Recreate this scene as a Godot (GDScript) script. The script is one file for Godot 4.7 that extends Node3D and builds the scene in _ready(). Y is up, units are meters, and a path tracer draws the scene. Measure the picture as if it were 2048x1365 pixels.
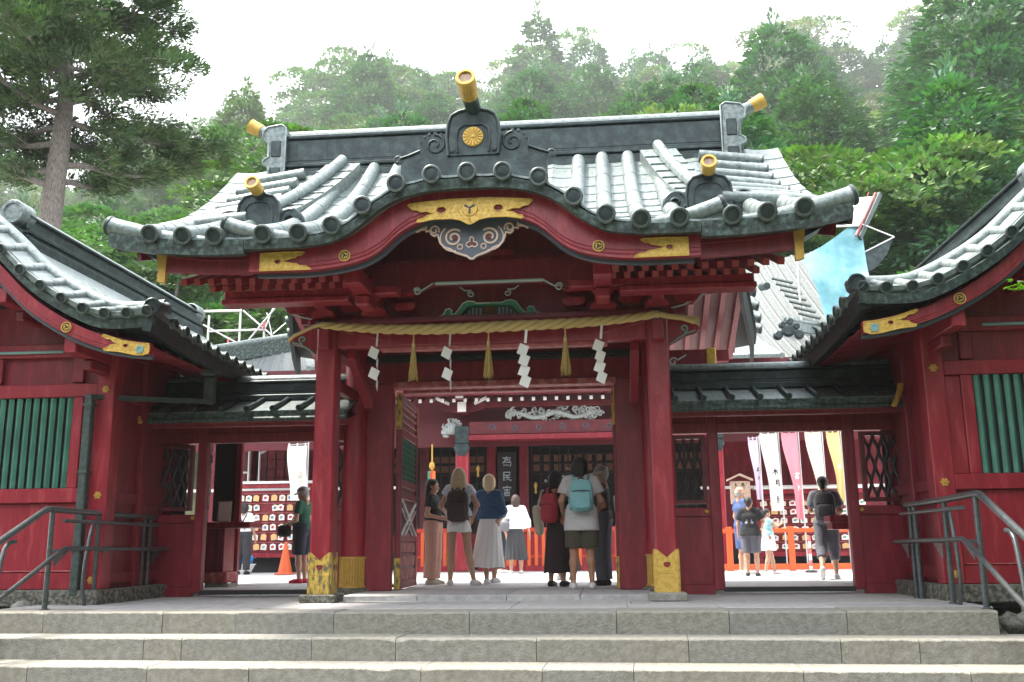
extends Node3D
# Vermilion shrine gate above stone steps, with side galleries, pavilions, courtyard and a wooded hill behind. Metres, y up, x to the right along the gate front, z towards the visitor.

var M := {}
var taken := {}
var rng := RandomNumberGenerator.new()
var HAND := {}

# ------------------------------------------------------------------ nodes
func numbered(called: String) -> String:
	if not taken.has(called):
		taken[called] = 0
		return called
	taken[called] += 1
	return "%s_%03d" % [called, taken[called]]

func thing(called: String, label: String, category: String, at := Vector3.ZERO, turn := 0.0, group := "") -> Node3D:
	var o := Node3D.new()
	o.name = numbered(called)
	add_child(o)
	o.position = at
	o.rotation.y = turn
	tag(o, label, category, group)
	return o

func tag(o: Node, label: String, category: String, group := "") -> Node:
	o.set_meta("label", label)
	o.set_meta("category", category)
	if group != "":
		o.set_meta("group", group)
	return o

func put(called: String, mesh: Mesh, mat: Material, parent: Node = null) -> MeshInstance3D:
	var o := MeshInstance3D.new()
	o.mesh = mesh
	if mat:
		o.material_override = mat
	if parent == null:
		o.name = numbered(called)
		add_child(o)
	else:
		o.name = called
		parent.add_child(o, true)
	return o

func obj(called: String, st: SurfaceTool, mat: Material, parent: Node = null) -> MeshInstance3D:
	return put(called, fin(st), mat, parent)

func struct(called: String, st: SurfaceTool, mat: Material) -> MeshInstance3D:
	var o := obj(called, st, mat)
	o.set_meta("kind", "structure")
	return o

func dup(root: Node3D, at: Vector3, turn: float, label: String, group := "") -> Node3D:
	var base := String(root.name).rstrip("0123456789").rstrip("_")
	var r: Node3D = root.duplicate()
	r.name = numbered(base)
	add_child(r)
	r.position = at
	r.rotation.y = turn
	r.set_meta("label", label)
	if group != "":
		r.set_meta("group", group)
	return r

# ------------------------------------------------------------------ shapes
func S(smooth := false) -> SurfaceTool:
	var st := SurfaceTool.new()
	st.begin(Mesh.PRIMITIVE_TRIANGLES)
	st.set_smooth_group(0 if smooth else -1)
	return st

func fin(st: SurfaceTool) -> ArrayMesh:
	st.generate_normals()
	return st.commit()

func tri(st: SurfaceTool, a: Vector3, b: Vector3, c: Vector3) -> void:
	st.add_vertex(a); st.add_vertex(b); st.add_vertex(c)

func quad(st: SurfaceTool, a: Vector3, b: Vector3, c: Vector3, d: Vector3) -> void:
	tri(st, a, b, c); tri(st, a, c, d)

func V(x: float, y: float, z: float) -> Vector3:
	return Vector3(x, y, z)

# box of centre c and size s with chamfered edges ch
func box(st: SurfaceTool, c: Vector3, s: Vector3, ch := 0.006, b := Basis.IDENTITY) -> void:
	st.set_smooth_group(-1)
	var h := s * 0.5
	ch = minf(ch, minf(h.x, minf(h.y, h.z)) * 0.6)
	if ch <= 0.0005:
		var p := []
		for i in 8:
			p.append(c + b * V(h.x * (1 if i & 1 else -1), h.y * (1 if i & 2 else -1), h.z * (1 if i & 4 else -1)))
		quad(st, p[4], p[6], p[7], p[5]); quad(st, p[1], p[3], p[2], p[0])
		quad(st, p[0], p[2], p[6], p[4]); quad(st, p[5], p[7], p[3], p[1])
		quad(st, p[6], p[2], p[3], p[7]); quad(st, p[0], p[4], p[5], p[1])
		return
	var q := {}
	for i in 8:
		var sx := 1.0 if i & 1 else -1.0
		var sy := 1.0 if i & 2 else -1.0
		var sz := 1.0 if i & 4 else -1.0
		q[i * 3] = c + b * V(sx * h.x, sy * (h.y - ch), sz * (h.z - ch))
		q[i * 3 + 1] = c + b * V(sx * (h.x - ch), sy * h.y, sz * (h.z - ch))
		q[i * 3 + 2] = c + b * V(sx * (h.x - ch), sy * (h.y - ch), sz * h.z)
	var m := b * c * 0.0 + c
	for f in [[1, 3, 7, 5, 0], [0, 4, 6, 2, 0], [2, 6, 7, 3, 1], [0, 1, 5, 4, 1], [4, 5, 7, 6, 2], [0, 2, 3, 1, 2]]:
		face(st, m, [q[f[0] * 3 + f[4]], q[f[1] * 3 + f[4]], q[f[2] * 3 + f[4]], q[f[3] * 3 + f[4]]])
	for ax in 3:
		for i in 8:
			if not (i & (1 << ax)):
				var j := i | (1 << ax)
				var u := (ax + 1) % 3
				var w := (ax + 2) % 3
				face(st, m, [q[i * 3 + u], q[j * 3 + u], q[j * 3 + w], q[i * 3 + w]])
	for i in 8:
		face(st, m, [q[i * 3], q[i * 3 + 1], q[i * 3 + 2]])

# polygon turned so that it faces away from m
func face(st: SurfaceTool, m: Vector3, p: Array) -> void:
	var n: Vector3 = (p[1] - p[0]).cross(p[2] - p[0])
	if n.dot(p[0] - m) > 0.0:
		p.reverse()
	for i in range(1, p.size() - 1):
		tri(st, p[0], p[i], p[i + 1])

func boxes(list: Array, ch := 0.006) -> SurfaceTool:
	var st := S()
	for e in list:
		box(st, e[0], e[1], ch)
	return st

# box given by its lower and upper corners
func span(st: SurfaceTool, x0: float, x1: float, y0: float, y1: float, z0: float, z1: float, ch := 0.006) -> void:
	box(st, V((x0 + x1) / 2, (y0 + y1) / 2, (z0 + z1) / 2), V(absf(x1 - x0), absf(y1 - y0), absf(z1 - z0)), ch)

func aim(d: Vector3) -> Basis:
	var z := d.normalized()
	var up := Vector3.UP if absf(z.y) < 0.98 else Vector3.RIGHT
	var x := up.cross(z).normalized()
	return Basis(x, z.cross(x), z)

# straight bar from a to b, w wide and h high
func bar(st: SurfaceTool, a: Vector3, b: Vector3, w: float, h: float, ch := 0.004) -> void:
	box(st, (a + b) / 2, V(w, h, a.distance_to(b)), ch, aim(b - a))

func tube(st: SurfaceTool, pts: Array, r, n := 8, cap := true, group := 0) -> void:
	st.set_smooth_group(group)
	var rings := []
	var x := Vector3.ZERO
	for i in pts.size():
		var d: Vector3 = (pts[mini(i + 1, pts.size() - 1)] - pts[maxi(i - 1, 0)]).normalized()
		if i == 0:
			x = aim(d).x
		else:
			x = (x - d * x.dot(d)).normalized()
		var y := d.cross(x)
		var rr: float = r[i] if r is Array else r
		var ring := []
		for k in n:
			var a := TAU * k / n
			ring.append(pts[i] + (x * cos(a) + y * sin(a)) * rr)
		rings.append(ring)
	for i in rings.size() - 1:
		for k in n:
			var l := (k + 1) % n
			quad(st, rings[i][k], rings[i + 1][k], rings[i + 1][l], rings[i][l])
	if cap:
		st.set_smooth_group(-1)
		for k in range(1, n - 1):
			tri(st, rings[0][0], rings[0][k], rings[0][k + 1])
			var e: Array = rings[-1]
			tri(st, e[0], e[k + 1], e[k])
	st.set_smooth_group(-1)

# surface of revolution about the z axis of the frame t; profile of Vector2(radius, along)
func lathe(st: SurfaceTool, prof: Array, n: int, t: Transform3D, smooth := false) -> void:
	for i in prof.size() - 1:
		st.set_smooth_group(i + 1 if not smooth else 1)
		for k in n:
			var a := TAU * k / n
			var b := TAU * (k + 1) / n
			var p: Vector2 = prof[i]
			var q: Vector2 = prof[i + 1]
			var A := t * V(p.x * cos(a), p.x * sin(a), p.y)
			var B := t * V(q.x * cos(a), q.x * sin(a), q.y)
			var C := t * V(q.x * cos(b), q.x * sin(b), q.y)
			var D := t * V(p.x * cos(b), p.x * sin(b), p.y)
			if q.x > 0.0001:
				tri(st, A, B, C)
			if p.x > 0.0001:
				tri(st, A, C, D)
	st.set_smooth_group(-1)

# polygon in the x-y plane, thick from z0 to z1 (z1 the front), with holes
func prism(st: SurfaceTool, poly: Array, z0: float, z1: float, t := Transform3D.IDENTITY, holes := []) -> void:
	st.set_smooth_group(-1)
	var out := PackedVector2Array(poly)
	if Geometry2D.is_polygon_clockwise(out):
		out.reverse()
	var whole := out
	var rims := [out]
	for h in holes:
		var hp := PackedVector2Array(h)
		if not Geometry2D.is_polygon_clockwise(hp):
			hp.reverse()
		rims.append(hp)
		# bridge from the hole's rightmost point to the nearest outer point
		var best := 1e9
		var bi := 0
		var bj := 0
		for i in whole.size():
			for j in hp.size():
				var d := whole[i].distance_squared_to(hp[j])
				if d < best:
					best = d; bi = i; bj = j
		var w := PackedVector2Array()
		for i in range(0, bi + 1):
			w.append(whole[i])
		for j in hp.size() + 1:
			w.append(hp[(bj + j) % hp.size()])
		var back := whole[bi] + (whole[(bi + 1) % whole.size()] - whole[bi]) * 0.01
		w.append(back)
		for i in range(bi + 1, whole.size()):
			w.append(whole[i])
		whole = w
	var idx := Geometry2D.triangulate_polygon(whole)
	for i in range(0, idx.size(), 3):
		var a := whole[idx[i]]
		var b := whole[idx[i + 1]]
		var c := whole[idx[i + 2]]
		if (b - a).cross(c - a) < 0:
			var s := b
			b = c; c = s
		tri(st, t * V(a.x, a.y, z1), t * V(c.x, c.y, z1), t * V(b.x, b.y, z1))
		tri(st, t * V(a.x, a.y, z0), t * V(b.x, b.y, z0), t * V(c.x, c.y, z0))
	for ring in rims:
		for i in ring.size():
			var a: Vector2 = ring[i]
			var b: Vector2 = ring[(i + 1) % ring.size()]
			quad(st, t * V(a.x, a.y, z0), t * V(a.x, a.y, z1), t * V(b.x, b.y, z1), t * V(b.x, b.y, z0))

# slab between two rows of points per station (a lofted sheet with thickness th along its own normal); rows[i][j]
func sheet(st: SurfaceTool, rows: Array, th: float, smooth := true) -> void:
	var nr := rows.size()
	var nc: int = rows[0].size()
	var low := []
	for i in nr:
		var r := []
		for j in nc:
			var du: Vector3 = rows[mini(i + 1, nr - 1)][j] - rows[maxi(i - 1, 0)][j]
			var dv: Vector3 = rows[i][mini(j + 1, nc - 1)] - rows[i][maxi(j - 1, 0)]
			r.append(rows[i][j] + du.cross(dv).normalized() * th)
		low.append(r)
	st.set_smooth_group(1 if smooth else -1)
	for i in nr - 1:
		for j in nc - 1:
			quad(st, rows[i][j], rows[i][j + 1], rows[i + 1][j + 1], rows[i + 1][j])
	st.set_smooth_group(2 if smooth else -1)
	for i in nr - 1:
		for j in nc - 1:
			quad(st, low[i][j], low[i + 1][j], low[i + 1][j + 1], low[i][j + 1])
	st.set_smooth_group(-1)
	for i in nr - 1:
		quad(st, rows[i][0], rows[i + 1][0], low[i + 1][0], low[i][0])
		quad(st, rows[i][nc - 1], low[i][nc - 1], low[i + 1][nc - 1], rows[i + 1][nc - 1])
	for j in nc - 1:
		quad(st, rows[0][j], low[0][j], low[0][j + 1], rows[0][j + 1])
		quad(st, rows[nr - 1][j], rows[nr - 1][j + 1], low[nr - 1][j + 1], low[nr - 1][j])

# piecewise cubic through points (x sorted)
func curve(p: Array, x: float) -> float:
	if x <= p[0].x:
		return p[0].y
	for i in p.size() - 1:
		if x <= p[i + 1].x:
			var a: Vector2 = p[maxi(i - 1, 0)]
			var b: Vector2 = p[i]
			var c: Vector2 = p[i + 1]
			var d: Vector2 = p[mini(i + 2, p.size() - 1)]
			var w := c.x - b.x
			var mb := (c.y - a.y) / maxf(c.x - a.x, 1e-6) * w
			var mc := (d.y - b.y) / maxf(d.x - b.x, 1e-6) * w
			var t := (x - b.x) / w
			return b.y * (1 + 2 * t) * (1 - t) * (1 - t) + mb * t * (1 - t) * (1 - t) + c.y * t * t * (3 - 2 * t) + mc * t * t * (t - 1)
	return p[-1].y

func spiral(c: Vector3, r0: float, r1: float, a0: float, turns: float, n := 18) -> Array:
	var pts := []
	for i in n + 1:
		var t := float(i) / n
		var a := a0 + TAU * turns * t
		var r := lerpf(r0, r1, t)
		pts.append(c + V(cos(a) * r, sin(a) * r, 0))
	return pts

func mirror(pts: Array) -> Array:
	var o := []
	for p in pts:
		o.append(V(-p.x, p.y, p.z) if p is Vector3 else Vector2(-p.x, p.y))
	return o

# ------------------------------------------------------------------ materials
func lin(r: float, g: float, b: float) -> Color:
	return Color(r, g, b).linear_to_srgb()

func noise_tex(seed_: int, freq: float, cols: Array, octaves := 5, lo := 0.25, hi := 0.75) -> NoiseTexture2D:
	var n := FastNoiseLite.new()
	n.seed = seed_
	n.frequency = freq
	n.noise_type = FastNoiseLite.TYPE_SIMPLEX_SMOOTH
	n.fractal_octaves = octaves
	n.fractal_gain = 0.55
	var t := NoiseTexture2D.new()
	t.width = 384
	t.height = 384
	t.seamless = true
	t.noise = n
	var g := Gradient.new()
	var off := PackedFloat32Array()
	var cc := PackedColorArray()
	for i in cols.size():
		off.append(lerpf(lo, hi, float(i) / maxf(cols.size() - 1, 1)))
		cc.append(cols[i])
	g.offsets = off
	g.colors = cc
	t.color_ramp = g
	return t

# weathered surface: colours (linear) mixed by noise, repeating every `size` metres
func mk(name_: String, cols: Array, size: float, rough: float, metal := 0.0, bump := 0.0, seed_ := 1, freq := 0.012, stretch := V(1, 1, 1)) -> StandardMaterial3D:
	var m := StandardMaterial3D.new()
	m.resource_name = name_
	var c := []
	for e in cols:
		c.append(e.linear_to_srgb())
	m.albedo_texture = noise_tex(seed_, freq, c)
	m.roughness = rough
	m.metallic = metal
	if bump > 0.0:
		var key := "bump%d" % int(freq * 1000 / 10)
		if not M.has(key):
			var n := FastNoiseLite.new()
			n.seed = seed_ + 99
			n.frequency = freq * 2.5
			n.fractal_octaves = 5
			var t := NoiseTexture2D.new()
			t.width = 512
			t.height = 512
			t.seamless = true
			t.noise = n
			t.as_normal_map = true
			t.bump_strength = 6.0
			M[key] = t
		m.normal_texture = M[key]
		m.normal_enabled = true
		m.normal_scale = bump
	m.uv1_triplanar = true
	m.uv1_world_triplanar = true
	m.uv1_scale = stretch / size
	M[name_] = m
	return m

func flat(name_: String, c: Color, rough: float, metal := 0.0) -> StandardMaterial3D:
	var m := StandardMaterial3D.new()
	m.resource_name = name_
	m.albedo_color = c.linear_to_srgb()
	m.roughness = rough
	m.metallic = metal
	M[name_] = m
	return m

func materials() -> void:
	mk("lacquer", [Color(0.155, 0.0075, 0.0175), Color(0.172, 0.0082, 0.019), Color(0.18, 0.009, 0.020), Color(0.192, 0.010, 0.022), Color(0.22, 0.018, 0.030)], 2.0, 0.42, 0.0, 0.12, 3, 0.02, V(1.8, 0.35, 1.8))  # darker copy of one red for recesses; their shade is in the colour
	mk("lacquer_lit", [Color(0.215, 0.0095, 0.021), Color(0.235, 0.011, 0.0235), Color(0.245, 0.0125, 0.025), Color(0.26, 0.015, 0.0275), Color(0.31, 0.032, 0.043)], 1.8, 0.38, 0.0, 0.12, 4, 0.02, V(1.8, 0.32, 1.8))  # lighter copy of the same red; light on front members is painted in
	mk("lacquer_deep_shade", [Color(0.075, 0.006, 0.011), Color(0.10, 0.008, 0.014), Color(0.13, 0.011, 0.018)], 1.6, 0.45, 0.0, 0.1, 6, 0.014)  # darkest copy of the red; shade inside the hall is put into it
	mk("lacquer_worn_lit", [Color(0.30, 0.05, 0.05), Color(0.34, 0.07, 0.075), Color(0.42, 0.16, 0.16)], 1.2, 0.6, 0.0, 0.15, 5, 0.02)  # pale worn red; on soffit strips and door leaf it paints in light
	mk("copper", [Color(0.12, 0.155, 0.156), Color(0.168, 0.205, 0.205), Color(0.195, 0.232, 0.231), Color(0.25, 0.295, 0.29)], 0.8, 0.42, 0.3, 0.2, 7, 0.022)
	mk("copper_dark", [Color(0.017, 0.028, 0.031), Color(0.025, 0.04, 0.043), Color(0.04, 0.064, 0.064)], 1.2, 0.45, 0.3, 0.15, 8, 0.016)
	mk("tile_pale", [Color(0.085, 0.10, 0.103), Color(0.115, 0.13, 0.134), Color(0.15, 0.165, 0.168)], 0.9, 0.6, 0.1, 0.2, 14, 0.022)
	mk("copper_mid", [Color(0.055, 0.07, 0.07), Color(0.085, 0.105, 0.104), Color(0.12, 0.145, 0.14)], 0.5, 0.45, 0.3, 0.15, 10, 0.02)
	mk("patina", [Color(0.018, 0.025, 0.026), Color(0.032, 0.047, 0.046), Color(0.045, 0.068, 0.063), Color(0.085, 0.14, 0.122)], 0.8, 0.55, 0.2, 0.25, 9, 0.024)
	mk("gold", [Color(0.50, 0.31, 0.055), Color(0.58, 0.37, 0.075), Color(0.64, 0.43, 0.10)], 0.6, 0.42, 0.2, 0.25, 11, 0.02)
	mk("gold_matt", [Color(0.47, 0.28, 0.05), Color(0.56, 0.345, 0.075)], 0.6, 0.5, 0.25, 0.1, 12, 0.02)
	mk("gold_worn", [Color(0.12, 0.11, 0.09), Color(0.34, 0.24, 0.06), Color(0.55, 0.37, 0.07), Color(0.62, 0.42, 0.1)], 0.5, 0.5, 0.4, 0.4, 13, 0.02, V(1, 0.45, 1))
	mk("stone", [Color(0.20, 0.193, 0.167), Color(0.228, 0.22, 0.193), Color(0.25, 0.242, 0.214), Color(0.28, 0.272, 0.244)], 1.1, 0.85, 0.0, 0.45, 15, 0.03)
	mk("stone_b", [Color(0.205, 0.195, 0.163), Color(0.238, 0.228, 0.194), Color(0.265, 0.256, 0.222)], 1.0, 0.85, 0.0, 0.45, 16, 0.028)
	mk("stone_c", [Color(0.19, 0.184, 0.163), Color(0.22, 0.214, 0.19), Color(0.255, 0.249, 0.224)], 1.0, 0.85, 0.0, 0.45, 17, 0.032)
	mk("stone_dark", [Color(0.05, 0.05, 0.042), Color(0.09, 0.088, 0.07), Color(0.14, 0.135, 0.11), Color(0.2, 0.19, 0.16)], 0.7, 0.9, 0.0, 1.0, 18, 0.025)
	mk("paving", [Color(0.34, 0.333, 0.328), Color(0.385, 0.378, 0.372), Color(0.43, 0.422, 0.415)], 1.1, 0.7, 0.0, 0.35, 19, 0.02)
	mk("paving_b", [Color(0.30, 0.295, 0.297), Color(0.345, 0.34, 0.342), Color(0.39, 0.383, 0.383)], 1.3, 0.65, 0.0, 0.35, 20, 0.02)
	mk("gravel_pale", [Color(0.46, 0.455, 0.45), Color(0.52, 0.515, 0.51), Color(0.58, 0.575, 0.57)], 1.5, 0.85, 0.0, 0.4, 21, 0.03)
	mk("green_bar", [Color(0.035, 0.14, 0.10), Color(0.05, 0.18, 0.13), Color(0.075, 0.235, 0.175)], 0.8, 0.5, 0.0, 0.1, 22, 0.015, V(1, 0.3, 1))
	mk("straw", [Color(0.40, 0.28, 0.10), Color(0.52, 0.38, 0.16), Color(0.62, 0.47, 0.23)], 0.12, 0.8, 0.0, 0.8, 23, 0.05)
	mk("tassel_straw", [Color(0.26, 0.17, 0.05), Color(0.38, 0.26, 0.08), Color(0.46, 0.33, 0.12)], 0.2, 0.8, 0.0, 0.5, 24, 0.04, V(2, 0.2, 2))
	mk("rail_steel", [Color(0.075, 0.088, 0.094), Color(0.098, 0.112, 0.118), Color(0.125, 0.14, 0.146)], 0.6, 0.33, 0.55, 0.05, 25, 0.02)
	mk("pipe_green", [Color(0.03, 0.045, 0.045), Color(0.045, 0.065, 0.06), Color(0.06, 0.085, 0.08)], 0.7, 0.5, 0.2, 0.1, 26, 0.02)
	mk("bark", [Color(0.09, 0.075, 0.066), Color(0.15, 0.13, 0.12), Color(0.22, 0.20, 0.185)], 0.9, 0.95, 0.0, 1.0, 27, 0.03, V(2.5, 0.4, 2.5))
	mk("dark_wood", [Color(0.012, 0.009, 0.010), Color(0.02, 0.014, 0.016), Color(0.03, 0.02, 0.022)], 1.2, 0.6, 0.0, 0.1, 28)
	mk("wood_pale", [Color(0.30, 0.20, 0.15), Color(0.38, 0.27, 0.20), Color(0.46, 0.34, 0.26)], 0.5, 0.7, 0.0, 0.2, 29, 0.02, V(3, 0.5, 3))
	mk("soil", [Color(0.035, 0.045, 0.02), Color(0.05, 0.06, 0.025), Color(0.075, 0.075, 0.04)], 6.0, 0.95, 0.0, 0.5, 30)
	mk("skin", [Color(0.42, 0.235, 0.16), Color(0.47, 0.27, 0.19)], 0.5, 0.55, 0.0, 0.0, 31)
	mk("skin_tan", [Color(0.34, 0.17, 0.10), Color(0.38, 0.195, 0.12)], 0.5, 0.55, 0.0, 0.0, 32)
	flat("fascia_black", Color(0.012, 0.017, 0.018), 0.6)
	flat("white_paper", Color(0.80, 0.79, 0.80), 0.75)
	flat("white_paint", Color(0.72, 0.71, 0.70), 0.5)
	flat("grey_line", Color(0.45, 0.52, 0.56), 0.45)
	flat("teal_line", Color(0.20, 0.36, 0.36), 0.5)
	flat("green_paint", Color(0.06, 0.27, 0.165), 0.5)
	flat("blue_grey", Color(0.06, 0.075, 0.105), 0.5)
	flat("stripe_grey", Color(0.34, 0.34, 0.42), 0.5)
	flat("brown_paint", Color(0.16, 0.065, 0.035), 0.55)
	flat("black_paint", Color(0.012, 0.012, 0.014), 0.5)
	flat("outline_pale", Color(0.58, 0.43, 0.36), 0.5)
	flat("red_dark", Color(0.10, 0.007, 0.014), 0.45)
	flat("pole_white", Color(0.62, 0.63, 0.63), 0.4, 0.3)
	flat("pole_red", Color(0.55, 0.12, 0.12), 0.5)
	flat("orange_paint", Color(0.58, 0.095, 0.022), 0.5)
	flat("orange_deep", Color(0.42, 0.035, 0.018), 0.5)
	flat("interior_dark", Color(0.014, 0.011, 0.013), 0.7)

# ------------------------------------------------------------------ the scene
func _ready() -> void:
	rng.seed = 11
	var cam := Camera3D.new()
	cam.name = "camera"
	cam.fov = 38.76
	cam.position = Vector3(1.3221, 0.60255, 11.349)
	cam.rotation_order = EULER_ORDER_YXZ
	cam.rotation = Vector3(deg_to_rad(12.0), deg_to_rad(5.35), -0.010)
	cam.near = 0.05
	cam.far = 900.0
	add_child(cam)
	cam.current = true
	var we := WorldEnvironment.new()
	we.name = "world"
	var env := Environment.new()
	env.background_mode = Environment.BG_SKY
	var sky := Sky.new()
	var sm := ProceduralSkyMaterial.new()
	sm.sky_top_color = Color(0.93, 0.945, 0.97)
	sm.sky_horizon_color = Color(0.97, 0.975, 0.98)
	sm.sky_curve = 0.2
	sm.ground_bottom_color = Color(0.25, 0.26, 0.24)
	sm.ground_horizon_color = Color(0.6, 0.62, 0.62)
	sm.sun_angle_max = 1.0
	sm.sun_curve = 0.01
	sky.sky_material = sm
	env.sky = sky
	env.background_energy_multiplier = 1.0
	env.tonemap_mode = Environment.TONE_MAPPER_LINEAR
	env.tonemap_exposure = 4.4
	env.sdfgi_enabled = true
	env.ssao_enabled = true
	env.ssil_enabled = true
	env.fog_enabled = true
	env.fog_density = 0.0004
	env.volumetric_fog_enabled = true
	env.volumetric_fog_density = 0.0
	env.fog_light_color = Color(0.93, 0.95, 0.96)
	we.environment = env
	add_child(we)
	var sun := DirectionalLight3D.new()
	sun.name = "sun"
	sun.light_color = Color(1.0, 0.965, 0.91)
	sun.light_energy = 0.95
	sun.light_angular_distance = 9.0
	sun.shadow_enabled = true
	sun.rotation = Vector3(deg_to_rad(-64.0), deg_to_rad(-97.0), 0)
	add_child(sun)
	materials()
	ground()
	build_all()

# ------------------------------------------------------------------ ground, platform, steps
func ground() -> void:
	var st := S()
	# forecourt at the foot of the steps, reaching far to all sides
	span(st, -400, 400, -1.45, -1.26, -400, 400, 0)
	struct("forecourt_ground", st, M.soil)
	st = S()
	span(st, -60, 60, -1.2, 0.045, -32, -1.75, 0)
	var c := struct("courtyard_ground", st, M.gravel_pale)
	c.name = "courtyard_ground"
	# steps: turned slightly against the gate
	var steps := Node3D.new()
	steps.name = "stone_steps"
	add_child(steps)
	steps.rotation.y = deg_to_rad(-2.2)
	steps.set_meta("kind", "structure")
	var edge := [[1.80, 0.0], [2.24, -0.205], [2.72, -0.41], [3.18, -0.615], [3.64, -0.82], [4.10, -1.025]]
	var joints := [[-9.4, -7.9, -6.4, -5.35, -4.33, -3.05, -2.28, -1.28, 0.06, 1.46, 2.5, 3.55, 4.86],
		[-9.0, -7.6, -6.1, -4.55, -3.0, -2.62, -1.35, -0.55, 0.75, 2.1, 3.4, 4.05, 5.15],
		[-9.2, -7.8, -5.9, -4.9, -3.85, -2.7, -1.75, -0.2, 0.85, 1.62, 3.0, 4.3, 5.3],
		[-9, -7, -5, -3.4, -1.6, 0.1, 1.8, 3.5, 5.3], [-9, -7, -5, -3.1, -1.2, 0.5, 2.2, 3.9, 5.3], [-9, -7, -5, -3.4, -1.6, 0.1, 1.8, 3.5, 5.3]]
	var stones := [M.stone, M.stone_b, M.stone_c, M.stone_b]
	for i in edge.size():
		var z: float = edge[i][0]
		var y: float = edge[i][1]
		var js: Array = joints[i]
		for k in js.size() - 1:
			st = S()
			var a: float = js[k] + 0.003
			var b: float = js[k + 1] - 0.003
			var dz := rng.randf_range(-0.006, 0.006)
			step_stone(st, a, b, y - 0.26, y + rng.randf_range(-0.004, 0.003), z - 0.56, z + dz)
			obj("step_stone", st, stones[(k * 7 + i * 3) % 4], steps)
	# rubble core below the step stones
	st = S()
	span(st, -9, 5.3, -1.25, -0.27, -1.5, 1.70, 0)
	for i in range(1, 6):
		span(st, -9, 5.3, -1.25, edge[i][1] - 0.27, edge[i - 1][0] - 0.1, edge[i][0] - 0.1, 0)
	obj("rubble_core", st, M.stone_dark, steps)
	# platform paving of large flags between the steps and the gate
	var plat := Node3D.new()
	plat.name = "stone_platform"
	add_child(plat)
	plat.set_meta("kind", "structure")
	var zs := [1.32, 0.62, -0.02, -0.72, -1.75]
	for r in zs.size() - 1:
		var x := -5.25 + 0.35 * (r % 2)
		if r % 2:
			flag(plat, -5.25, x, zs[r + 1], zs[r])
		while x < 5.0:
			var w := rng.randf_range(0.85, 1.25)
			var e := minf(x + w, 5.0)
			if 5.0 - e < 0.4:
				e = 5.0
			flag(plat, x, e, zs[r + 1], zs[r])
			x = e
	st = S()
	span(st, -5.25, 5.0, -0.30, -0.10, -1.75, 1.32, 0)
	obj("bedding", st, M.stone_dark, plat)
	# raised threshold slab between the front posts
	var slab := Node3D.new()
	slab.name = "threshold_slab"
	add_child(slab)
	slab.set_meta("kind", "structure")
	var tx := [-1.80, -0.9, 0.15, 1.0, 1.84]
	for k in 4:
		st = S()
		span(st, tx[k] + 0.002, tx[k + 1] - 0.002, -0.04, 0.062, -2.1, -0.16, 0.008)
		obj("paving_slab", st, M.paving_b if k % 2 else M.paving, slab)
	# paving behind the gate
	var back := Node3D.new()
	back.name = "courtyard_paving"
	add_child(back)
	back.set_meta("kind", "structure")
	var z0 := -2.12
	var row := 0
	while z0 > -9.0:
		var d := 0.95
		var x0 := -4.6 + 0.5 * (row % 2)
		while x0 < 4.6:
			st = S()
			span(st, x0 + 0.004, x0 + 1.146, 0.0, 0.054, z0 - d + 0.004, z0 - 0.004, 0.004)
			obj("paving_slab", st, M.gravel_pale, back)
			x0 += 1.15
		z0 -= d
		row += 1
	# rough edging stones to the sides of the platform, under the pavilions
	for s in [-1, 1]:
		var e := Node3D.new()
		e.name = numbered("edging_bank")
		add_child(e)
		e.set_meta("kind", "structure")
		st = S()
		if s > 0:
			span(st, 5.02, 14, -1.2, -0.20, -1.8, 0.95, 0)
			span(st, 5.32, 14, -1.2, -0.55, 0.95, 1.7, 0)
		else:
			span(st, -14, -5.28, -1.2, -0.05, -1.8, 1.25, 0)
		obj("bank", st, M.stone_dark, e)
		for k in 34:
			st = S(true)
			var x := (5.1 + rng.randf() * 2.6) if s > 0 else (-5.3 - rng.randf() * 3.0)
			var z := rng.randf_range(0.45, 1.35) if s > 0 else rng.randf_range(0.5, 1.2)
			var r := rng.randf_range(0.07, 0.17)
			var y0 := (-0.2 if z < 0.95 else -0.5) if s > 0 else -0.05
			rock(st, V(x, y0 + r * 0.2, z), r)
			obj("edging_stone", st, M.stone_dark if k % 3 else M.stone, e)
		if s > 0:
			# sloping coping that closes the right end of the steps
			for k in 14:
				st = S(true)
				rock(st, V(5.06 + 0.17 * (k % 3), -0.16 - 0.075 * k, 1.62 + 0.16 * k), rng.randf_range(0.10, 0.15))
				obj("edging_stone", st, M.stone_dark, e)

func rock(st: SurfaceTool, c: Vector3, r: float) -> void:
	var n := 7
	var rows := []
	var sd := rng.randf() * 10.0
	for i in 6:
		var row := []
		for k in n:
			var th := PI * i / 5.0
			var a := TAU * k / n
			var d := V(sin(th) * cos(a), cos(th) * 0.7, sin(th) * sin(a))
			var q := 1.0 + 0.22 * sin(d.x * 5.0 + sd) + 0.18 * cos(d.z * 6.0 - sd * 2.0) + 0.12 * sin(d.y * 9 + sd)
			row.append(c + d * r * q)
		rows.append(row)
	st.set_smooth_group(0)
	for i in 5:
		for k in n:
			var l := (k + 1) % n
			quad(st, rows[i][k], rows[i][l], rows[i + 1][l], rows[i + 1][k])

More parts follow.
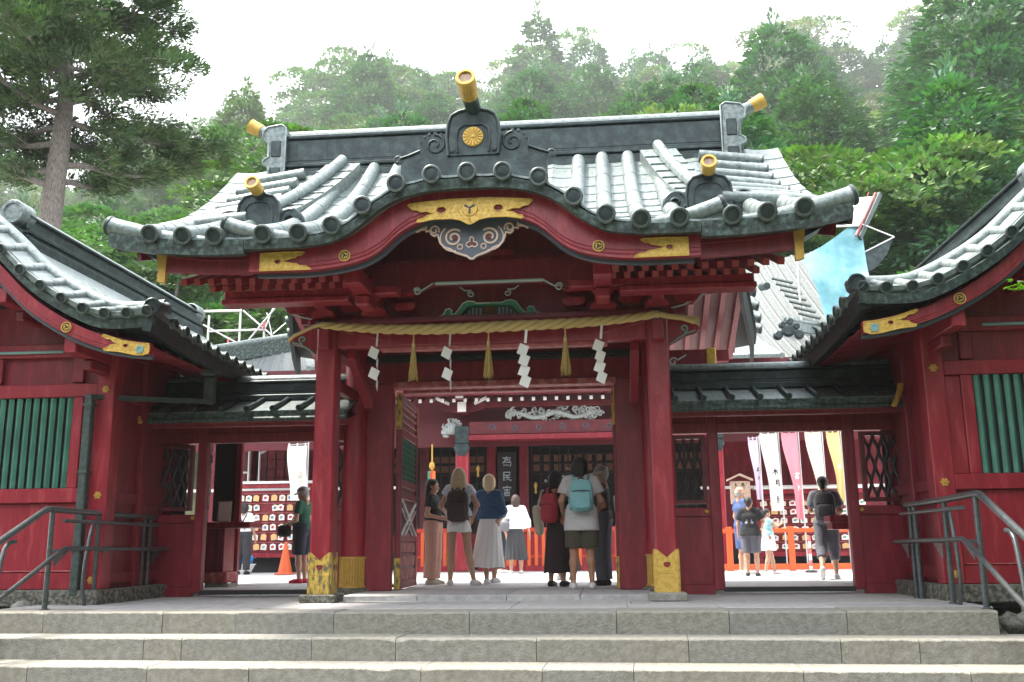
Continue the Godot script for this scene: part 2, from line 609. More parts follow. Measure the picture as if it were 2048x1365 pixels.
# a long stone of the steps with slightly worn, uneven arris and face
func step_stone(st: SurfaceTool, x0: float, x1: float, y0: float, y1: float, z0: float, z1: float) -> void:
	var n := maxi(4, int((x1 - x0) / 0.07))
	var prof := []
	for i in n + 1:
		var x := lerpf(x0, x1, float(i) / n)
		var e := 0.012 + 0.005 * absf(sin(x * 31.0) * cos(x * 17.3))
		var chip := 0.0
		var h := fposmod(sin(floorf(x * 9.0) * 78.233) * 43758.5, 1.0)
		if h > 0.9:
			chip = 0.016 * (h - 0.9) / 0.1
		if i == 0 or i == n:
			chip += 0.008
		e += chip
		var w := 0.003 * sin(x * 13.0 + y1 * 40.0)
		prof.append([V(x, y1, z0), V(x, y1, z1 - e * 1.15), V(x, y1 - e * 0.3, z1 - e * 0.25 + w), V(x, y1 - e, z1 + w), V(x, lerpf(y0, y1, 0.55), z1 + w * 1.6), V(x, y0, z1 - 0.004)])
	for i in n:
		for j in 5:
			st.set_smooth_group(1 if j in [1, 2] else -1 if j == 0 else 2)
			quad(st, prof[i][j], prof[i + 1][j], prof[i + 1][j + 1], prof[i][j + 1])
	st.set_smooth_group(-1)
	for e in [[0, false], [n, true]]:
		var p: Array = prof[e[0]]
		var low := V(p[5].x, y0, z0)
		for j in 5:
			if e[1]:
				tri(st, low, p[j + 1], p[j])
			else:
				tri(st, low, p[j], p[j + 1])

func flag(parent: Node, x0: float, x1: float, z0: float, z1: float) -> void:
	var st := S()
	span(st, x0 + 0.003, x1 - 0.003, -0.11, rng.randf_range(-0.003, 0.002), z0 + 0.003, z1 - 0.003, 0.005)
	obj("paving_slab", st, M.paving if rng.randf() < 0.55 else M.paving_b, parent)

# ------------------------------------------------------------------ the gate
const KARA := [Vector2(0, 4.37), Vector2(0.37, 4.36), Vector2(0.62, 4.315), Vector2(0.80, 4.255), Vector2(0.97, 4.155), Vector2(1.12, 4.03), Vector2(1.27, 3.92), Vector2(1.45, 3.845), Vector2(1.70, 3.805), Vector2(2.1, 3.80), Vector2(2.6, 3.80)]
const BOARD_TOP := [Vector2(0, 4.30), Vector2(0.4, 4.295), Vector2(0.62, 4.25), Vector2(0.85, 4.19), Vector2(0.99, 4.13), Vector2(1.13, 4.01), Vector2(1.27, 3.905), Vector2(1.45, 3.825), Vector2(1.6, 3.79), Vector2(2.0, 3.765), Vector2(2.36, 3.775)]
const BOARD_LOW := [Vector2(0, 4.035), Vector2(0.3, 4.03), Vector2(0.45, 4.0), Vector2(0.57, 3.935), Vector2(0.66, 3.905), Vector2(0.72, 3.86), Vector2(0.80, 3.80), Vector2(0.92, 3.685), Vector2(1.08, 3.585), Vector2(1.25, 3.53), Vector2(1.5, 3.487), Vector2(1.8, 3.47), Vector2(2.36, 3.475)]
const ZR := -1.4
const ZE := 1.92

func slope(z: float) -> float:
	var t := ZE - z if z > ZR else ZE - (2 * ZR - z)
	return 3.80 + 0.34 * t + 0.092 * t * t

func flare(x: float, z: float) -> float:
	var t := ZE - z if z > ZR else ZE - (2 * ZR - z)
	var u := clampf((absf(x) - 2.5) / 1.4, 0, 1)
	return 0.14 * u * u * clampf(1.0 - t / 2.2, 0, 1)

func roof_y(x: float, z: float) -> float:
	var s := slope(z) + flare(x, z)
	if z < ZR or absf(x) > 1.7:
		return s
	var k := curve(KARA, absf(x)) + 0.01 * (ZE - z)
	var h := clampf(0.5 + 0.5 * (s - k) / 0.09, 0, 1)
	return lerpf(k, s, h) + 0.09 * h * (1 - h) * 0.5

func verge_x(z: float) -> float:
	var t := ZE - z if z > ZR else ZE - (2 * ZR - z)
	return 3.86 - 0.42 * smoothstep(0.0, 2.4, t)

# the lowest point of a roll stands out past the eaves and a little lower
func lead(pts: Array) -> void:
	var d: Vector3 = (pts[0] - pts[1]).normalized()
	pts[0] = pts[0] + V(0, -0.035, 0.075 * signf(d.z))

func tile_end(st: SurfaceTool, at: Vector3, d: Vector3, r: float) -> void:
	lathe(st, [Vector2(r * 0.95, -0.02), Vector2(r * 1.08, -0.005), Vector2(r * 1.08, 0.022), Vector2(r * 0.98, 0.03), Vector2(r * 0.80, 0.03), Vector2(r * 0.74, 0.006), Vector2(0, 0.008)], 18, Transform3D(aim(d), at))

# half-round cover tile along pts, closed at its lower end by a round end tile
func roll(parent: Node, pts: Array, r: float, end := true, m: Material = null, dark := true) -> void:
	var st := S()
	tube(st, pts, r, 12, true)
	for i in range(1, pts.size() - 1, 2):
		var d: Vector3 = (pts[i + 1] - pts[i]).normalized()
		tube(st, [pts[i], pts[i] + d * 0.03], r * 1.05, 12, true)
	var o := obj("cover_tile", st, M.copper if m == null else m, parent)
	if end:
		st = S()
		tile_end(st, pts[0], pts[0] - pts[1], r)
		obj("end_tile", st, M.copper_mid, parent)
		st = S()
		var dd: Vector3 = (pts[0] - pts[1]).normalized()
		lathe(st, [Vector2(r * 0.79, 0.012), Vector2(r * 0.4, 0.016), Vector2(0, 0.018)], 16, Transform3D(aim(dd), pts[0]))
		obj("end_disc", st, M.copper_dark, parent)

func gate() -> void:
	var g := thing("shrine_gate", "large vermilion shrine gate with curved gable, green copper tiles and gold fittings", "gate")
	gate_frame(g)
	gate_front(g)
	gate_roof(g)
	gate_doors(g)

func gold_foot(parent: Node, x: float, z: float, w: float, h: float, y: float, m: Material) -> void:
	# sleeve with a notched upper edge and a heart-shaped opening on each visible face
	var half := w / 2
	var p := [Vector2(-half, 0), Vector2(half, 0), Vector2(half, h), Vector2(half * 0.86, h - 0.002), Vector2(half * 0.42, h * 0.9), Vector2(0, h * 0.80), Vector2(-half * 0.42, h * 0.9), Vector2(-half * 0.86, h - 0.002), Vector2(-half, h)]
	var heart := []
	for i in 14:
		var a := TAU * i / 14.0
		heart.append(Vector2(0.036 * pow(absf(sin(a)), 0.8) * signf(sin(a)) * 1.15, h * 0.66 + 0.03 * cos(a) - 0.012 * cos(2 * a) - 0.008 * absf(sin(a))))
	for k in 4:
		var st := S()
		var t := Transform3D(Basis(Vector3.UP, PI / 2 * k), V(x, y, z))
		prism(st, p, half, half + 0.012, t, [heart])
		# raised borders and a band below the heart
		for e in [[V(-half + 0.012, h * 0.45, half + 0.012), V(half - 0.012, h * 0.45, half + 0.012)], [V(-half + 0.01, 0.01, half + 0.012), V(-half + 0.01, h - 0.02, half + 0.012)], [V(half - 0.01, 0.01, half + 0.012), V(half - 0.01, h - 0.02, half + 0.012)]]:
			tube(st, [t * (e[0] as Vector3), t * (e[1] as Vector3)], 0.006, 6)
		obj("gold_sleeve", st, m, parent)

func gate_frame(g: Node3D) -> void:
	var st: SurfaceTool
	for s in [-1, 1]:
		var x: float = 1.985 * s
		# square front and rear posts on stone plinths
		for z in [0.0, -2.8]:
			st = S()
			span(st, x - 0.125, x + 0.125, 0.09, 3.28, z - 0.125, z + 0.125, 0.022)
			var post := obj("post", st, M.lacquer_lit, g)
			st = S()
			box(st, V(x, 0.045, z), V(0.42, 0.09, 0.42), 0.012)
			box(st, V(x, 0.085, z), V(0.34, 0.02, 0.34), 0.008)
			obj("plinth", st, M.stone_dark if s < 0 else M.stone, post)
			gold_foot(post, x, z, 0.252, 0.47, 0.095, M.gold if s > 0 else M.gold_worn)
		# round main posts with fluted gold sleeves
		st = S()
		lathe(st, [Vector2(0, 0), Vector2(0.165, 0), Vector2(0.17, 1.0), Vector2(0.165, 2.0), Vector2(0.158, 3.3), Vector2(0, 3.3)], 28, Transform3D(Basis(V(1, 0, 0), V(0, 0, -1), V(0, 1, 0)), V(x, 0.08, ZR)))
		var main := obj("main_post", st, M.lacquer_lit, g)
		st = S()
		for k in 30:
			var a := TAU * k / 30.0
			tube(st, [V(x + cos(a) * 0.166, 0.11, ZR + sin(a) * 0.166), V(x + cos(a) * 0.166, 0.49, ZR + sin(a) * 0.166)], 0.018, 6, true)
		for y in [0.12, 0.485]:
			lathe(st, [Vector2(0.17, -0.015), Vector2(0.19, -0.012), Vector2(0.19, 0.012), Vector2(0.17, 0.015)], 28, Transform3D(Basis(V(1, 0, 0), V(0, 0, -1), V(0, 1, 0)), V(x, y, ZR)))
		obj("gold_sleeve", st, M.gold_matt, main)
		st = S()
		lathe(st, [Vector2(0.24, 0), Vector2(0.24, 0.06), Vector2(0.2, 0.085), Vector2(0, 0.085)], 24, Transform3D(Basis(V(1, 0, 0), V(0, 0, -1), V(0, 1, 0)), V(x, 0.02, ZR)))
		obj("plinth", st, M.stone_dark, main)
		# wide jamb boards beside the doorway
		st = S()
		span(st, 1.475 * s, 1.83 * s, 0.065, 2.78, ZR - 0.06, ZR + 0.05, 0.01)
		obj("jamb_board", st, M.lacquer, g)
		# tie beams running back from the front post, with a slanting strut
		st = S()
		span(st, x - 0.07, x + 0.07, 2.98, 3.24, -2.7, -0.13)
		span(st, x - 0.055, x + 0.055, 2.52, 2.66, -1.25, -0.13)
		span(st, x - 0.06, x + 0.06, 3.4, 4.1, -2.9, 0.1)
		obj("tie_beam", st, M.lacquer, g)
		st = S()
		bar(st, V(1.72 * s, 2.93, -0.02), V(1.72 * s, 2.45, -1.0), 0.1, 0.14)
		obj("brace", st, M.lacquer_lit, g)
		# side wall of the gate's upper part
		st = S()
		span(st, x - 0.03, x + 0.03, 3.24, 4.45, -2.75, -0.05, 0)
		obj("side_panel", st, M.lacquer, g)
		# nose ends of the cross beam, cut to a scroll and edged in colour
		var nose := [Vector2(2.10, 2.90), Vector2(2.10, 3.25), Vector2(2.20, 3.235), Vector2(2.33, 3.20), Vector2(2.44, 3.15), Vector2(2.49, 3.10), Vector2(2.44, 3.06), Vector2(2.32, 3.03), Vector2(2.22, 2.97)]
		if s < 0:
			nose = mirror(nose)
		st = S()
		prism(st, nose, -0.06, 0.06)
		var nz := obj("beam_nose", st, M.lacquer_lit, g)
		st = S()
		var line := [V(2.14, 2.92, 0.066), V(2.23, 2.99, 0.066), V(2.33, 3.045, 0.066), V(2.43, 3.075, 0.066)]
		tube(st, line if s > 0 else mirror(line), 0.010, 6)
		line = spiral(V(2.30, 3.105, 0.066), 0.05, 0.012, -1.5, 1.1, 16)
		tube(st, line if s > 0 else mirror(line), 0.011, 6)
		obj("scroll", st, M.teal_line, nz)
		st = S()
		line = [V(2.15, 3.25, 0.04), V(2.30, 3.22, 0.04), V(2.42, 3.17, 0.04), V(2.48, 3.11, 0.04)]
		tube(st, line if s > 0 else mirror(line), 0.013, 6)
		obj("edge_strip", st, M.brown_paint if s > 0 else M.gold_matt, nz)
		# higher nose of the bracket arm
		nose = [Vector2(2.08, 3.34), Vector2(2.08, 3.55), Vector2(2.78, 3.58), Vector2(2.70, 3.52), Vector2(2.55, 3.50), Vector2(2.42, 3.43), Vector2(2.30, 3.37)]
		if s < 0:
			nose = mirror(nose)
		st = S()
		prism(st, nose, 0.05, 0.16)
		nz = obj("beam_nose", st, M.lacquer, g)
		st = S()
		line = [V(2.80, 3.575, 0.165), V(2.70, 3.515, 0.165), V(2.55, 3.495, 0.165), V(2.42, 3.425, 0.165), V(2.30, 3.365, 0.165), V(2.16, 3.33, 0.165)]
		tube(st, line if s > 0 else mirror(line), 0.009, 6)
		line = spiral(V(2.52, 3.545, 0.168), 0.05, 0.014, -1.8, 1.2, 16)
		tube(st, line if s > 0 else mirror(line), 0.012, 6)
		obj("scroll", st, M.grey_line, nz)
		# lower rear nose and the gold beam cap that show past the post
		st = S()
		span(st, 2.1 * s, 2.84 * s, 3.14, 3.42, -2.98, -2.82)
		obj("rear_beam", st, M.lacquer, g)
		st = S()
		span(st, 2.845 * s, 3.0 * s, 3.12, 3.44, -3.0, -2.80, 0.02)
		obj("gold_cap", st, M.gold, g)
		st = S()
		line = spiral(V(2.25, 2.93, -1.15), 0.06, 0.015, 0.4, 1.1, 14)
		line.insert(0, V(2.42, 3.02, -1.15))
		tube(st, line if s > 0 else mirror(line), 0.012, 6)
		obj("scroll", st, M.grey_line, g)
		# forward tenon at the head of the front post
		st = S()
		span(st, x - 0.065, x + 0.065, 2.95, 3.24, 0.1, 0.27, 0.01)
		obj("tenon", st, M.lacquer_lit, g)
		st = S()
		span(st, x - 0.09, x + 0.09, 3.18, 3.30, 0.1, 0.30, 0.03)
		obj("post_cap", st, M.dark_wood, g)
	# cross beams between the front posts
	st = S()
	span(st, -1.86, 1.86, 2.985, 3.26, -0.09, 0.09, 0.012)
	obj("front_beam", st, M.lacquer_lit, g)
	st = S()
	for s in [-1, 1]:
		bar(st, V(1.84 * s, 3.19, 0.094), V(1.30 * s, 3.06, 0.094), 0.004, 0.012, 0)
	obj("beam_groove", st, M.lacquer_worn_lit, g)
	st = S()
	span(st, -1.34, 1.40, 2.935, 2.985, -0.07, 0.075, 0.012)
	obj("soffit_reflection_strip", st, M.lacquer_worn_lit, g)  # pale strip paints in the white reflection under the beam
	st = S()
	span(st, -2.2, 2.2, 3.262, 3.325, -0.18, 0.18, 0.01)
	obj("plate", st, M.lacquer, g)
	# wall above the doorway in the plane of the main posts
	st = S()
	span(st, -1.86, 1.86, 2.785, 3.05, ZR - 0.08, ZR + 0.08)
	obj("lintel", st, M.lacquer, g)
	st = S()
	span(st, -1.84, 1.84, 3.052, 3.15, ZR - 0.02, ZR + 0.10)
	for k in 16:
		var x := -1.68 + k * 0.22
		tube(st, [V(x, 3.08, ZR + 0.105), V(x + 0.05, 3.12, ZR + 0.105), V(x + 0.10, 3.10, ZR + 0.105), V(x + 0.15, 3.085, ZR + 0.105)], 0.014, 6)
	obj("carved_frieze", st, M.black_paint, g)
	st = S()
	span(st, -1.84, 1.84, 3.152, 4.9, ZR - 0.05, ZR + 0.05)
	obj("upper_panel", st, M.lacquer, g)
	# frame of the doorway with pale heads that paint in reflected light
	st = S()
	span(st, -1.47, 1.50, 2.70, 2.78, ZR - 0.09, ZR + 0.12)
	obj("door_head", st, M.lacquer_worn_lit, g)
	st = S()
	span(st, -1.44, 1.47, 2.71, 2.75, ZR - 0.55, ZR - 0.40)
	obj("door_head", st, M.lacquer_worn_lit, g)
	st = S()
	span(st, -1.8, 1.8, 3.02, 3.04, ZR - 1.5, ZR - 0.1, 0)
	obj("passage_ceiling", st, M.lacquer, g)
	# ceiling of the porch
	st = S()
	span(st, -1.9, 1.9, 4.16, 4.2, -1.35, -0.3, 0)
	obj("porch_ceiling", st, M.lacquer, g)

func tomoe(parent: Node, c: Vector3, r: float) -> void:
	var st := S()
	lathe(st, [Vector2(0, 0.004), Vector2(r * 0.80, 0.004), Vector2(r * 0.84, 0.016), Vector2(r * 0.98, 0.016), Vector2(r, 0.0)], 26, Transform3D(Basis.IDENTITY, c))
	for k in 3:
		var a := TAU * k / 3.0 + 0.4
		var pts := []
		var rr := []
		for i in 9:
			var t := i / 8.0
			pts.append(c + V(cos(a + t * 2.6), sin(a + t * 2.6), 0) * r * lerpf(0.30, 0.70, t) + V(0, 0, 0.008))
			rr.append(lerpf(r * 0.17, r * 0.03, t))
		tube(st, pts, rr, 7)
	var o := obj("crest_disc", st, M.gold, parent)
	st = S()
	lathe(st, [Vector2(0, 0.0055), Vector2(r * 0.80, 0.0055)], 26, Transform3D(Basis.IDENTITY, c))
	obj("disc_field", st, M.black_paint, o)

func fret_plate(parent: Node, poly: Array, z: float, holes: Array) -> void:
	var st := S()
	prism(st, poly, z - 0.02, z, Transform3D.IDENTITY, holes)
	var rim := []
	for p in poly:
		rim.append(V(p.x, p.y, z))
	rim.append(rim[0])
	tube(st, rim, 0.007, 6)
	for h in holes:
		rim = []
		for p in h:
			rim.append(V(p.x, p.y, z))
		rim.append(rim[0])
		tube(st, rim, 0.007, 6)
	# chased dots
	var pp := PackedVector2Array(poly)
	var lo := pp[0]
	var hi := pp[0]
	for p in pp:
		lo = lo.min(p); hi = hi.max(p)
	var y := lo.y + 0.02
	var row := 0
	while y < hi.y:
		var x := lo.x + 0.02 + 0.025 * (row % 2)
		while x < hi.x:
			var ok := Geometry2D.is_point_in_polygon(Vector2(x, y), pp)
			for h in holes:
				if Geometry2D.is_point_in_polygon(Vector2(x, y), PackedVector2Array(h)):
					ok = false
			if ok:
				lathe(st, [Vector2(0.010, 0), Vector2(0.007, 0.005), Vector2(0, 0.006)], 6, Transform3D(Basis.IDENTITY, V(x, y, z)))
			x += 0.05
		y += 0.042
		row += 1
	obj("gold_plate", st, M.gold, parent)

func heart(c: Vector2, r: float) -> Array:
	var h := []
	for i in 16:
		var a := TAU * i / 16.0
		h.append(c + Vector2(r * (1.0 - 0.18 * cos(2 * a)) * sin(a), r * 0.95 * cos(a) - 0.2 * r * exp(-8.0 * sin(a) * sin(a)) * (1 if cos(a) > 0 else 0)))
	return h

func gate_front(g: Node3D) -> void:
	var st: SurfaceTool
	# ---- curved barge board of the front gable
	var poly := []
	for i in 61:
		var x := lerpf(-2.36, 2.36, i / 60.0)
		poly.append(Vector2(x, curve(BOARD_TOP, absf(x))))
	for i in 61:
		var x := lerpf(2.36, -2.36, i / 60.0)
		poly.append(Vector2(x, curve(BOARD_LOW, absf(x))))
	st = S()
	prism(st, poly, 1.70, 1.785)
	# mouldings along the board
	for o in [[0.045, 0.012], [0.085, 0.007]]:
		var line := []
		for i in 81:
			var x := lerpf(-2.35, 2.35, i / 80.0)
			line.append(V(x, curve(BOARD_LOW, absf(x)) + o[0], 1.787))
		tube(st, line, o[1], 6)
	var board := obj("barge_board", st, M.lacquer_lit, g)
	st = S()
	poly = []
	for i in 61:
		var x := lerpf(-2.3, 2.3, i / 60.0)
		poly.append(Vector2(x, curve(BOARD_LOW, absf(x)) + 0.02))
	for i in 61:
		var x := lerpf(2.3, -2.3, i / 60.0)
		poly.append(Vector2(x, curve(BOARD_LOW, absf(x)) - 0.035))
	prism(st, poly, 1.62, 1.69)
	obj("lower_edge", st, M.blue_grey, board)
	for s in [-1, 1]:
		# straight eaves board outside the gable
		st = S()
		var p := [Vector2(2.362, 3.47), Vector2(3.2, 3.52), Vector2(3.30, 3.53), Vector2(3.30, 3.83), Vector2(2.9, 3.755), Vector2(2.362, 3.725)]
		prism(st, p if s > 0 else mirror(p), 1.64, 1.72)
		var q := [V(2.37, 3.62, 1.722), V(2.9, 3.645, 1.722), V(3.29, 3.70, 1.722)]
		tube(st, q if s > 0 else mirror(q), 0.008, 6)
		obj("eaves_board", st, M.lacquer, g)
		# gold cap at the end of the board, bent round its edge
		st = S()
		p = [Vector2(3.302, 3.40), Vector2(3.39, 3.42), Vector2(3.385, 3.56), Vector2(3.41, 3.70), Vector2(3.40, 3.78), Vector2(3.302, 3.755)]
		prism(st, p if s > 0 else mirror(p), 1.68, 1.74)
		obj("gold_cap", st, M.gold_matt, g)
		st = S()
		p = [Vector2(3.3, 3.82), Vector2(3.75, 3.93), Vector2(3.68, 3.84), Vector2(3.55, 3.74), Vector2(3.42, 3.68), Vector2(3.3, 3.70)]
		prism(st, p if s > 0 else mirror(p), 1.40, 1.62)
		obj("corner_board", st, M.copper_dark, g)
		# gold fret plates and crests on the board
		p = [Vector2(2.235, 3.475), Vector2(2.235, 3.665), Vector2(1.98, 3.672), Vector2(1.78, 3.668), Vector2(1.755, 3.66), Vector2(1.80, 3.63), Vector2(1.84, 3.628), Vector2(1.86, 3.605), Vector2(1.90, 3.60), Vector2(1.99, 3.572), Vector2(1.90, 3.545), Vector2(1.84, 3.54), Vector2(1.80, 3.515), Vector2(1.74, 3.51), Vector2(1.70, 3.49), Vector2(1.68, 3.472), Vector2(1.9, 3.474)]
		var hole := heart(Vector2(2.045, 3.572), 0.034)
		fret_plate(g, p if s > 0 else mirror(p), 1.806, [hole if s > 0 else mirror(hole)])
		tomoe(g, V(1.328 * s, 3.61, 1.79), 0.062)
	var p2 := [Vector2(0.03, 3.905), Vector2(0.10, 3.945), Vector2(0.2, 3.965), Vector2(0.38, 3.965), Vector2(0.54, 3.938), Vector2(0.565, 3.945), Vector2(0.55, 3.97), Vector2(0.50, 3.98), Vector2(0.44, 4.015), Vector2(0.39, 4.03), Vector2(0.46, 4.055), Vector2(0.52, 4.05), Vector2(0.56, 4.075), Vector2(0.61, 4.08), Vector2(0.66, 4.13), Vector2(0.64, 4.145), Vector2(0.4, 4.165), Vector2(0.2, 4.178), Vector2(0, 4.18)]
	p2.push_front(Vector2(0, 3.893))
	for s in [-1, 1]:
		var hl := heart(Vector2(0.30 * s, 4.065), 0.046)
		fret_plate(g, p2 if s > 0 else mirror(p2), 1.812, [hl])
	st = S()
	lathe(st, [Vector2(0.085, 0.0), Vector2(0.08, 0.012), Vector2(0, 0.02)], 22, Transform3D(Basis.IDENTITY, V(0, 4.065, 1.812)))
	var boss := obj("boss", st, M.gold, g)
	st = S()
	for a in [PI / 2 + PI, PI / 6, PI * 5 / 6]:
		tube(st, [V(0, 4.07, 1.834), V(cos(a) * 0.06, 4.07 + sin(a) * 0.06, 1.829)], [0.008, 0.012], 6)
	obj("boss_mark", st, M.blue_grey, boss)
	# ---- pendant under the gable peak
	var half := [Vector2(0, 3.99), Vector2(0.30, 3.995), Vector2(0.52, 3.965), Vector2(0.68, 3.945), Vector2(0.715, 3.93), Vector2(0.70, 3.898), Vector2(0.665, 3.925), Vector2(0.62, 3.915), Vector2(0.585, 3.885), Vector2(0.55, 3.91), Vector2(0.50, 3.925), Vector2(0.49, 3.885), Vector2(0.445, 3.895), Vector2(0.435, 3.855), Vector2(0.405, 3.832), Vector2(0.365, 3.845), Vector2(0.35, 3.80), Vector2(0.335, 3.75), Vector2(0.29, 3.70), Vector2(0.23, 3.68), Vector2(0.185, 3.645), Vector2(0.12, 3.62), Vector2(0.05, 3.595), Vector2(0.015, 3.565)]
	poly = half + []
	var other := mirror(half)
	other.reverse()
	other.pop_back()
	poly += other
	st = S()
	prism(st, poly, 1.60, 1.66)
	var pend := obj("pendant", st, M.blue_grey, g)
	st = S()
	var rim := []
	for i in range(4, poly.size() - 3):
		rim.append(V(poly[i].x, poly[i].y, 1.662))
	tube(st, rim, 0.012, 6)
	for s in [-1, 1]:
		var sp := spiral(V(0.19, 3.80, 1.664), 0.10, 0.028, 2.3, -1.5, 28)
		tube(st, sp if s > 0 else mirror(sp), 0.012, 6)
		sp = spiral(V(0.40, 3.895, 1.664), 0.055, 0.018, 3.6, -1.2, 16)
		tube(st, sp if s > 0 else mirror(sp), 0.010, 6)
		sp = spiral(V(0.52, 3.925, 1.664), 0.04, 0.015, 3.6, -1.1, 14)
		tube(st, sp if s > 0 else mirror(sp), 0.008, 6)
		sp = spiral(V(0.19, 3.79, 1.664), 0.15, 0.135, 0.9, -0.42, 14)
		tube(st, sp if s > 0 else mirror(sp), 0.008, 6)
		sp = spiral(V(0.125, 3.70, 1.664), 0.028, 0.028, 0, 1.0, 10)
		tube(st, sp if s > 0 else mirror(sp), 0.007, 6)
	var drop := [V(0, 3.81, 1.664), V(0.02, 3.79, 1.664), V(0.018, 3.755, 1.664), V(0.05, 3.745, 1.664), V(0.062, 3.715, 1.664), V(0.035, 3.69, 1.664), V(0, 3.705, 1.664)]
	var back := mirror(drop)
	back.reverse()
	tube(st, drop + back, 0.0085, 6)
	obj("pendant_outline", st, M.outline_pale, pend)
	for s in [-1, 1]:
		st = S()
		lathe(st, [Vector2(0.032, 0), Vector2(0.02, 0.006), Vector2(0, 0.008)], 12, Transform3D(Basis.IDENTITY, V(0.19 * s, 3.80, 1.662)))
		obj("pendant_eye", st, M.red_dark, pend)
	st = S()
	prism(st, [Vector2(0, 3.80), Vector2(0.014, 3.76), Vector2(0.048, 3.725), Vector2(0.02, 3.702), Vector2(-0.02, 3.702), Vector2(-0.048, 3.725), Vector2(-0.014, 3.76)], 1.655, 1.6625)
	obj("pendant_eye", st, M.red_dark, pend)
	# ---- recess behind the gable: panel, upper rainbow beam, frog-leg strut
	st = S()
	span(st, -1.9, 1.9, 3.3, 4.6, -0.12, -0.04, 0)
	obj("gable_panel", st, M.lacquer, g)
	poly = [Vector2(-1.62, 3.64), Vector2(-1.62, 3.97), Vector2(1.62, 3.97), Vector2(1.62, 3.64), Vector2(1.2, 3.60), Vector2(0.92, 3.605), Vector2(0.80, 3.66), Vector2(0.66, 3.70), Vector2(-0.66, 3.70), Vector2(-0.80, 3.66), Vector2(-0.92, 3.605), Vector2(-1.2, 3.60)]
	st = S()
	prism(st, poly, 0.06, 0.26)
	for s in [-1, 1]:
		tube(st, [V(0.95 * s, 3.86, 0.262), V(1.58 * s, 3.93, 0.262)], 0.006, 6)
		tube(st, [V(0.75 * s, 3.76, 0.262), V(1.2 * s, 3.9, 0.262)], 0.006, 6)
	var ub := obj("upper_beam", st, M.lacquer, g)
	st = S()
	span(st, -0.64, 0.66, 3.692, 3.72, 0.2, 0.275, 0.006)
	for s in [-1, 1]:
		var sp := spiral(V(0.85, 3.61, 0.268), 0.05, 0.022, 0.4, 1.05, 14)
		sp.push_front(V(0.66, 3.705, 0.268)); sp.insert(1, V(0.74, 3.655, 0.268)); sp.insert(2, V(0.80, 3.62, 0.268))
		tube(st, sp if s > 0 else mirror(sp), 0.012, 6)
		sp = spiral(V(0.22, 3.60, 0.1), 0.045, 0.015, 1.6, -1.2, 12)
		sp.push_front(V(0.36, 3.69, 0.1)); sp.insert(1, V(0.30, 3.645, 0.1))
		tube(st, sp if s > 0 else mirror(sp), 0.009, 6)
	obj("painted_line", st, M.grey_line, ub)
	st = S()
	poly = [Vector2(-1.3, 4.0), Vector2(-0.75, 4.05), Vector2(0.75, 4.05), Vector2(1.3, 4.0), Vector2(1.3, 3.972), Vector2(-1.3, 3.972)]
	prism(st, poly, -0.03, 0.18)
	span(st, -0.16, 0.30, 4.05, 4.12, 0.02, 0.2)
	span(st, -0.12, 0.12, 4.12, 4.5, 0.02, 0.12)
	obj("king_post", st, M.lacquer_lit, g)
	# frog-leg strut on the front beam
	half = [Vector2(0.0, 3.485), Vector2(0.16, 3.485), Vector2(0.19, 3.505), Vector2(0.26, 3.515), Vector2(0.32, 3.49), Vector2(0.37, 3.42), Vector2(0.42, 3.36), Vector2(0.47, 3.352), Vector2(0.455, 3.40), Vector2(0.49, 3.43), Vector2(0.535, 3.415), Vector2(0.55, 3.37), Vector2(0.58, 3.345), Vector2(0.66, 3.33), Vector2(0.42, 3.328), Vector2(0.36, 3.345), Vector2(0.31, 3.40), Vector2(0.27, 3.445), Vector2(0.2, 3.455), Vector2(0.0, 3.455)]
	for s in [-1, 1]:
		st = S()
		var h2 := half if s > 0 else mirror(half)
		prism(st, h2, 0.02, 0.09)
		var leg := obj("frog_leg_strut", st, M.green_paint, g)
		st = S()
		rim = []
		for i in range(0, 14):
			rim.append(V(h2[i].x, h2[i].y, 0.092))
		tube(st, rim, 0.009, 6)
		obj("strut_outline", st, M.white_paint if s < 0 else M.grey_line, leg)
	st = S()
	prism(st, [Vector2(-0.34, 3.328), Vector2(-0.26, 3.45), Vector2(0.26, 3.45), Vector2(0.34, 3.328)], 0.0, 0.03)
	var field := obj("strut_field", st, M.blue_grey, g)
	for k in 14:
		var x := -0.30 + k * 0.046
		if absf(x) < 0.085:
			continue
		st = S()
		span(st, x - 0.011, x + 0.011, 3.33, 3.44 - maxf(0, absf(x) - 0.22) * 0.9, 0.03, 0.045, 0.003)
		obj("stripe", st, M.stripe_grey, field)
	st = S()
	box(st, V(0, 3.395, 0.045), V(0.15, 0.115, 0.06), 0.02)
	for k in 5:
		box(st, V(-0.04 + 0.02 * k, 3.385 + 0.02 * (k % 2), 0.078), V(0.03, 0.045, 0.02), 0.008)
	obj("carved_boss", st, M.brown_paint, field)
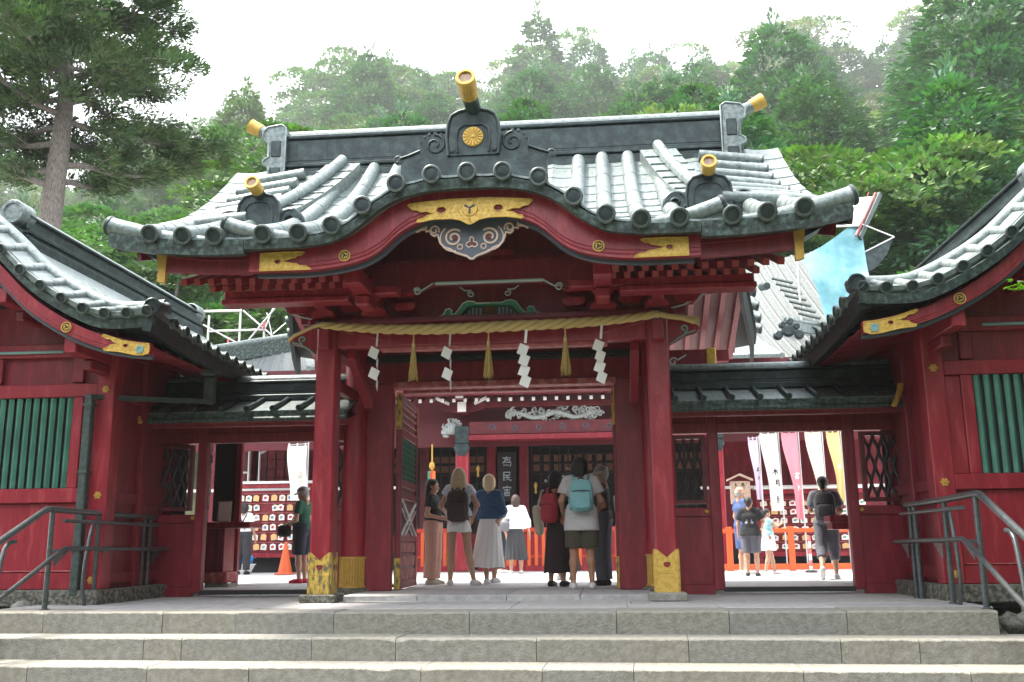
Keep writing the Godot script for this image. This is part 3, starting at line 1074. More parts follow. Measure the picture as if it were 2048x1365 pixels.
	# ---- brackets
	for s in [-1, 1]:
		for e in [[1.36, 1.0], [1.985, 0.92]]:
			var x: float = e[0] * s
			var w: float = e[1]
			st = S()
			# bearing block: base on the plate, tapered sides
			prism(st, [Vector2(x - 0.15 * w, 3.327), Vector2(x - 0.15 * w, 3.36), Vector2(x - 0.10 * w, 3.40), Vector2(x + 0.10 * w, 3.40), Vector2(x + 0.15 * w, 3.36), Vector2(x + 0.15 * w, 3.327)], 0.0, 0.34)
			obj("bearing_block", st, M.lacquer_lit, g)
			st = S()
			prism(st, [Vector2(x - 0.065 * w, 3.402), Vector2(x - 0.075 * w, 3.50), Vector2(x + 0.075 * w, 3.50), Vector2(x + 0.065 * w, 3.402)], 0.02, 0.52)
			obj("bracket_arm", st, M.lacquer_lit, g)
			st = S()
			prism(st, [Vector2(x - 0.08 * w, 3.42), Vector2(x - 0.125 * w, 3.455), Vector2(x - 0.125 * w, 3.53), Vector2(x + 0.125 * w, 3.53), Vector2(x + 0.125 * w, 3.455), Vector2(x + 0.08 * w, 3.42)], 0.525, 0.74)
			obj("bracket_block", st, M.lacquer_lit, g)
			st = S()
			span(st, x - 0.075 * w, x + 0.075 * w, 3.535, 3.66, -0.1, 0.80)
			if e[0] < 1.5:
				span(st, x - 0.098, x + 0.098, 3.43, 3.60, 0.80, 1.36, 0.008)
				span(st, x - 0.085, x + 0.085, 3.30, 3.425, 0.55, 0.9, 0.02)
			obj("bracket_arm", st, M.lacquer_lit if e[0] < 1.5 else M.lacquer, g)
		# small blocks along the wall between the brackets
		for x in [1.02, 1.68, 2.34]:
			st = S()
			var c: float = x * s
			prism(st, [Vector2(c - 0.09, 3.40), Vector2(c - 0.13, 3.435), Vector2(c - 0.13, 3.49), Vector2(c + 0.13, 3.49), Vector2(c + 0.13, 3.435), Vector2(c + 0.09, 3.40)], 0.02, 0.2)
			obj("wall_block", st, M.lacquer_lit, g)
			st = S()
			prism(st, [Vector2(c - 0.09, 3.57), Vector2(c - 0.13, 3.60), Vector2(c - 0.13, 3.64), Vector2(c + 0.13, 3.64), Vector2(c + 0.13, 3.60), Vector2(c + 0.09, 3.57)], 0.02, 0.2)
			obj("wall_block", st, M.lacquer_lit, g)
		# purlin under the rafters
		st = S()
		span(st, 0.98 * s, 3.04 * s, 3.462, 3.56, 0.58, 0.76, 0.012)
		span(st, 1.55 * s, 3.06 * s, 3.39, 3.456, 0.55, 0.79, 0.01)
		obj("purlin", st, M.lacquer_lit, g)
		st = S()
		span(st, 1.46 * s, 2.34 * s, 3.30, 3.42, -0.05, 0.05)
		obj("wall_beam", st, M.lacquer, g)
		# two rows of rafters
		for k in 12:
			var x: float = (1.50 + 0.155 * k) * s
			st = S()
			bar(st, V(x, 3.455 + 0.02 * clampf((absf(x) - 2.4), 0, 1), 1.49), V(x, 3.95, 0.3), 0.07, 0.075)
			obj("flying_rafter", st, M.lacquer_lit, g)
		for k in 11:
			var x: float = (1.475 + 0.152 * k) * s
			st = S()
			bar(st, V(x, 3.462, 1.20), V(x, 3.92, 0.0), 0.068, 0.072)
			obj("rafter", st, M.lacquer_lit, g)
		st = S()
		sheet(st, [[V(1.3 * s, 3.60, 1.55), V(3.3 * s, 3.63, 1.55)], [V(1.3 * s, 4.1, 0.2), V(3.35 * s, 4.1, 0.2)], [V(1.3 * s, 4.5, -0.8), V(3.3 * s, 4.5, -0.8)]], 0.03 * s, false)
		obj("rafter_board", st, M.lacquer, g)
	# rear eaves: rafters seen from below past the posts
	for k in 30:
		var x := -3.4 + k * 6.8 / 29.0
		if absf(x) < 1.5:
			continue
		st = S()
		bar(st, V(x, 3.60, -4.45), V(x, 4.3, -2.8), 0.085, 0.09)
		obj("rear_rafter", st, M.lacquer_lit, g)
	st = S()
	span(st, -3.3, 3.3, 3.40, 3.58, -3.85, -3.70)
	obj("rear_purlin", st, M.lacquer_lit, g)
	st = S()
	sheet(st, [[V(-3.5, 3.68, -4.5), V(3.5, 3.68, -4.5)], [V(-3.4, 4.42, -2.75), V(3.4, 4.42, -2.75)]], 0.03, false)
	obj("rear_rafter_board", st, M.lacquer, g)

func gate_roof(g: Node3D) -> void:
	var st := S()
	var rf := Node3D.new()
	rf.name = "roof"
	g.add_child(rf, true)
	# deck
	for side in 2:
		var rows := []
		for i in 15:
			var z := lerpf(ZE - 0.02, ZR, i / 14.0)
			if side:
				z = 2 * ZR - z
			var row := []
			var e := verge_x(z)
			for j in 61:
				var x := lerpf(-e, e, j / 60.0)
				row.append(V(x, roof_y(x, z) - 0.02, z))
			rows.append(row)
		st = S()
		sheet(st, rows, 0.07 if side == 0 else -0.07)
		obj("roof_deck", st, M.copper if side == 0 else M.fascia_black, rf)
	# eaves fascia of patinated copper following the curve
	for seg in [[-3.84, -2.36, 0.16], [-2.355, 2.355, 0.105], [2.36, 3.84, 0.16]]:
		var rows := [[], []]
		for i in 49:
			var x := lerpf(seg[0], seg[1], i / 48.0)
			var y := roof_y(x, ZE) - 0.01
			rows[0].append(V(x, y, 1.86))
			rows[1].append(V(x, y - seg[2] + 0.03 * clampf(absf(x) - 3.4, 0, 1), 1.845))
		st = S()
		sheet(st, rows, 0.12, true)
		obj("eaves_fascia", st, M.patina, rf)
	st = S()
	for s in [-1, 1]:
		# soffit boards that close the corner flare
		sheet(st, [[V(3.84 * s, 3.93, 1.84), V(3.2 * s, 3.74, 1.75)], [V(3.70 * s, 4.3, 0.6), V(3.2 * s, 4.1, 0.6)], [V(3.46 * s, 5.3, -0.9), V(3.2 * s, 5.2, -0.9)]], 0.05 * s, false)
	obj("verge_soffit", st, M.fascia_black, rf)
	# pan tiles: stepped courses between the rolls
	var xs := [-3.80, -3.36, -3.0, -2.66, -2.14, -1.76, -1.41, -1.09, -0.74, -0.37, 0.0, 0.37, 0.74, 1.09, 1.41, 1.76, 2.14, 2.66, 3.0, 3.36, 3.80]
	for k in xs.size() - 1:
		st = S()
		var a: float = xs[k]
		var b: float = xs[k + 1]
		var z := ZE + 0.05
		var n := 0
		while z > ZR + 0.2:
			var z2 := z - 0.30
			var m := 7
			for j in m:
				var xa := lerpf(a, b, float(j) / m)
				var xb := lerpf(a, b, float(j + 1) / m)
				var dip := func(x: float) -> float:
					var u := (x - a) / (b - a)
					return 0.022 * (pow(2 * u - 1, 2)) - 0.004
				var zc := minf(z, ZE + 0.05)
				var A := V(xa, roof_y(xa, zc) + dip.call(xa) + 0.018, zc)
				var B := V(xb, roof_y(xb, zc) + dip.call(xb) + 0.018, zc)
				var C := V(xb, roof_y(xb, z2) + dip.call(xb) + 0.002, z2)
				var D := V(xa, roof_y(xa, z2) + dip.call(xa) + 0.002, z2)
				st.set_smooth_group(2 + n)
				quad(st, A, D, C, B)
				st.set_smooth_group(-1)
				quad(st, A, B, B - V(0, 0.024, 0), A - V(0, 0.024, 0))
			z = z2
			n += 1
		obj("pan_tiles", st, M.copper, rf)
	# cover rolls
	var r := 0.092
	for x in [-1.09, -0.74, -0.37, 0.0, 0.37, 0.74, 1.09]:
		var pts := []
		for i in 9:
			var z := lerpf(ZE + 0.03, 0.1 if absf(x) < 1.0 else ZR + 0.25, i / 8.0)
			pts.append(V(x, roof_y(x, z) + 0.055, z))
		lead(pts); roll(rf, pts, r)
	for s in [-1, 1]:
		for e in [[1.41, ZR + 0.2], [1.76, ZR + 0.2], [2.14, ZR + 0.2], [2.66, 1.0], [3.0, 0.55], [3.36, 0.75]]:
			var x: float = e[0] * s
			var pts := []
			for i in 10:
				var z := lerpf(ZE + 0.03, e[1], i / 9.0)
				pts.append(V(x, roof_y(x, z) + 0.055, z))
			lead(pts); roll(rf, pts, r)
		# rolls on the rear slope
		for x0 in [0.0, 0.5, 1.0, 1.5, 2.0, 2.5, 3.0, 3.4]:
			if s < 0 and x0 == 0.0:
				continue
			var pts := []
			for i in 6:
				var z := lerpf(2 * ZR - ZE - 0.03, ZR - 0.2, i / 5.0)
				pts.append(V(x0 * s, roof_y(x0 * s, z) + 0.03, z))
			lead(pts); roll(rf, pts, r)
		# verge rolls, pointing sideways
		for k in 8:
			var t := 0.9 + k * 0.29
			var z := ZE - t
			var e := verge_x(z)
			var pts := [V((e + 0.07) * s, roof_y(e, z) + 0.0, z), V((e - 0.25) * s, roof_y(e, z) + 0.05, z), V(2.7 * s, roof_y(e, z) + 0.12, z)]
			roll(rf, pts, 0.075, true)
		for k in 9:
			var z := 2 * ZR - ZE + 0.35 + k * 0.31
			var e := verge_x(z)
			var pts := [V((e + 0.07) * s, roof_y(e, z), z), V((e - 0.25) * s, roof_y(e, z) + 0.05, z), V(2.7 * s, roof_y(e, z) + 0.1, z)]
			roll(rf, pts, 0.075, true)
		# barge board along the verge
		for side in 2:
			var rows := [[], []]
			for i in 13:
				var z := lerpf(ZE - 0.1, ZR, i / 12.0)
				if side:
					z = 2 * ZR - z
				var e := verge_x(z)
				rows[0].append(V((e - 0.02) * s, roof_y(e, z) - 0.04, z))
				rows[1].append(V((e - 0.05) * s, roof_y(e, z) - (0.36 if side == 0 else 0.60) + 0.14 * smoothstep(1.2, 2.0, absf(z - ZR)), z))
			st = S()
			sheet(st, rows, 0.06)
			obj("verge_board", st, M.fascia_black, rf)
			if side:
				continue
			rows = [[], []]
			for i in 13:
				var z := lerpf(ZE - 0.35, ZR, i / 12.0)
				if side:
					z = 2 * ZR - z
				var e := verge_x(z) - (0.10 if side == 0 else 0.26)
				rows[0].append(V(e * s, roof_y(e, z) - 0.10, z))
				rows[1].append(V((e - 0.03) * s, roof_y(e, z) - (0.50 if side == 0 else 0.72) + 0.18 * smoothstep(1.2, 2.0, absf(z - ZR)), z))
			st = S()
			sheet(st, rows, 0.05)
			obj("inner_verge_board", st, M.lacquer, rf)
		# edge tubes along the eaves: outer corner and the end of the gable section
		for e in [[2.72, 3.86, 0.10, 0.0], [1.62, 2.58, 0.085, 0.10]]:
			var pts := []
			var rr := []
			for i in 12:
				var u := i / 11.0
				var x: float = lerpf(e[0], e[1], u)
				pts.append(V(x * s, roof_y(x, ZE) + 0.0 + 0.07 * u * u + e[3] * pow(u, 2.5), ZE - 0.05 + 0.04 * u))
				rr.append(lerpf(0.045, e[2], minf(1, u * 1.3)))
			st = S()
			tube(st, pts, rr, 12)
			obj("edge_tube", st, M.copper, rf)
			st = S()
			tile_end(st, pts[-1], pts[-1] - pts[-2], e[2])
			obj("end_tile", st, M.copper_dark, rf)
		# filler below the inner edge tube
		st = S()
		var fill := []
		for i in 8:
			var x := lerpf(1.7, 2.57, i / 7.0)
			fill.append(Vector2(x * s, roof_y(x, ZE) + 0.05 + 0.14 * pow(i / 7.0, 2.5)))
		fill.append(Vector2(2.57 * s, 3.68)); fill.append(Vector2(1.7 * s, 3.72))
		prism(st, fill, 1.80, 1.93)
		obj("gable_end_fill", st, M.patina, rf)
		# descending ridge with its flat slab, cap roll and demon tile
		var rows2 := []
		var cap := []
		for i in 9:
			var u := i / 8.0
			var z := lerpf(0.92, -1.0, u)
			var x := lerpf(2.58, 2.16, u)
			var y := slope(z) + 0.18 + 0.06 * u
			rows2.append([V((x - 0.24) * s, y, z), V((x + 0.24) * s, y, z)])
			cap.append(V(x * s, y + 0.05, z + 0.02))
		st = S()
		sheet(st, rows2, 0.20 * s, true)
		for i in 8:
			var a: Array = rows2[i]
			tube(st, [a[0] + V(0, 0.012, 0), a[1] + V(0, 0.012, 0)], 0.012, 6)
		obj("descending_ridge", st, M.copper, rf)
		roll(rf, cap, 0.075, false)
		demon_tile(rf, V(2.56 * s, slope(0.98) + 0.05, 1.0), s)
	# main ridge: layered courses with a cap roll
	st = S()
	var ys := [[5.70, 5.80, 0.27], [5.80, 5.86, 0.23], [5.86, 5.92, 0.26], [5.92, 5.97, 0.22], [5.97, 6.30, 0.19], [6.30, 6.36, 0.23]]
	for e in ys:
		span(st, -3.06, 3.06, e[0] + 0.002, e[1] - 0.002, ZR - e[2], ZR + e[2], 0.012)
	for k in 14:
		var x := -2.9 + k * 5.8 / 13.0
		span(st, x - 0.004, x + 0.004, 5.985, 6.295, ZR - 0.195, ZR + 0.195, 0)
	var ridge := obj("main_ridge", st, M.copper_dark, rf)
	st = S()
	tube(st, [V(-3.1, 6.40, ZR), V(-1, 6.40, ZR), V(1, 6.40, ZR), V(3.1, 6.40, ZR)], 0.105, 14)
	obj("ridge_cap", st, M.copper, rf)
	for s in [-1, 1]:
		# ridge-end tile: stepped scroll block
		st = S()
		var prof := [Vector2(3.04, 5.55), Vector2(3.04, 6.46), Vector2(3.10, 6.50), Vector2(3.30, 6.47), Vector2(3.36, 6.40), Vector2(3.35, 6.28), Vector2(3.28, 6.24), Vector2(3.27, 6.02), Vector2(3.34, 5.98), Vector2(3.35, 5.92), Vector2(3.27, 5.88), Vector2(3.27, 5.70), Vector2(3.30, 5.55)]
		prism(st, prof if s > 0 else mirror(prof), ZR - 0.28, ZR + 0.28)
		for zz in [-0.28, 0.28]:
			var rim := []
			for p in prof:
				rim.append(V(p.x * s, p.y, ZR + zz))
			rim.append(rim[0])
			tube(st, rim, 0.018, 6)
		var oni := obj("ridge_end_tile", st, M.copper, rf)
		st = S()
		span(st, 3.10 * s, 3.24 * s, 6.02, 6.26, ZR - 0.30, ZR + 0.30, 0.01)
		span(st, 3.10 * s, 3.25 * s, 5.70, 5.86, ZR - 0.30, ZR + 0.30, 0.01)
		obj("end_tile_panel", st, M.copper_dark, oni)
		st = S()
		tube(st, [V(3.1 * s, 6.44, ZR), V(3.3 * s, 6.47, ZR), V(3.48 * s, 6.54, ZR), V(3.6 * s, 6.60, ZR)], [0.09, 0.085, 0.085, 0.09], 12)
		obj("finial_tube", st, M.copper, oni)
		st = S()
		tube(st, [V(3.49 * s, 6.545, ZR), V(3.60 * s, 6.602, ZR), V(3.66 * s, 6.635, ZR)], [0.093, 0.102, 0.108], 14)
		obj("gold_tip", st, M.gold_matt, oni)
	# ridge of the front gable with its great demon tile
	st = S()
	span(st, -0.13, 0.13, 4.40, 4.75, -0.4, 1.42, 0.02)
	span(st, -0.17, 0.17, 4.36, 4.48, -0.2, 1.42, 0.02)
	obj("gable_ridge", st, M.copper_dark, rf)
	st = S()
	prism(st, [Vector2(-0.80, 4.47), Vector2(-0.80, 4.70), Vector2(-0.76, 4.765), Vector2(-0.3, 4.80), Vector2(0.3, 4.80), Vector2(0.76, 4.765), Vector2(0.80, 4.70), Vector2(0.80, 4.47), Vector2(0.5, 4.53), Vector2(-0.5, 4.53)], 1.34, 1.52)
	var base := obj("gable_crest", st, M.copper_dark, rf)
	st = S()
	var body := [Vector2(-0.27, 4.78), Vector2(-0.29, 4.98), Vector2(-0.275, 5.15), Vector2(-0.24, 5.245), Vector2(-0.16, 5.29), Vector2(-0.05, 5.315), Vector2(0.05, 5.315), Vector2(0.16, 5.29), Vector2(0.24, 5.245), Vector2(0.275, 5.15), Vector2(0.29, 4.98), Vector2(0.27, 4.78)]
	prism(st, body, 1.36, 1.54)
	var rim2 := []
	for p in body:
		rim2.append(V(p.x, p.y, 1.54))
	tube(st, rim2, 0.022, 6)
	var inner := [Vector2(-0.17, 4.81), Vector2(-0.185, 4.95), Vector2(-0.165, 5.08), Vector2(-0.10, 5.13), Vector2(0.10, 5.13), Vector2(0.165, 5.08), Vector2(0.185, 4.95), Vector2(0.17, 4.81)]
	rim2 = []
	for p in inner:
		rim2.append(V(p.x, p.y, 1.545))
	tube(st, rim2, 0.015, 6)
	for s in [-1, 1]:
		lathe(st, [Vector2(0.02, 0.0), Vector2(0.03, 0.02), Vector2(0, 0.025)], 8, Transform3D(Basis.IDENTITY, V(0.23 * s, 4.84, 1.54)))
	obj("crest_body", st, M.copper_dark, base)
	for s in [-1, 1]:
		st = S()
		var fin_ := []
		for i in 13:
			var a := PI * i / 12.0 * 1.0
			fin_.append(Vector2(0.44 - cos(a) * -0.15 * 1.0, 4.90 + sin(a) * 0.155 + 0.012 * sin(i * PI)))
		fin_.append(Vector2(0.29, 4.78)); fin_.append(Vector2(0.84, 4.765)); fin_.append(Vector2(0.80, 4.80)); fin_.append(Vector2(0.68, 4.84)); fin_.append(Vector2(0.60, 4.88))
		var hull := Geometry2D.convex_hull(PackedVector2Array(fin_.slice(0, 13) + [Vector2(0.29, 4.78), Vector2(0.60, 4.775)]))
		var hp := []
		for p in hull.slice(0, hull.size() - 1):
			hp.append(Vector2(p.x * s, p.y))
		prism(st, hp, 1.38, 1.50)
		var tail := [Vector2(0.58, 4.77), Vector2(0.86, 4.765), Vector2(0.80, 4.80), Vector2(0.68, 4.84), Vector2(0.585, 4.90)]
		prism(st, tail if s > 0 else mirror(tail), 1.385, 1.47)
		tube(st, spiral(V(0.43 * s, 4.93, 1.505), 0.12, 0.03, PI / 2, 1.4 * s, 24), 0.013, 6)
		tube(st, [V(0.60 * s, 4.88, 1.48), V(0.72 * s, 4.83, 1.48), V(0.82 * s, 4.80, 1.48)], 0.014, 6)
		for k in 6:
			var a := 0.4 + k * 0.42
			tube(st, [V((0.44 + cos(a) * 0.15) * s, 4.91 + sin(a) * 0.15, 1.39), V((0.44 + cos(a) * 0.16) * s, 4.91 + sin(a) * 0.16, 1.51)], 0.02, 6)
		tube(st, spiral(V(0.84 * s, 4.80, 1.45), 0.055, 0.02, -1.5, 0.9 * s, 14), 0.014, 6)
		obj("crest_scroll", st, M.copper_dark, base)
	# gold chrysanthemum disc
	st = S()
	lathe(st, [Vector2(0.112, -0.01), Vector2(0.112, 0.012), Vector2(0.0, 0.012)], 32, Transform3D(Basis.IDENTITY, V(0, 4.985, 1.55)))
	for k in 16:
		var a := TAU * k / 16.0
		var d := V(cos(a), sin(a), 0)
		tube(st, [V(0, 4.985, 1.563) + d * 0.03, V(0, 4.985, 1.563) + d * 0.075, V(0, 4.985, 1.560) + d * 0.102], [0.006, 0.014, 0.017], 7)
	lathe(st, [Vector2(0.022, 0.0), Vector2(0.018, 0.012), Vector2(0, 0.016)], 12, Transform3D(Basis.IDENTITY, V(0, 4.985, 1.567)))
	obj("gold_flower_disc", st, M.gold, base)
	# tube above it with a gold mouth
	gold_tube(base, [V(0, 5.24, 1.42), V(0, 5.33, 1.52), V(-0.015, 5.38, 1.68), V(-0.02, 5.455, 1.98)], 0.085, 0.105)

func gold_tube(parent: Node, pts: Array, r0: float, r1: float) -> void:
	var st := S()
	tube(st, pts, [r0, r0, r0 * 1.05, r1 * 0.98], 16)
	var o := obj("tube", st, M.copper_dark, parent)
	st = S()
	var d: Vector3 = (pts[3] - pts[2]).normalized()
	var mid: Vector3 = pts[2].lerp(pts[3], 0.12)
	tube(st, [mid, pts[2].lerp(pts[3], 0.5), pts[3]], [r0 * 1.10, r0 * 1.14, r1], 18, false)
	lathe(st, [Vector2(r1, -0.01), Vector2(r1 * 1.06, 0.01), Vector2(r1 * 0.98, 0.035), Vector2(r1 * 0.70, 0.035), Vector2(r1 * 0.64, 0.0)], 22, Transform3D(aim(d), pts[3]))
	obj("gold_mouth", st, M.gold_matt, o)
	st = S()
	var h := heart(Vector2(0, 0), r1 * 0.66)
	prism(st, h, -0.02, 0.012, Transform3D(aim(d), pts[3]))
	obj("mouth_heart", st, M.wood_pale, o)

func demon_tile(parent: Node, c: Vector3, s: int) -> void:
	var t := Transform3D(Basis.IDENTITY, c)
	var st := S()
	var body := [Vector2(-0.24, -0.05), Vector2(-0.25, 0.12), Vector2(-0.23, 0.26), Vector2(-0.17, 0.34), Vector2(-0.06, 0.37), Vector2(0.06, 0.37), Vector2(0.17, 0.34), Vector2(0.23, 0.26), Vector2(0.25, 0.12), Vector2(0.24, -0.05)]
	prism(st, body, -0.08, 0.06, t)
	var rim := []
	for p in body:
		rim.append(t * V(p.x, p.y, 0.06))
	tube(st, rim, 0.02, 6)
	rim = []
	for p in body:
		rim.append(t * V(p.x * 0.68, p.y * 0.72 + 0.01, 0.062))
	tube(st, rim, 0.012, 6)
	var o := obj("demon_tile", st, M.copper_dark, parent)
	for k in [-1, 1]:
		st = S()
		lathe(st, [Vector2(0.13, -0.1), Vector2(0.15, -0.08), Vector2(0.15, 0.03), Vector2(0.13, 0.05), Vector2(0.05, 0.05), Vector2(0.04, 0.02), Vector2(0, 0.02)], 18, t * Transform3D(Basis.IDENTITY, V(0.36 * k, 0.06, 0)))
		tube(st, spiral(t * V(0.36 * k, 0.06, 0.052), 0.12, 0.03, 1.2, 1.2 * k, 18), 0.012, 6)
		obj("side_scroll", st, M.copper_dark, o)
	gold_tube(o, [t * V(0, 0.30, -0.05), t * V(0, 0.36, 0.02), t * V(0, 0.39, 0.1), t * V(-0.01, 0.43, 0.26)], 0.07, 0.085)

func gate_doors(g: Node3D) -> void:
	for s in [-1, 1]:
		# leaf standing open, turned back along the passage
		var d := Node3D.new()
		d.name = "door_leaf"
		g.add_child(d, true)
		d.position = V(1.43 * s if s < 0 else 1.475, 0.075, ZR - 0.12)
		d.rotation.y = PI / 2 + (0.04 if s < 0 else -0.035)
		# in the leaf's own frame x runs back into the passage, z faces sideways
		var st := S()
		span(st, 0, 0.10, 0, 2.60, -0.035, 0.035)
		span(st, 1.36, 1.46, 0, 2.60, -0.035, 0.035)
		for y in [0.0, 0.62, 1.18, 1.34, 2.02, 2.50]:
			span(st, 0.1, 1.36, y, y + 0.10, -0.03, 0.03)
		obj("leaf_frame", st, M.lacquer, d)
		st = S()
		span(st, 0.1, 1.36, 0.1, 2.5, -0.012, 0.012, 0)
		obj("leaf_panel", st, M.red_dark, d)
		for k in 3:
			st = S()
			span(st, 0.1, 1.36, 0.10 + k * 0.18, 0.25 + k * 0.18, -0.026, 0.026, 0.012)
			obj("lower_board", st, M.lacquer_worn_lit, d)  # paler red paints courtyard light onto the boards
		for k in 4:
			st = S()
			span(st, 0.1, 1.36, 2.13 + k * 0.10, 2.155 + k * 0.10, -0.034, 0.034, 0.006)
			obj("upper_slat", st, M.lacquer_worn_lit, d)  # slats made paler to carry the light from the courtyard
		st = S()
		for zz in [-0.03, 0.03]:
			bar(st, V(0.12, 0.70, zz), V(1.34, 1.16, zz), 0.03, 0.04)
			bar(st, V(0.12, 1.16, zz * 1.2), V(1.34, 0.70, zz * 1.2), 0.03, 0.04)
			bar(st, V(0.4, 0.70, zz * 1.1), V(1.34, 1.05, zz * 1.1), 0.02, 0.02)
			bar(st, V(0.12, 1.05, zz * 1.15), V(1.06, 0.70, zz * 1.15), 0.02, 0.02)
		obj("cross_brace", st, M.white_paint, d)  # white tone paints in courtyard light on the braces
		st = S()
		for zz in [-0.02, 0.02]:
			for k in 16:
				bar(st, V(0.14 + k * 0.076, 1.45, zz), V(0.14 + k * 0.076, 2.01, zz), 0.012, 0.012, 0)
			for k in 7:
				bar(st, V(0.12, 1.49 + k * 0.08, zz), V(1.34, 1.49 + k * 0.08, zz), 0.012, 0.012, 0)
		obj("lattice", st, M.green_bar, d)
		for x in [0.0, 1.46]:
			for e in [[0.0, 0.4], [2.1, 2.6]]:
				st = S()
				span(st, x - 0.012, x + 0.012, e[0], e[1], -0.04, 0.04, 0.006)
				obj("gold_edging", st, M.gold_worn, d)

# ------------------------------------------------------------------ side galleries between the gate and the pavilions
func lattice_window(parent: Node, x0: float, x1: float, y0: float, y1: float, z: float) -> void:
	var st := S()
	for e in [[x0 - 0.05, x0, y0 - 0.05, y1 + 0.05], [x1, x1 + 0.05, y0 - 0.05, y1 + 0.05], [x0, x1, y0 - 0.05, y0], [x0, x1, y1, y1 + 0.05]]:
		span(st, e[0], e[1], e[2], e[3], z - 0.04, z + 0.045)
	var w := obj("lattice_window", st, M.lacquer_deep_shade, parent)
	# net of lozenges with curved bars
	var nx := maxi(2, int(round((x1 - x0) / 0.105)))
	var step := (x1 - x0) / nx
	var ny := int(round((y1 - y0) / (step * 1.75)))
	var h := (y1 - y0) / ny
	for k in range(0, nx + 1):
		for s in [-1, 1]:
			st = S()
			var pts := []
			for i in ny * 6 + 1:
				var y := y0 + h * i / 6.0
				var x: float = x0 + step * k + s * step * 0.5 * (0.5 - 0.5 * cos(TAU * i / 6.0 * 0.5)) * 1.0
				if s < 0 and k == 0 or s > 0 and k == nx:
					continue
				pts.append(V(x, y, z + 0.004 * s))
			if pts.size() > 1:
				tube(st, pts, 0.021, 6)
				obj("lattice_bar", st, M.dark_wood, w)

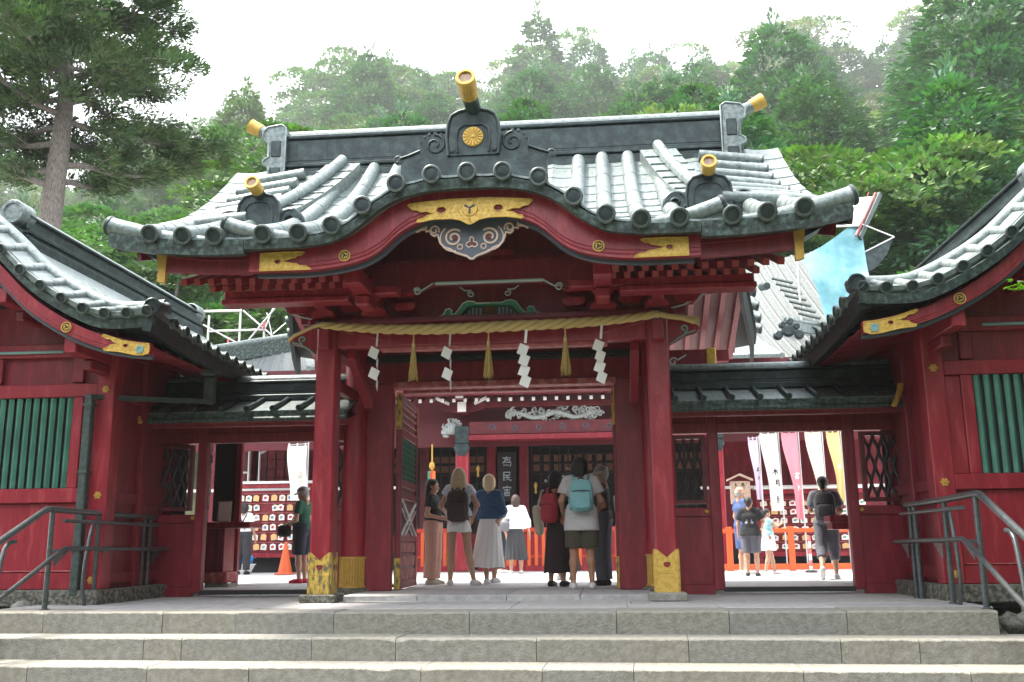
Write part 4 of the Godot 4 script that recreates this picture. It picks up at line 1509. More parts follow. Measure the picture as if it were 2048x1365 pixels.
func wings() -> void:
	for s in [-1, 1]:
		var o: float = 0.0 if s > 0 else -0.345
		var w := thing("side_gallery", "low red side gallery with a tiled roof between the gate and the left pavilion" if s < 0 else "low red side gallery with a tiled roof between the gate and the right pavilion", "gallery", Vector3.ZERO, 0.0)
		var m := func(a: float, b: float) -> Array: return [minf(a * s, b * s), maxf(a * s, b * s)]
		var st: SurfaceTool
		var z := -1.4
		var dark: Material = M.lacquer  # gallery members take the darker copy, shade included in the colour
		# posts
		for x in [2.72 + o, 4.43 + o, 5.28 + o]:
			st = S()
			var r: Array = m.call(x - 0.065, x + 0.065)
			span(st, r[0], r[1], 0.05, 2.40, z - 0.065, z + 0.065, 0.01)
			obj("post", st, dark, w)
		# rails and panels over and beside the opening
		for e in [["lintel", 2.14 + o, 5.3 + o, 2.02, 2.15, 0.055], ["head_rail", 2.14 + o, 5.3 + o, 2.30, 2.41, 0.05], ["frieze_panel", 2.14 + o, 5.3 + o, 2.15, 2.30, 0.02], ["middle_rail", 4.49 + o, 5.22 + o, 0.96, 1.07, 0.045], ["middle_rail", 2.14 + o, 2.66 + o, 0.96, 1.07, 0.045], ["low_panel", 4.49 + o, 5.22 + o, 0.12, 0.96, 0.018], ["low_panel", 2.14 + o, 2.66 + o, 0.12, 0.96, 0.018], ["bottom_rail", 4.49 + o, 5.22 + o, 0.0, 0.12, 0.05], ["bottom_rail", 2.14 + o, 2.66 + o, 0.0, 0.12, 0.05]]:
			st = S()
			var r: Array = m.call(e[1], e[2])
			span(st, r[0], r[1], e[3], e[4], z - e[5], z + e[5])
			obj(e[0], st, dark, w)
		st = S()
		var rr: Array = m.call(2.78 + o, 4.37 + o)
		span(st, rr[0], rr[1], 0.03, 0.085, z - 0.10, z + 0.08, 0.006)
		obj("door_sill", st, M.black_paint, w)  # black tone paints in the shadow band along the sill
		rr = m.call(4.62 + o, 5.09 + o)
		lattice_window(w, rr[0], rr[1], 1.17, 1.95, z)
		rr = m.call(2.24 + o, 2.57 + o)
		lattice_window(w, rr[0], rr[1], 1.17, 1.95, z)
		for x in [2.60 + o, 4.52 + o]:
			st = S()
			lathe(st, [Vector2(0.028, 0), Vector2(0.024, 0.02), Vector2(0.012, 0.035), Vector2(0, 0.037)], 10, Transform3D(Basis.IDENTITY, V(x * s, 1.02, z + 0.062)))
			obj("gold_knob", st, M.gold_matt, w)
		# roof: front and rear slope, ribs, gutter fascia, layered ridge
		for side in [1, -1]:
			var zc := -1.45
			var ze: float = zc + 0.72 * side
			st = S()
			var rows := []
			for i in 7:
				var u := i / 6.0
				var y := 2.36 + 0.24 * u + 0.03 * u * u
				rows.append([V(1.95 * s, y, lerpf(ze, zc, u)), V((5.35 + o) * s, y, lerpf(ze, zc, u))])
			sheet(st, rows, 0.035 * side * s, true)
			obj("roof_slope", st, M.copper, w)
			for k in 10:
				var x: float = (2.22 + 0.345 * k) * s
				st = S()
				var pts := [V(x, 2.385, ze + 0.03 * side), V(x, 2.50, lerpf(ze, zc, 0.45)), V(x, 2.64, lerpf(ze, zc, 0.95))]
				tube(st, pts, 0.034, 8)
				tile_end(st, pts[0], V(0, -0.1, side), 0.036)
				obj("roof_rib", st, M.copper_dark if side > 0 else M.copper, w)
			st = S()
			rr = m.call(1.95, 5.35 + o)
			span(st, rr[0], rr[1], 2.235, 2.355, ze - 0.06, ze + 0.0)
			tube(st, [V(rr[0], 2.25, ze + 0.01 * side), V(rr[1], 2.25, ze + 0.01 * side)], 0.03, 8)
			obj("eaves_fascia", st, M.patina, w)
			st = S()
			span(st, rr[0], rr[1], 2.17, 2.232, ze - 0.12 * side - 0.03, ze - 0.12 * side + 0.03)
			obj("eaves_board", st, M.lacquer, w)
			st = S()
			sheet(st, [[V(rr[0], 2.225, ze - 0.03 * side), V(rr[1], 2.225, ze - 0.03 * side)], [V(rr[0], 2.42, zc), V(rr[1], 2.42, zc)]], 0.02, false)
			obj("soffit", st, M.lacquer, w)
			for k in 12:
				var x: float = (2.2 + 0.275 * k) * s
				st = S()
				bar(st, V(x, 2.185, ze - 0.13 * side), V(x, 2.36, zc + 0.08 * side), 0.05, 0.05)
				obj("rafter", st, M.lacquer, w)
		st = S()
		rr = m.call(1.95, 5.3 + o)
		for e in [[2.58, 2.66, 0.17], [2.662, 2.70, 0.13], [2.702, 2.82, 0.11], [2.822, 2.86, 0.14]]:
			span(st, rr[0], rr[1], e[0], e[1], -1.45 - e[2], -1.45 + e[2], 0.01)
		obj("roof_ridge", st, M.copper_dark, w)
		st = S()
		tube(st, [V(rr[0], 2.875, -1.45), V(rr[1], 2.875, -1.45)], 0.075, 10)
		obj("ridge_cap", st, M.copper, w)
		st = S()
		var p := [V((4.93 + o * 0.5) * s, 2.50, -0.66), V((4.90 + o * 0.5) * s, 2.40, -0.64), V((4.86 + o * 0.5) * s, 2.31, -0.63), V((4.81 + o * 0.5) * s, 2.22, -0.62)]
		for i in 3:
			bar(st, p[i], p[i + 1] + (p[i + 1] - p[i]) * 0.05, 0.07, 0.05, 0.01)
		obj("gold_cap", st, M.gold_matt, w)

# ------------------------------------------------------------------ gabled pavilions to both sides
const PROF := [Vector2(3.60, 3.05), Vector2(3.75, 3.055), Vector2(4.23, 3.15), Vector2(4.69, 3.345), Vector2(5.17, 3.655), Vector2(5.57, 4.03), Vector2(5.85, 4.27), Vector2(6.12, 4.49)]

func gold_flower(parent: Node, c: Vector3, r: float) -> void:
	var st := S()
	lathe(st, [Vector2(r, 0), Vector2(r * 0.9, 0.008), Vector2(r * 0.35, 0.012), Vector2(r * 0.3, 0.03), Vector2(0, 0.035)], 6, Transform3D(Basis.IDENTITY, c))
	for k in 6:
		var a := TAU * k / 6.0
		lathe(st, [Vector2(r * 0.42, 0), Vector2(r * 0.3, 0.014), Vector2(0, 0.018)], 8, Transform3D(Basis.IDENTITY, c + V(cos(a), sin(a), 0) * r * 0.75))
	obj("gold_flower", st, M.gold_matt, parent)

func pavilions() -> void:
	for s in [-1, 1]:
		var dx: float = 0.36 if s > 0 else 0.0
		var P := func(x: float, y: float, z: float) -> Vector3: return V((x + dx) * s, y, z)
		var h := thing("shrine_pavilion", "red gabled pavilion with green barred window and rain pipe, left of the gate" if s < 0 else "red gabled pavilion with green barred window in shade, right of the gate", "pavilion")
		var st: SurfaceTool
		var zf := 0.234
		var bx := func(tool: SurfaceTool, x0: float, x1: float, y0: float, y1: float, z0: float, z1: float, ch := 0.008) -> void:
			var a: Vector3 = P.call(x0, y0, z0)
			var b: Vector3 = P.call(x1, y1, z1)
			span(tool, minf(a.x, b.x), maxf(a.x, b.x), y0, y1, z0, z1, ch)
		# body behind the front wall
		st = S()
		bx.call(st, 4.66, 4.70, 0.17, 3.2, -1.62, 0.2, 0)
		bx.call(st, 4.2, 7.6, 2.85, 2.95, -5.2, -1.7, 0)
		bx.call(st, 4.7, 7.6, 0.17, 3.6, zf - 0.10, zf - 0.07, 0)
		bx.call(st, 7.56, 7.6, 0.17, 3.2, -5.2, zf - 0.1, 0)
		obj("wall", st, M.lacquer, h)
		st = S()
		bx.call(st, 4.42 if s < 0 else 4.55, 7.6, 0.10, 3.0, -1.66, -1.62, 0)
		obj("back_wall", st, M.dark_wood, h)
		st = S()
		bx.call(st, 4.72, 7.5, 0.17, 0.2, -1.6, zf - 0.12, 0)
		obj("floor", st, M.dark_wood, h)
		# front: post, rails, panels
		for e in [["corner_post", 4.55, 4.77, 0.17, 3.25, zf - 0.2, zf + 0.03], ["stile", 4.955, 5.08, 1.34, 2.44, zf - 0.06, zf + 0.0], ["rail", 4.772, 7.6, 2.44, 2.60, zf - 0.06, zf + 0.02], ["sill_rail", 4.772, 7.6, 1.17, 1.34, zf - 0.06, zf + 0.03], ["bottom_rail", 4.772, 7.6, 0.17, 0.36, zf - 0.06, zf + 0.02], ["upper_rail", 4.772, 7.6, 2.94, 3.10, zf - 0.06, zf + 0.01], ["side_board", 4.772, 4.953, 1.342, 2.438, zf - 0.06, zf - 0.03]]:
			st = S()
			bx.call(st, e[1], e[2], e[3], e[4], e[5], e[6])
			obj(e[0], st, M.lacquer_lit, h)
		for e in [[4.772, 6.2, 0.362, 1.168], [6.22, 7.6, 0.362, 1.168]]:
			st = S()
			bx.call(st, e[0], e[1], e[2], e[3], zf - 0.06, zf - 0.035)
			obj("panel", st, M.lacquer_lit, h)
		st = S()
		bx.call(st, 4.80, 7.6, 0.37, 0.385, zf - 0.03, zf + 0.024)
		obj("worn_edge", st, M.lacquer_worn_lit, h)
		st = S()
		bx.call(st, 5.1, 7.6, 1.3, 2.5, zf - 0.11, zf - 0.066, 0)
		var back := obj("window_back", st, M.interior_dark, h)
		for k in 18:
			st = S()
			var a: Vector3 = P.call(5.13 + k * 0.108, 1.342, zf - 0.03)
			# square bars set edge forward
			box(st, a + V(0, 0.548, 0), V(0.056, 1.096, 0.056), 0.006, Basis(Vector3.UP, PI / 4 + rng.randf_range(-0.02, 0.02)))
			obj("window_bar", st, M.green_bar, h)
		st = S()
		tube(st, [P.call(5.24, 3.0, zf + 0.03), P.call(7.5, 3.0, zf + 0.03)], 0.018, 8)
		obj("painted_line", st, M.teal_line, h)
		for e in [[5.05, 2.62, 2.93], [6.1, 2.62, 2.93]]:
			st = S()
			bx.call(st, e[0] - 0.07, e[0] + 0.07, e[1], e[2], zf - 0.06, zf - 0.0)
			obj("strut", st, M.lacquer, h)
		# side wall: posts and rails towards the gate
		for z in [-0.72, -1.55]:
			st = S()
			bx.call(st, 4.59, 4.72, 0.17, 3.2, z - 0.07, z + 0.07)
			obj("side_post", st, M.lacquer, h)
		for y in [0.22, 1.18, 2.45, 3.0]:
			st = S()
			bx.call(st, 4.62, 4.70, y, y + 0.13, -1.6, zf - 0.2)
			obj("side_rail", st, M.lacquer, h)
		# stone base in two courses
		for e in [[4.52, 5.7, 0.0], [5.705, 7.0, 0.0], [7.005, 8.0, 0.0]]:
			st = S()
			bx.call(st, e[0], e[1], -0.02, 0.168, -0.05, zf + 0.14, 0.015)
			obj("base_stone", st, M.stone_dark, h)
		for k in 2:
			st = S()
			bx.call(st, 4.50, 4.62, -0.02, 0.168, -0.055 - k * 0.8 - 0.79, -0.06 - k * 0.8, 0.015)
			obj("base_stone", st, M.stone_dark, h)
		for e in [[4.66, 2.52, zf + 0.03], [4.66, 1.25, zf + 0.03], [4.66, 0.27, zf + 0.03]]:
			gold_flower(h, P.call(e[0], e[1], e[2]), 0.042)
		# barge board with gold fittings
		var top := []
		var low := []
		for i in 31:
			var x := lerpf(3.69, 6.1, i / 30.0)
			var y := curve(PROF, x) - 0.175
			top.append(Vector2((x + dx) * s, y))
			low.append(Vector2((x + dx) * s, y - lerpf(0.13, 0.21, i / 30.0)))
		# the far slope of the same gable, mostly out of view
		var poly := top.duplicate()
		for i in range(30, -1, -1):
			var p: Vector2 = top[i]
			poly.append(Vector2((6.1 + dx) * s * 2 - p.x, p.y))
		for i in 31:
			var p: Vector2 = low[i]
			poly.append(Vector2((6.1 + dx) * s * 2 - p.x, p.y))
		for i in range(30, -1, -1):
			poly.append(low[i])
		st = S()
		prism(st, poly, 1.10, 1.17)
		for o in [0.03, 0.055]:
			var line := []
			for i in range(2, 31):
				line.append(V(low[i].x, low[i].y + o, 1.172))
			tube(st, line, 0.008, 6)
		var board := obj("barge_board", st, M.lacquer_lit, h)
		st = S()
		var edge := []
		for i in 31:
			edge.append(V(low[i].x, low[i].y - 0.015, 1.09))
		tube(st, edge, 0.035, 6)
		obj("lower_edge", st, M.blue_grey, board)
		var gp := [Vector2(3.70, 2.755), Vector2(3.69, 2.80), Vector2(3.70, 2.865), Vector2(3.80, 2.87), Vector2(4.0, 2.905), Vector2(4.24, 2.985), Vector2(4.26, 2.97), Vector2(4.20, 2.935), Vector2(4.15, 2.93), Vector2(4.12, 2.90), Vector2(4.05, 2.875), Vector2(4.15, 2.86), Vector2(4.18, 2.835), Vector2(4.23, 2.82), Vector2(4.22, 2.80), Vector2(4.05, 2.785), Vector2(3.85, 2.74), Vector2(3.76, 2.735)]
		var gq := []
		for p in gp:
			gq.append(Vector2((p.x + dx) * s, p.y))
		var hh := heart(Vector2((3.97 + dx) * s, 2.85), 0.03)
		fret_plate(h, gq, 1.192, [hh])
		st = S()
		lathe(st, [Vector2(0.045, 0), Vector2(0.045, 0.012), Vector2(0.028, 0.014), Vector2(0.024, 0.004), Vector2(0, 0.006)], 16, Transform3D(Basis.IDENTITY, P.call(3.80, 2.80, 1.193)))
		obj("ring_boss", st, M.teal_line, h)
		tomoe(h, P.call(4.69, 3.085, 1.178), 0.062)
		# purlin ends under the board
		for e in [[4.70, 2.93], [5.6, 3.55]]:
			st = S()
			bx.call(st, e[0] - 0.075, e[0] + 0.075, e[1] - 0.11, e[1] + 0.06, zf - 0.5, 1.06, 0.01)
			obj("purlin", st, M.lacquer_lit, h)
			st = S()
			bx.call(st, e[0] - 0.06, e[0] + 0.06, e[1] - 0.24, e[1] - 0.112, zf, 0.66, 0.02)
			obj("bracket", st, M.lacquer, h)
		st = S()
		var sl := []
		for z in [1.08, -5.3]:
			var row := []
			for i in 13:
				var x := lerpf(3.75, 6.1, i / 12.0)
				row.append(P.call(x, curve(PROF, x) - 0.19, z))
			sl.append(row)
		sheet(st, sl, 0.02 * s)
		obj("soffit", st, M.lacquer, h)
		for k in 17:
			st = S()
			var z := 0.95 - k * 0.36
			bar(st, P.call(3.78, 2.87, z), P.call(4.7, 3.10, z), 0.06, 0.07)
			obj("rafter", st, M.lacquer, h)
		# roof deck with the flare of the front edge
		for side in [1, -1]:
			sl = []
			for i in 14:
				var z := lerpf(1.24, -5.4, i / 13.0)
				var row := []
				for j in 16:
					var x := lerpf(3.64, 6.12, j / 15.0)
					var xx: float = x if side > 0 else 6.1 * 2 - x
					row.append(P.call(xx, pav_y(x, z), z))
				sl.append(row)
			st = S()
			sheet(st, sl, -0.08 * s * side)
			obj("roof_deck", st, M.copper, h)
		# fascia under the verge tiles
		sl = [[], []]
		for i in 25:
			var x := lerpf(3.64, 6.1, i / 24.0)
			sl[0].append(P.call(x, pav_y(x, 1.2) - 0.01, 1.235))
			sl[1].append(P.call(x, pav_y(x, 1.2) - 0.115, 1.215))
		st = S()
		sheet(st, sl, 0.09)
		obj("verge_fascia", st, M.patina, h)
		# verge rolls facing the visitor, each rising to the edge tube behind
		for k in 9:
			var x: float = 3.66 + k * 0.262 + (0.0 if k else 0.03)
			var y := pav_y(x, 1.2)
			var pts := [P.call(x, y + 0.045, 1.30), P.call(x, y + 0.10, 1.12), P.call(x - 0.01, y + 0.19, 0.86)]
			roll(h, pts, 0.064, true)
			st = S()
			var x2 := x + 0.262
			var y2 := pav_y(x2, 1.2)
			sheet(st, [[P.call(x, y + 0.015, 1.27), P.call(x2, y2 + 0.015, 1.27)], [P.call(x, y + 0.07, 1.08), P.call(x2, y2 + 0.07, 1.08)], [P.call(x, y + 0.14, 0.86), P.call(x2, y2 + 0.14, 0.86)]], -0.05 * s)
			obj("pan_tiles", st, M.copper, h)
		var pts2 := []
		for i in 20:
			var x := lerpf(3.70, 6.1, i / 19.0)
			pts2.append(P.call(x, pav_y(x, 1.2) + 0.22, 0.84))
		st = S()
		tube(st, pts2, 0.075, 10)
		obj("edge_tube", st, M.copper, h)
		# eaves along the side: dark fascia, rolls running up the slope
		st = S()
		sl = [[], []]
		for i in 20:
			var z := lerpf(1.24, -5.4, i / 19.0)
			sl[0].append(P.call(3.64, pav_y(3.64, z) - 0.0, z))
			sl[1].append(P.call(3.67, pav_y(3.64, z) - 0.19, z))
		sheet(st, sl, 0.10 * s)
		obj("eaves_fascia", st, M.copper_dark, h)
		for k in 20:
			var z := 0.80 - k * 0.31
			var pts := []
			for i in 7:
				var x := lerpf(3.60, 5.9, i / 6.0)
				pts.append(P.call(x, pav_y(maxf(x, 3.64), z) + 0.035, z))
			roll(h, pts, 0.062, true)
		# corner end tile at the front
		st = S()
		tile_end(st, P.call(3.64, pav_y(3.64, 1.2) + 0.09, 1.29), V(0.3 * -s, 0, 1), 0.085)
		tube(st, [P.call(3.64, pav_y(3.64, 1.2) + 0.09, 1.29), P.call(3.68, pav_y(3.64, 1.2) + 0.13, 1.0), P.call(3.72, pav_y(3.64, 1.2) + 0.16, 0.8)], 0.08, 12)
		obj("corner_tile", st, M.copper_dark, h)
		# main ridge running back, with round end tiles
		st = S()
		for e in [[4.40, 4.53, 0.21], [4.532, 4.59, 0.17], [4.592, 4.65, 0.20], [4.652, 4.80, 0.15], [4.802, 4.84, 0.19]]:
			bx.call(st, 6.1 - e[2], 6.1 + e[2], e[0], e[1], -5.3, 0.15, 0.01)
		obj("roof_ridge", st, M.copper_dark, h)
		st = S()
		tube(st, [P.call(6.1, 4.86, 0.2), P.call(6.1, 4.86, -5.3)], 0.09, 12)
		obj("ridge_cap", st, M.copper, h)
		for z in [0.24, -5.36]:
			st = S()
			var dd := 1.0 if z > 0 else -1.0
			lathe(st, [Vector2(0.14, -0.26), Vector2(0.165, -0.22), Vector2(0.165, 0.04), Vector2(0.15, 0.06), Vector2(0.115, 0.06), Vector2(0.105, 0.04), Vector2(0, 0.045)], 20, Transform3D(aim(V(0, 0, dd)), P.call(6.08, 4.84, z)))
			obj("ridge_end_tile", st, M.copper, h)
		# lower front ridge that closes the verge at the peak
		st = S()
		bx.call(st, 5.95, 6.25, 4.4, 4.62, 0.2, 1.1, 0.02)
		obj("front_ridge", st, M.copper_dark, h)
		if s < 0:
			# square rain pipe with its branch from the gutter hopper
			st = S()
			span(st, -4.86, -4.76, 0.10, 2.45, zf + 0.05, zf + 0.15, 0.012)
			for y in [0.6, 1.5, 2.3]:
				span(st, -4.87, -4.75, y, y + 0.04, zf + 0.03, zf + 0.16, 0.006)
			bar(st, V(-4.81, 2.42, zf + 0.10), V(-3.72, 2.47, -0.6), 0.07, 0.06)
			span(st, -3.80, -3.66, 2.44, 2.80, -0.68, -0.56, 0.02)
			span(st, -3.84, -3.62, 2.80, 2.92, -0.74, -0.50, 0.03)
			obj("rain_pipe", st, M.pipe_green, h)

func pav_y(x: float, z: float) -> float:
	var u := clampf((z + 1.2) / 2.4, 0, 1)
	return curve(PROF, x) + 0.13 * u * u * clampf((4.3 - x) / 0.66, 0, 1)

# ------------------------------------------------------------------ straw rope with paper streamers and tassels
func rope() -> void:
	var path := [Vector2(-2.02, 3.235), Vector2(-1.89, 3.21), Vector2(-1.3, 3.155), Vector2(-0.6, 3.13), Vector2(0.1, 3.14), Vector2(1.0, 3.155), Vector2(1.6, 3.185), Vector2(2.02, 3.235)]
	var r := thing("straw_rope", "thick twisted straw rope strung between the two front posts of the gate", "rope", V(0, 3.14, 0.30))
	for k in 3:
		var st := S()
		var pts := []
		var rr := []
		for i in 161:
			var x := lerpf(-2.0, 2.0, i / 160.0)
			var thick := lerpf(1.0, 0.66, pow(absf(x) / 2.0, 2.0))
			var a := TAU * (x / 0.46) + TAU * k / 3.0
			pts.append(V(x, curve(path, x) - 3.14 + sin(a) * 0.033 * thick, cos(a) * 0.033 * thick))
			rr.append(0.037 * thick)
		tube(st, pts, rr, 8, true)
		obj("strand", st, M.straw, r)
	for s in [-1, 1]:
		var st := S()
		var end := [V(2.0 * s, 0.09, 0.0), V(2.12 * s, 0.07, -0.05), V(2.28 * s, 0.06, -0.10), V(2.42 * s, 0.03, -0.12)] if s > 0 else [V(-2.0, 0.09, 0), V(-2.12, 0.08, -0.05), V(-2.22, 0.05, -0.10), V(-2.38, -0.01, -0.14), V(-2.46, -0.08, -0.16)]
		tube(st, end, [0.035, 0.032, 0.034, 0.05] if s > 0 else [0.03, 0.022, 0.02, 0.018, 0.015], 8)
		for k in 14:
			var a := TAU * k / 14.0
			var e: Vector3 = end[-1]
			if s > 0:
				tube(st, [end[-2], e + V(0.05, sin(a) * 0.045 - 0.01, cos(a) * 0.045)], 0.006, 5)
		obj("rope_tail", st, M.straw, r)
	# streamers of folded paper
	var label := ["twisted white paper streamer nearest the left post, hanging from the straw rope", "twisted white paper streamer hanging between the left and middle straw tassels", "flat white zigzag paper streamer hanging between the middle and right straw tassels", "flat white zigzag paper streamer nearest the right post, hanging from the straw rope"]
	var xs := [-1.318, -0.445, 0.452, 1.33]
	var turns := [1.15, 1.1, 0.15, 0.35]
	for k in 4:
		var y: float = curve(path, xs[k]) - 0.05
		var o := thing("paper_streamer", label[k], "paper streamer", V(xs[k], y, 0.31), turns[k], "paper streamers on the straw rope")
		var st := S()
		box(st, V(0, -0.08, 0), V(0.03, 0.17, 0.003), 0, Basis(Vector3.FORWARD, 0.10))
		obj("stem", st, M.white_paper, o)
		var c := V(-0.015, -0.16, 0)
		for i in 4:
			st = S()
			# each fold is a slanting parallelogram that overlaps the next
			var w := 0.105
			var hh := 0.165
			var dxx := 0.045
			var z := 0.012 * (1 if i % 2 else -1)
			var a := c + V(-w * 0.5, 0, z)
			var tl := a
			var q := [Vector2(tl.x, tl.y), Vector2(tl.x + w, tl.y - 0.045), Vector2(tl.x + w - dxx, tl.y - hh), Vector2(tl.x - dxx, tl.y - hh + 0.045)]
			prism(st, q, z - 0.0015, z + 0.0015, Transform3D(Basis(Vector3.UP, (0.5 if k < 2 else 0.12) * (1 if i % 2 else -1)), Vector3.ZERO))
			obj("fold", st, M.white_paper, o)
			c += V(-dxx + 0.055 if i % 2 == 0 else -dxx + 0.045, -0.125, 0)
	label = ["straw tassel hanging between the two twisted paper streamers on the left", "straw tassel hanging at the middle of the straw rope", "straw tassel hanging between the two flat zigzag paper streamers on the right"]
	xs = [-0.88, 0.01, 0.91]
	for k in 3:
		var y: float = curve(path, xs[k]) - 0.05
		var o := thing("straw_tassel", label[k], "tassel", V(xs[k], y, 0.31), 0.0, "straw tassels on the rope")
		var st := S()
		tube(st, [V(0, 0.02, 0), V(0.003, -0.08, 0), V(0, -0.15, 0)], [0.010, 0.009, 0.016], 8)
		for i in 4:
			lathe(st, [Vector2(0.018, -0.008), Vector2(0.021, 0), Vector2(0.018, 0.008)], 10, Transform3D(Basis(V(1, 0, 0), V(0, 0, -1), V(0, 1, 0)), V(0, -0.13 - i * 0.014, 0)))
		obj("cord", st, M.straw, o)
		st = S()
		for i in 64:
			var a := rng.randf() * TAU
			var q := sqrt(rng.randf())
			var d := V(cos(a), 0, sin(a)) * q
			var l := rng.randf_range(0.50, 0.585)
			tube(st, [V(0, -0.15, 0) + d * 0.014, V(0, -0.30, 0) + d * 0.034, V(0, -l, 0) + d * 0.066], [0.0042, 0.0048, 0.003], 5, false)
		var f := obj("straw_fringe", st, M.tassel_straw, o)
		f.set_meta("kind", "stuff")

# ------------------------------------------------------------------ handrails
func handrails() -> void:
	for s in [-1, 1]:
		var x: float = 4.80 if s > 0 else -4.62
		var z0: float = 1.78 if s > 0 else 1.33       # upper end of the steps
		var z1: float = -0.35 if s > 0 else -1.05
		var o := thing("handrail", "grey steel handrail beside the steps in front of the left pavilion" if s < 0 else "grey steel handrail beside the steps in front of the right pavilion", "handrail", V(x, 0, z0))
		var L := z0 - z1
		var run := 2.4
		var k := -0.205 / 0.46
		var st := S()
		tube(st, [V(0, 1.03, -L - 0.12), V(0, 1.035, -L * 0.5), V(0, 1.05, -0.04), V(0, 1.045, 0.03), V(0, 1.02, 0.10), V(0, 1.02 + k * run, 0.1 + run)], 0.034, 12)
		obj("top_rail", st, M.rail_steel, o)
		st = S()
		tube(st, [V(-0.09 * s, 0.93, -L - 0.05), V(-0.09 * s, 0.93, -0.15)], 0.02, 8)
		obj("flat_rail", st, M.rail_steel, o)
		st = S()
		tube(st, [V(-0.10 * s, 0.62, -L - 0.35), V(-0.10 * s, 0.635, -0.35), V(-0.10 * s, 0.64, -0.25), V(-0.10 * s, 0.62, -0.16), V(-0.10 * s, 0.62 + k * 2.5, -0.16 + 2.5)], 0.025, 10)
		obj("low_rail", st, M.rail_steel, o)
		for e in [-L, -L + 0.17, -L * 0.45, -0.08]:
			st = S()
			tube(st, [V(0, -0.01, e), V(0, 1.03, e)], 0.029, 10)
			lathe(st, [Vector2(0.05, 0), Vector2(0.05, 0.01), Vector2(0.026, 0.016)], 14, Transform3D(Basis(V(1, 0, 0), V(0, 0, -1), V(0, 1, 0)), V(0, 0.0, e)))
			obj("post", st, M.rail_steel, o)
		for e in [1.0, 2.1]:
			st = S()
			tube(st, [V(0, k * e - 0.28, e), V(0, 1.0 + k * e, e)], 0.029, 10)
			obj("post", st, M.rail_steel, o)
		for e in [-L + 0.02, -L * 0.45, -0.08]:
			st = S()
			# gusset plate that carries the low rail
			prism(st, [Vector2(0, 0.60), Vector2(-0.32, 0.62), Vector2(-0.02, 0.44)], -0.004, 0.004, Transform3D(Basis(V(0, 0, 1), V(0, 1, 0), V(-1, 0, 0)), V(-0.05 * s, 0, e)))
			span(st, minf(0, -0.10 * s), maxf(0, -0.10 * s), 0.60, 0.63, e - 0.012, e + 0.012, 0.003)
			obj("gusset", st, M.rail_steel, o)
		for e in [-L * 0.45 - 0.02, 0.55]:
			st = S()
			# bent bar between rail and ground
			var kk: float = k * maxf(e, 0.0)
			tube(st, [V(0, 0.95 + kk, e), V(0, 0.94 + kk, e + 0.10), V(0, 0.88 + kk, e + 0.17), V(0, 0.75 + kk, e + 0.21), V(0, 0.45 + kk, e + 0.27), V(0, 0.22 + kk, e + 0.28), V(0, 0.10 + kk, e + 0.25), V(0, -0.02 + kk - 0.15 * float(e > 0), e + 0.20)], 0.022, 9)
			obj("bent_bar", st, M.rail_steel, o)

# ------------------------------------------------------------------ wooded hill
# skyline as (bearing, rise) over the eye of a visitor on the steps
const CREST := [Vector2(-1.4, 0.42), Vector2(-0.849, 0.455), Vector2(-0.69, 0.44), Vector2(-0.568, 0.435), Vector2(-0.493, 0.47), Vector2(-0.44, 0.485), Vector2(-0.4, 0.512), Vector2(-0.369, 0.49), Vector2(-0.34, 0.505), Vector2(-0.311, 0.50), Vector2(-0.283, 0.53), Vector2(-0.254, 0.55), Vector2(-0.219, 0.535), Vector2(-0.161, 0.518), Vector2(-0.104, 0.50), Vector2(-0.076, 0.53), Vector2(-0.041, 0.555), Vector2(0.009, 0.55), Vector2(0.036, 0.523), Vector2(0.08, 0.535), Vector2(0.13, 0.535), Vector2(0.172, 0.519), Vector2(0.206, 0.544), Vector2(0.239, 0.548), Vector2(0.29, 0.519), Vector2(0.333, 0.534), Vector2(0.361, 0.55), Vector2(0.39, 0.58), Vector2(0.446, 0.612), Vector2(0.603, 0.63), Vector2(1.4, 0.62)]

func hill_y(x: float, z: float) -> float:
	var d := 11.35 - z
	if d < 28.0:
		return -0.05
	var b := clampf((x - 1.32) / d, -1.4, 1.4)
	var top := curve(CREST, b) * 78.0 - 13.0
	var y := top * (minf(d, 84.0) - 28.0) / 50.0
	return y + 0.5 * sin(x * 0.3) * cos(z * 0.23) * clampf((d - 28.0) / 10.0, 0, 1)

var leaf_v: PackedVector3Array
var leaf_n: PackedVector3Array
var leaf_c: PackedColorArray

func leaf_begin() -> void:
	leaf_v = PackedVector3Array(); leaf_n = PackedVector3Array(); leaf_c = PackedColorArray()

# one pointed leaf spray: a folded lozenge
func leaf(p: Vector3, d: Vector3, n: Vector3, l: float, w: float, c: Color) -> void:
	var s := d.cross(n).normalized() * w
	var up := s.cross(d).normalized()
	var tip := p + d * l
	var m := p + d * l * 0.45
	var a := m + s + up * w * 0.35
	var b := m - s + up * w * 0.35
	var n1 := (tip - p).cross(a - p).normalized()
	var n2 := (b - p).cross(tip - p).normalized()
	for q in [p, a, tip]:
		leaf_v.append(q); leaf_n.append(n1); leaf_c.append(c)
	for q in [p, tip, b]:
		leaf_v.append(q); leaf_n.append(n2); leaf_c.append(c)

func leaf_end() -> ArrayMesh:
	var arr := []
	arr.resize(Mesh.ARRAY_MAX)
	arr[Mesh.ARRAY_VERTEX] = leaf_v
	arr[Mesh.ARRAY_NORMAL] = leaf_n
	arr[Mesh.ARRAY_COLOR] = leaf_c
	var m := ArrayMesh.new()
	m.add_surface_from_arrays(Mesh.PRIMITIVE_TRIANGLES, arr)
	return m

func rdir() -> Vector3:
	var z := rng.randf_range(-1, 1)
	var a := rng.randf() * TAU
	var r := sqrt(1 - z * z)
	return V(r * cos(a), z, r * sin(a))

func tint(base: Color, v: float) -> Color:
	var k := 1.0 + rng.randf_range(-v, v)
	var h := rng.randf_range(-v, v) * 0.5
	return Color(base.r * k * (1 + h), base.g * k, base.b * k * (1 - h), 1)

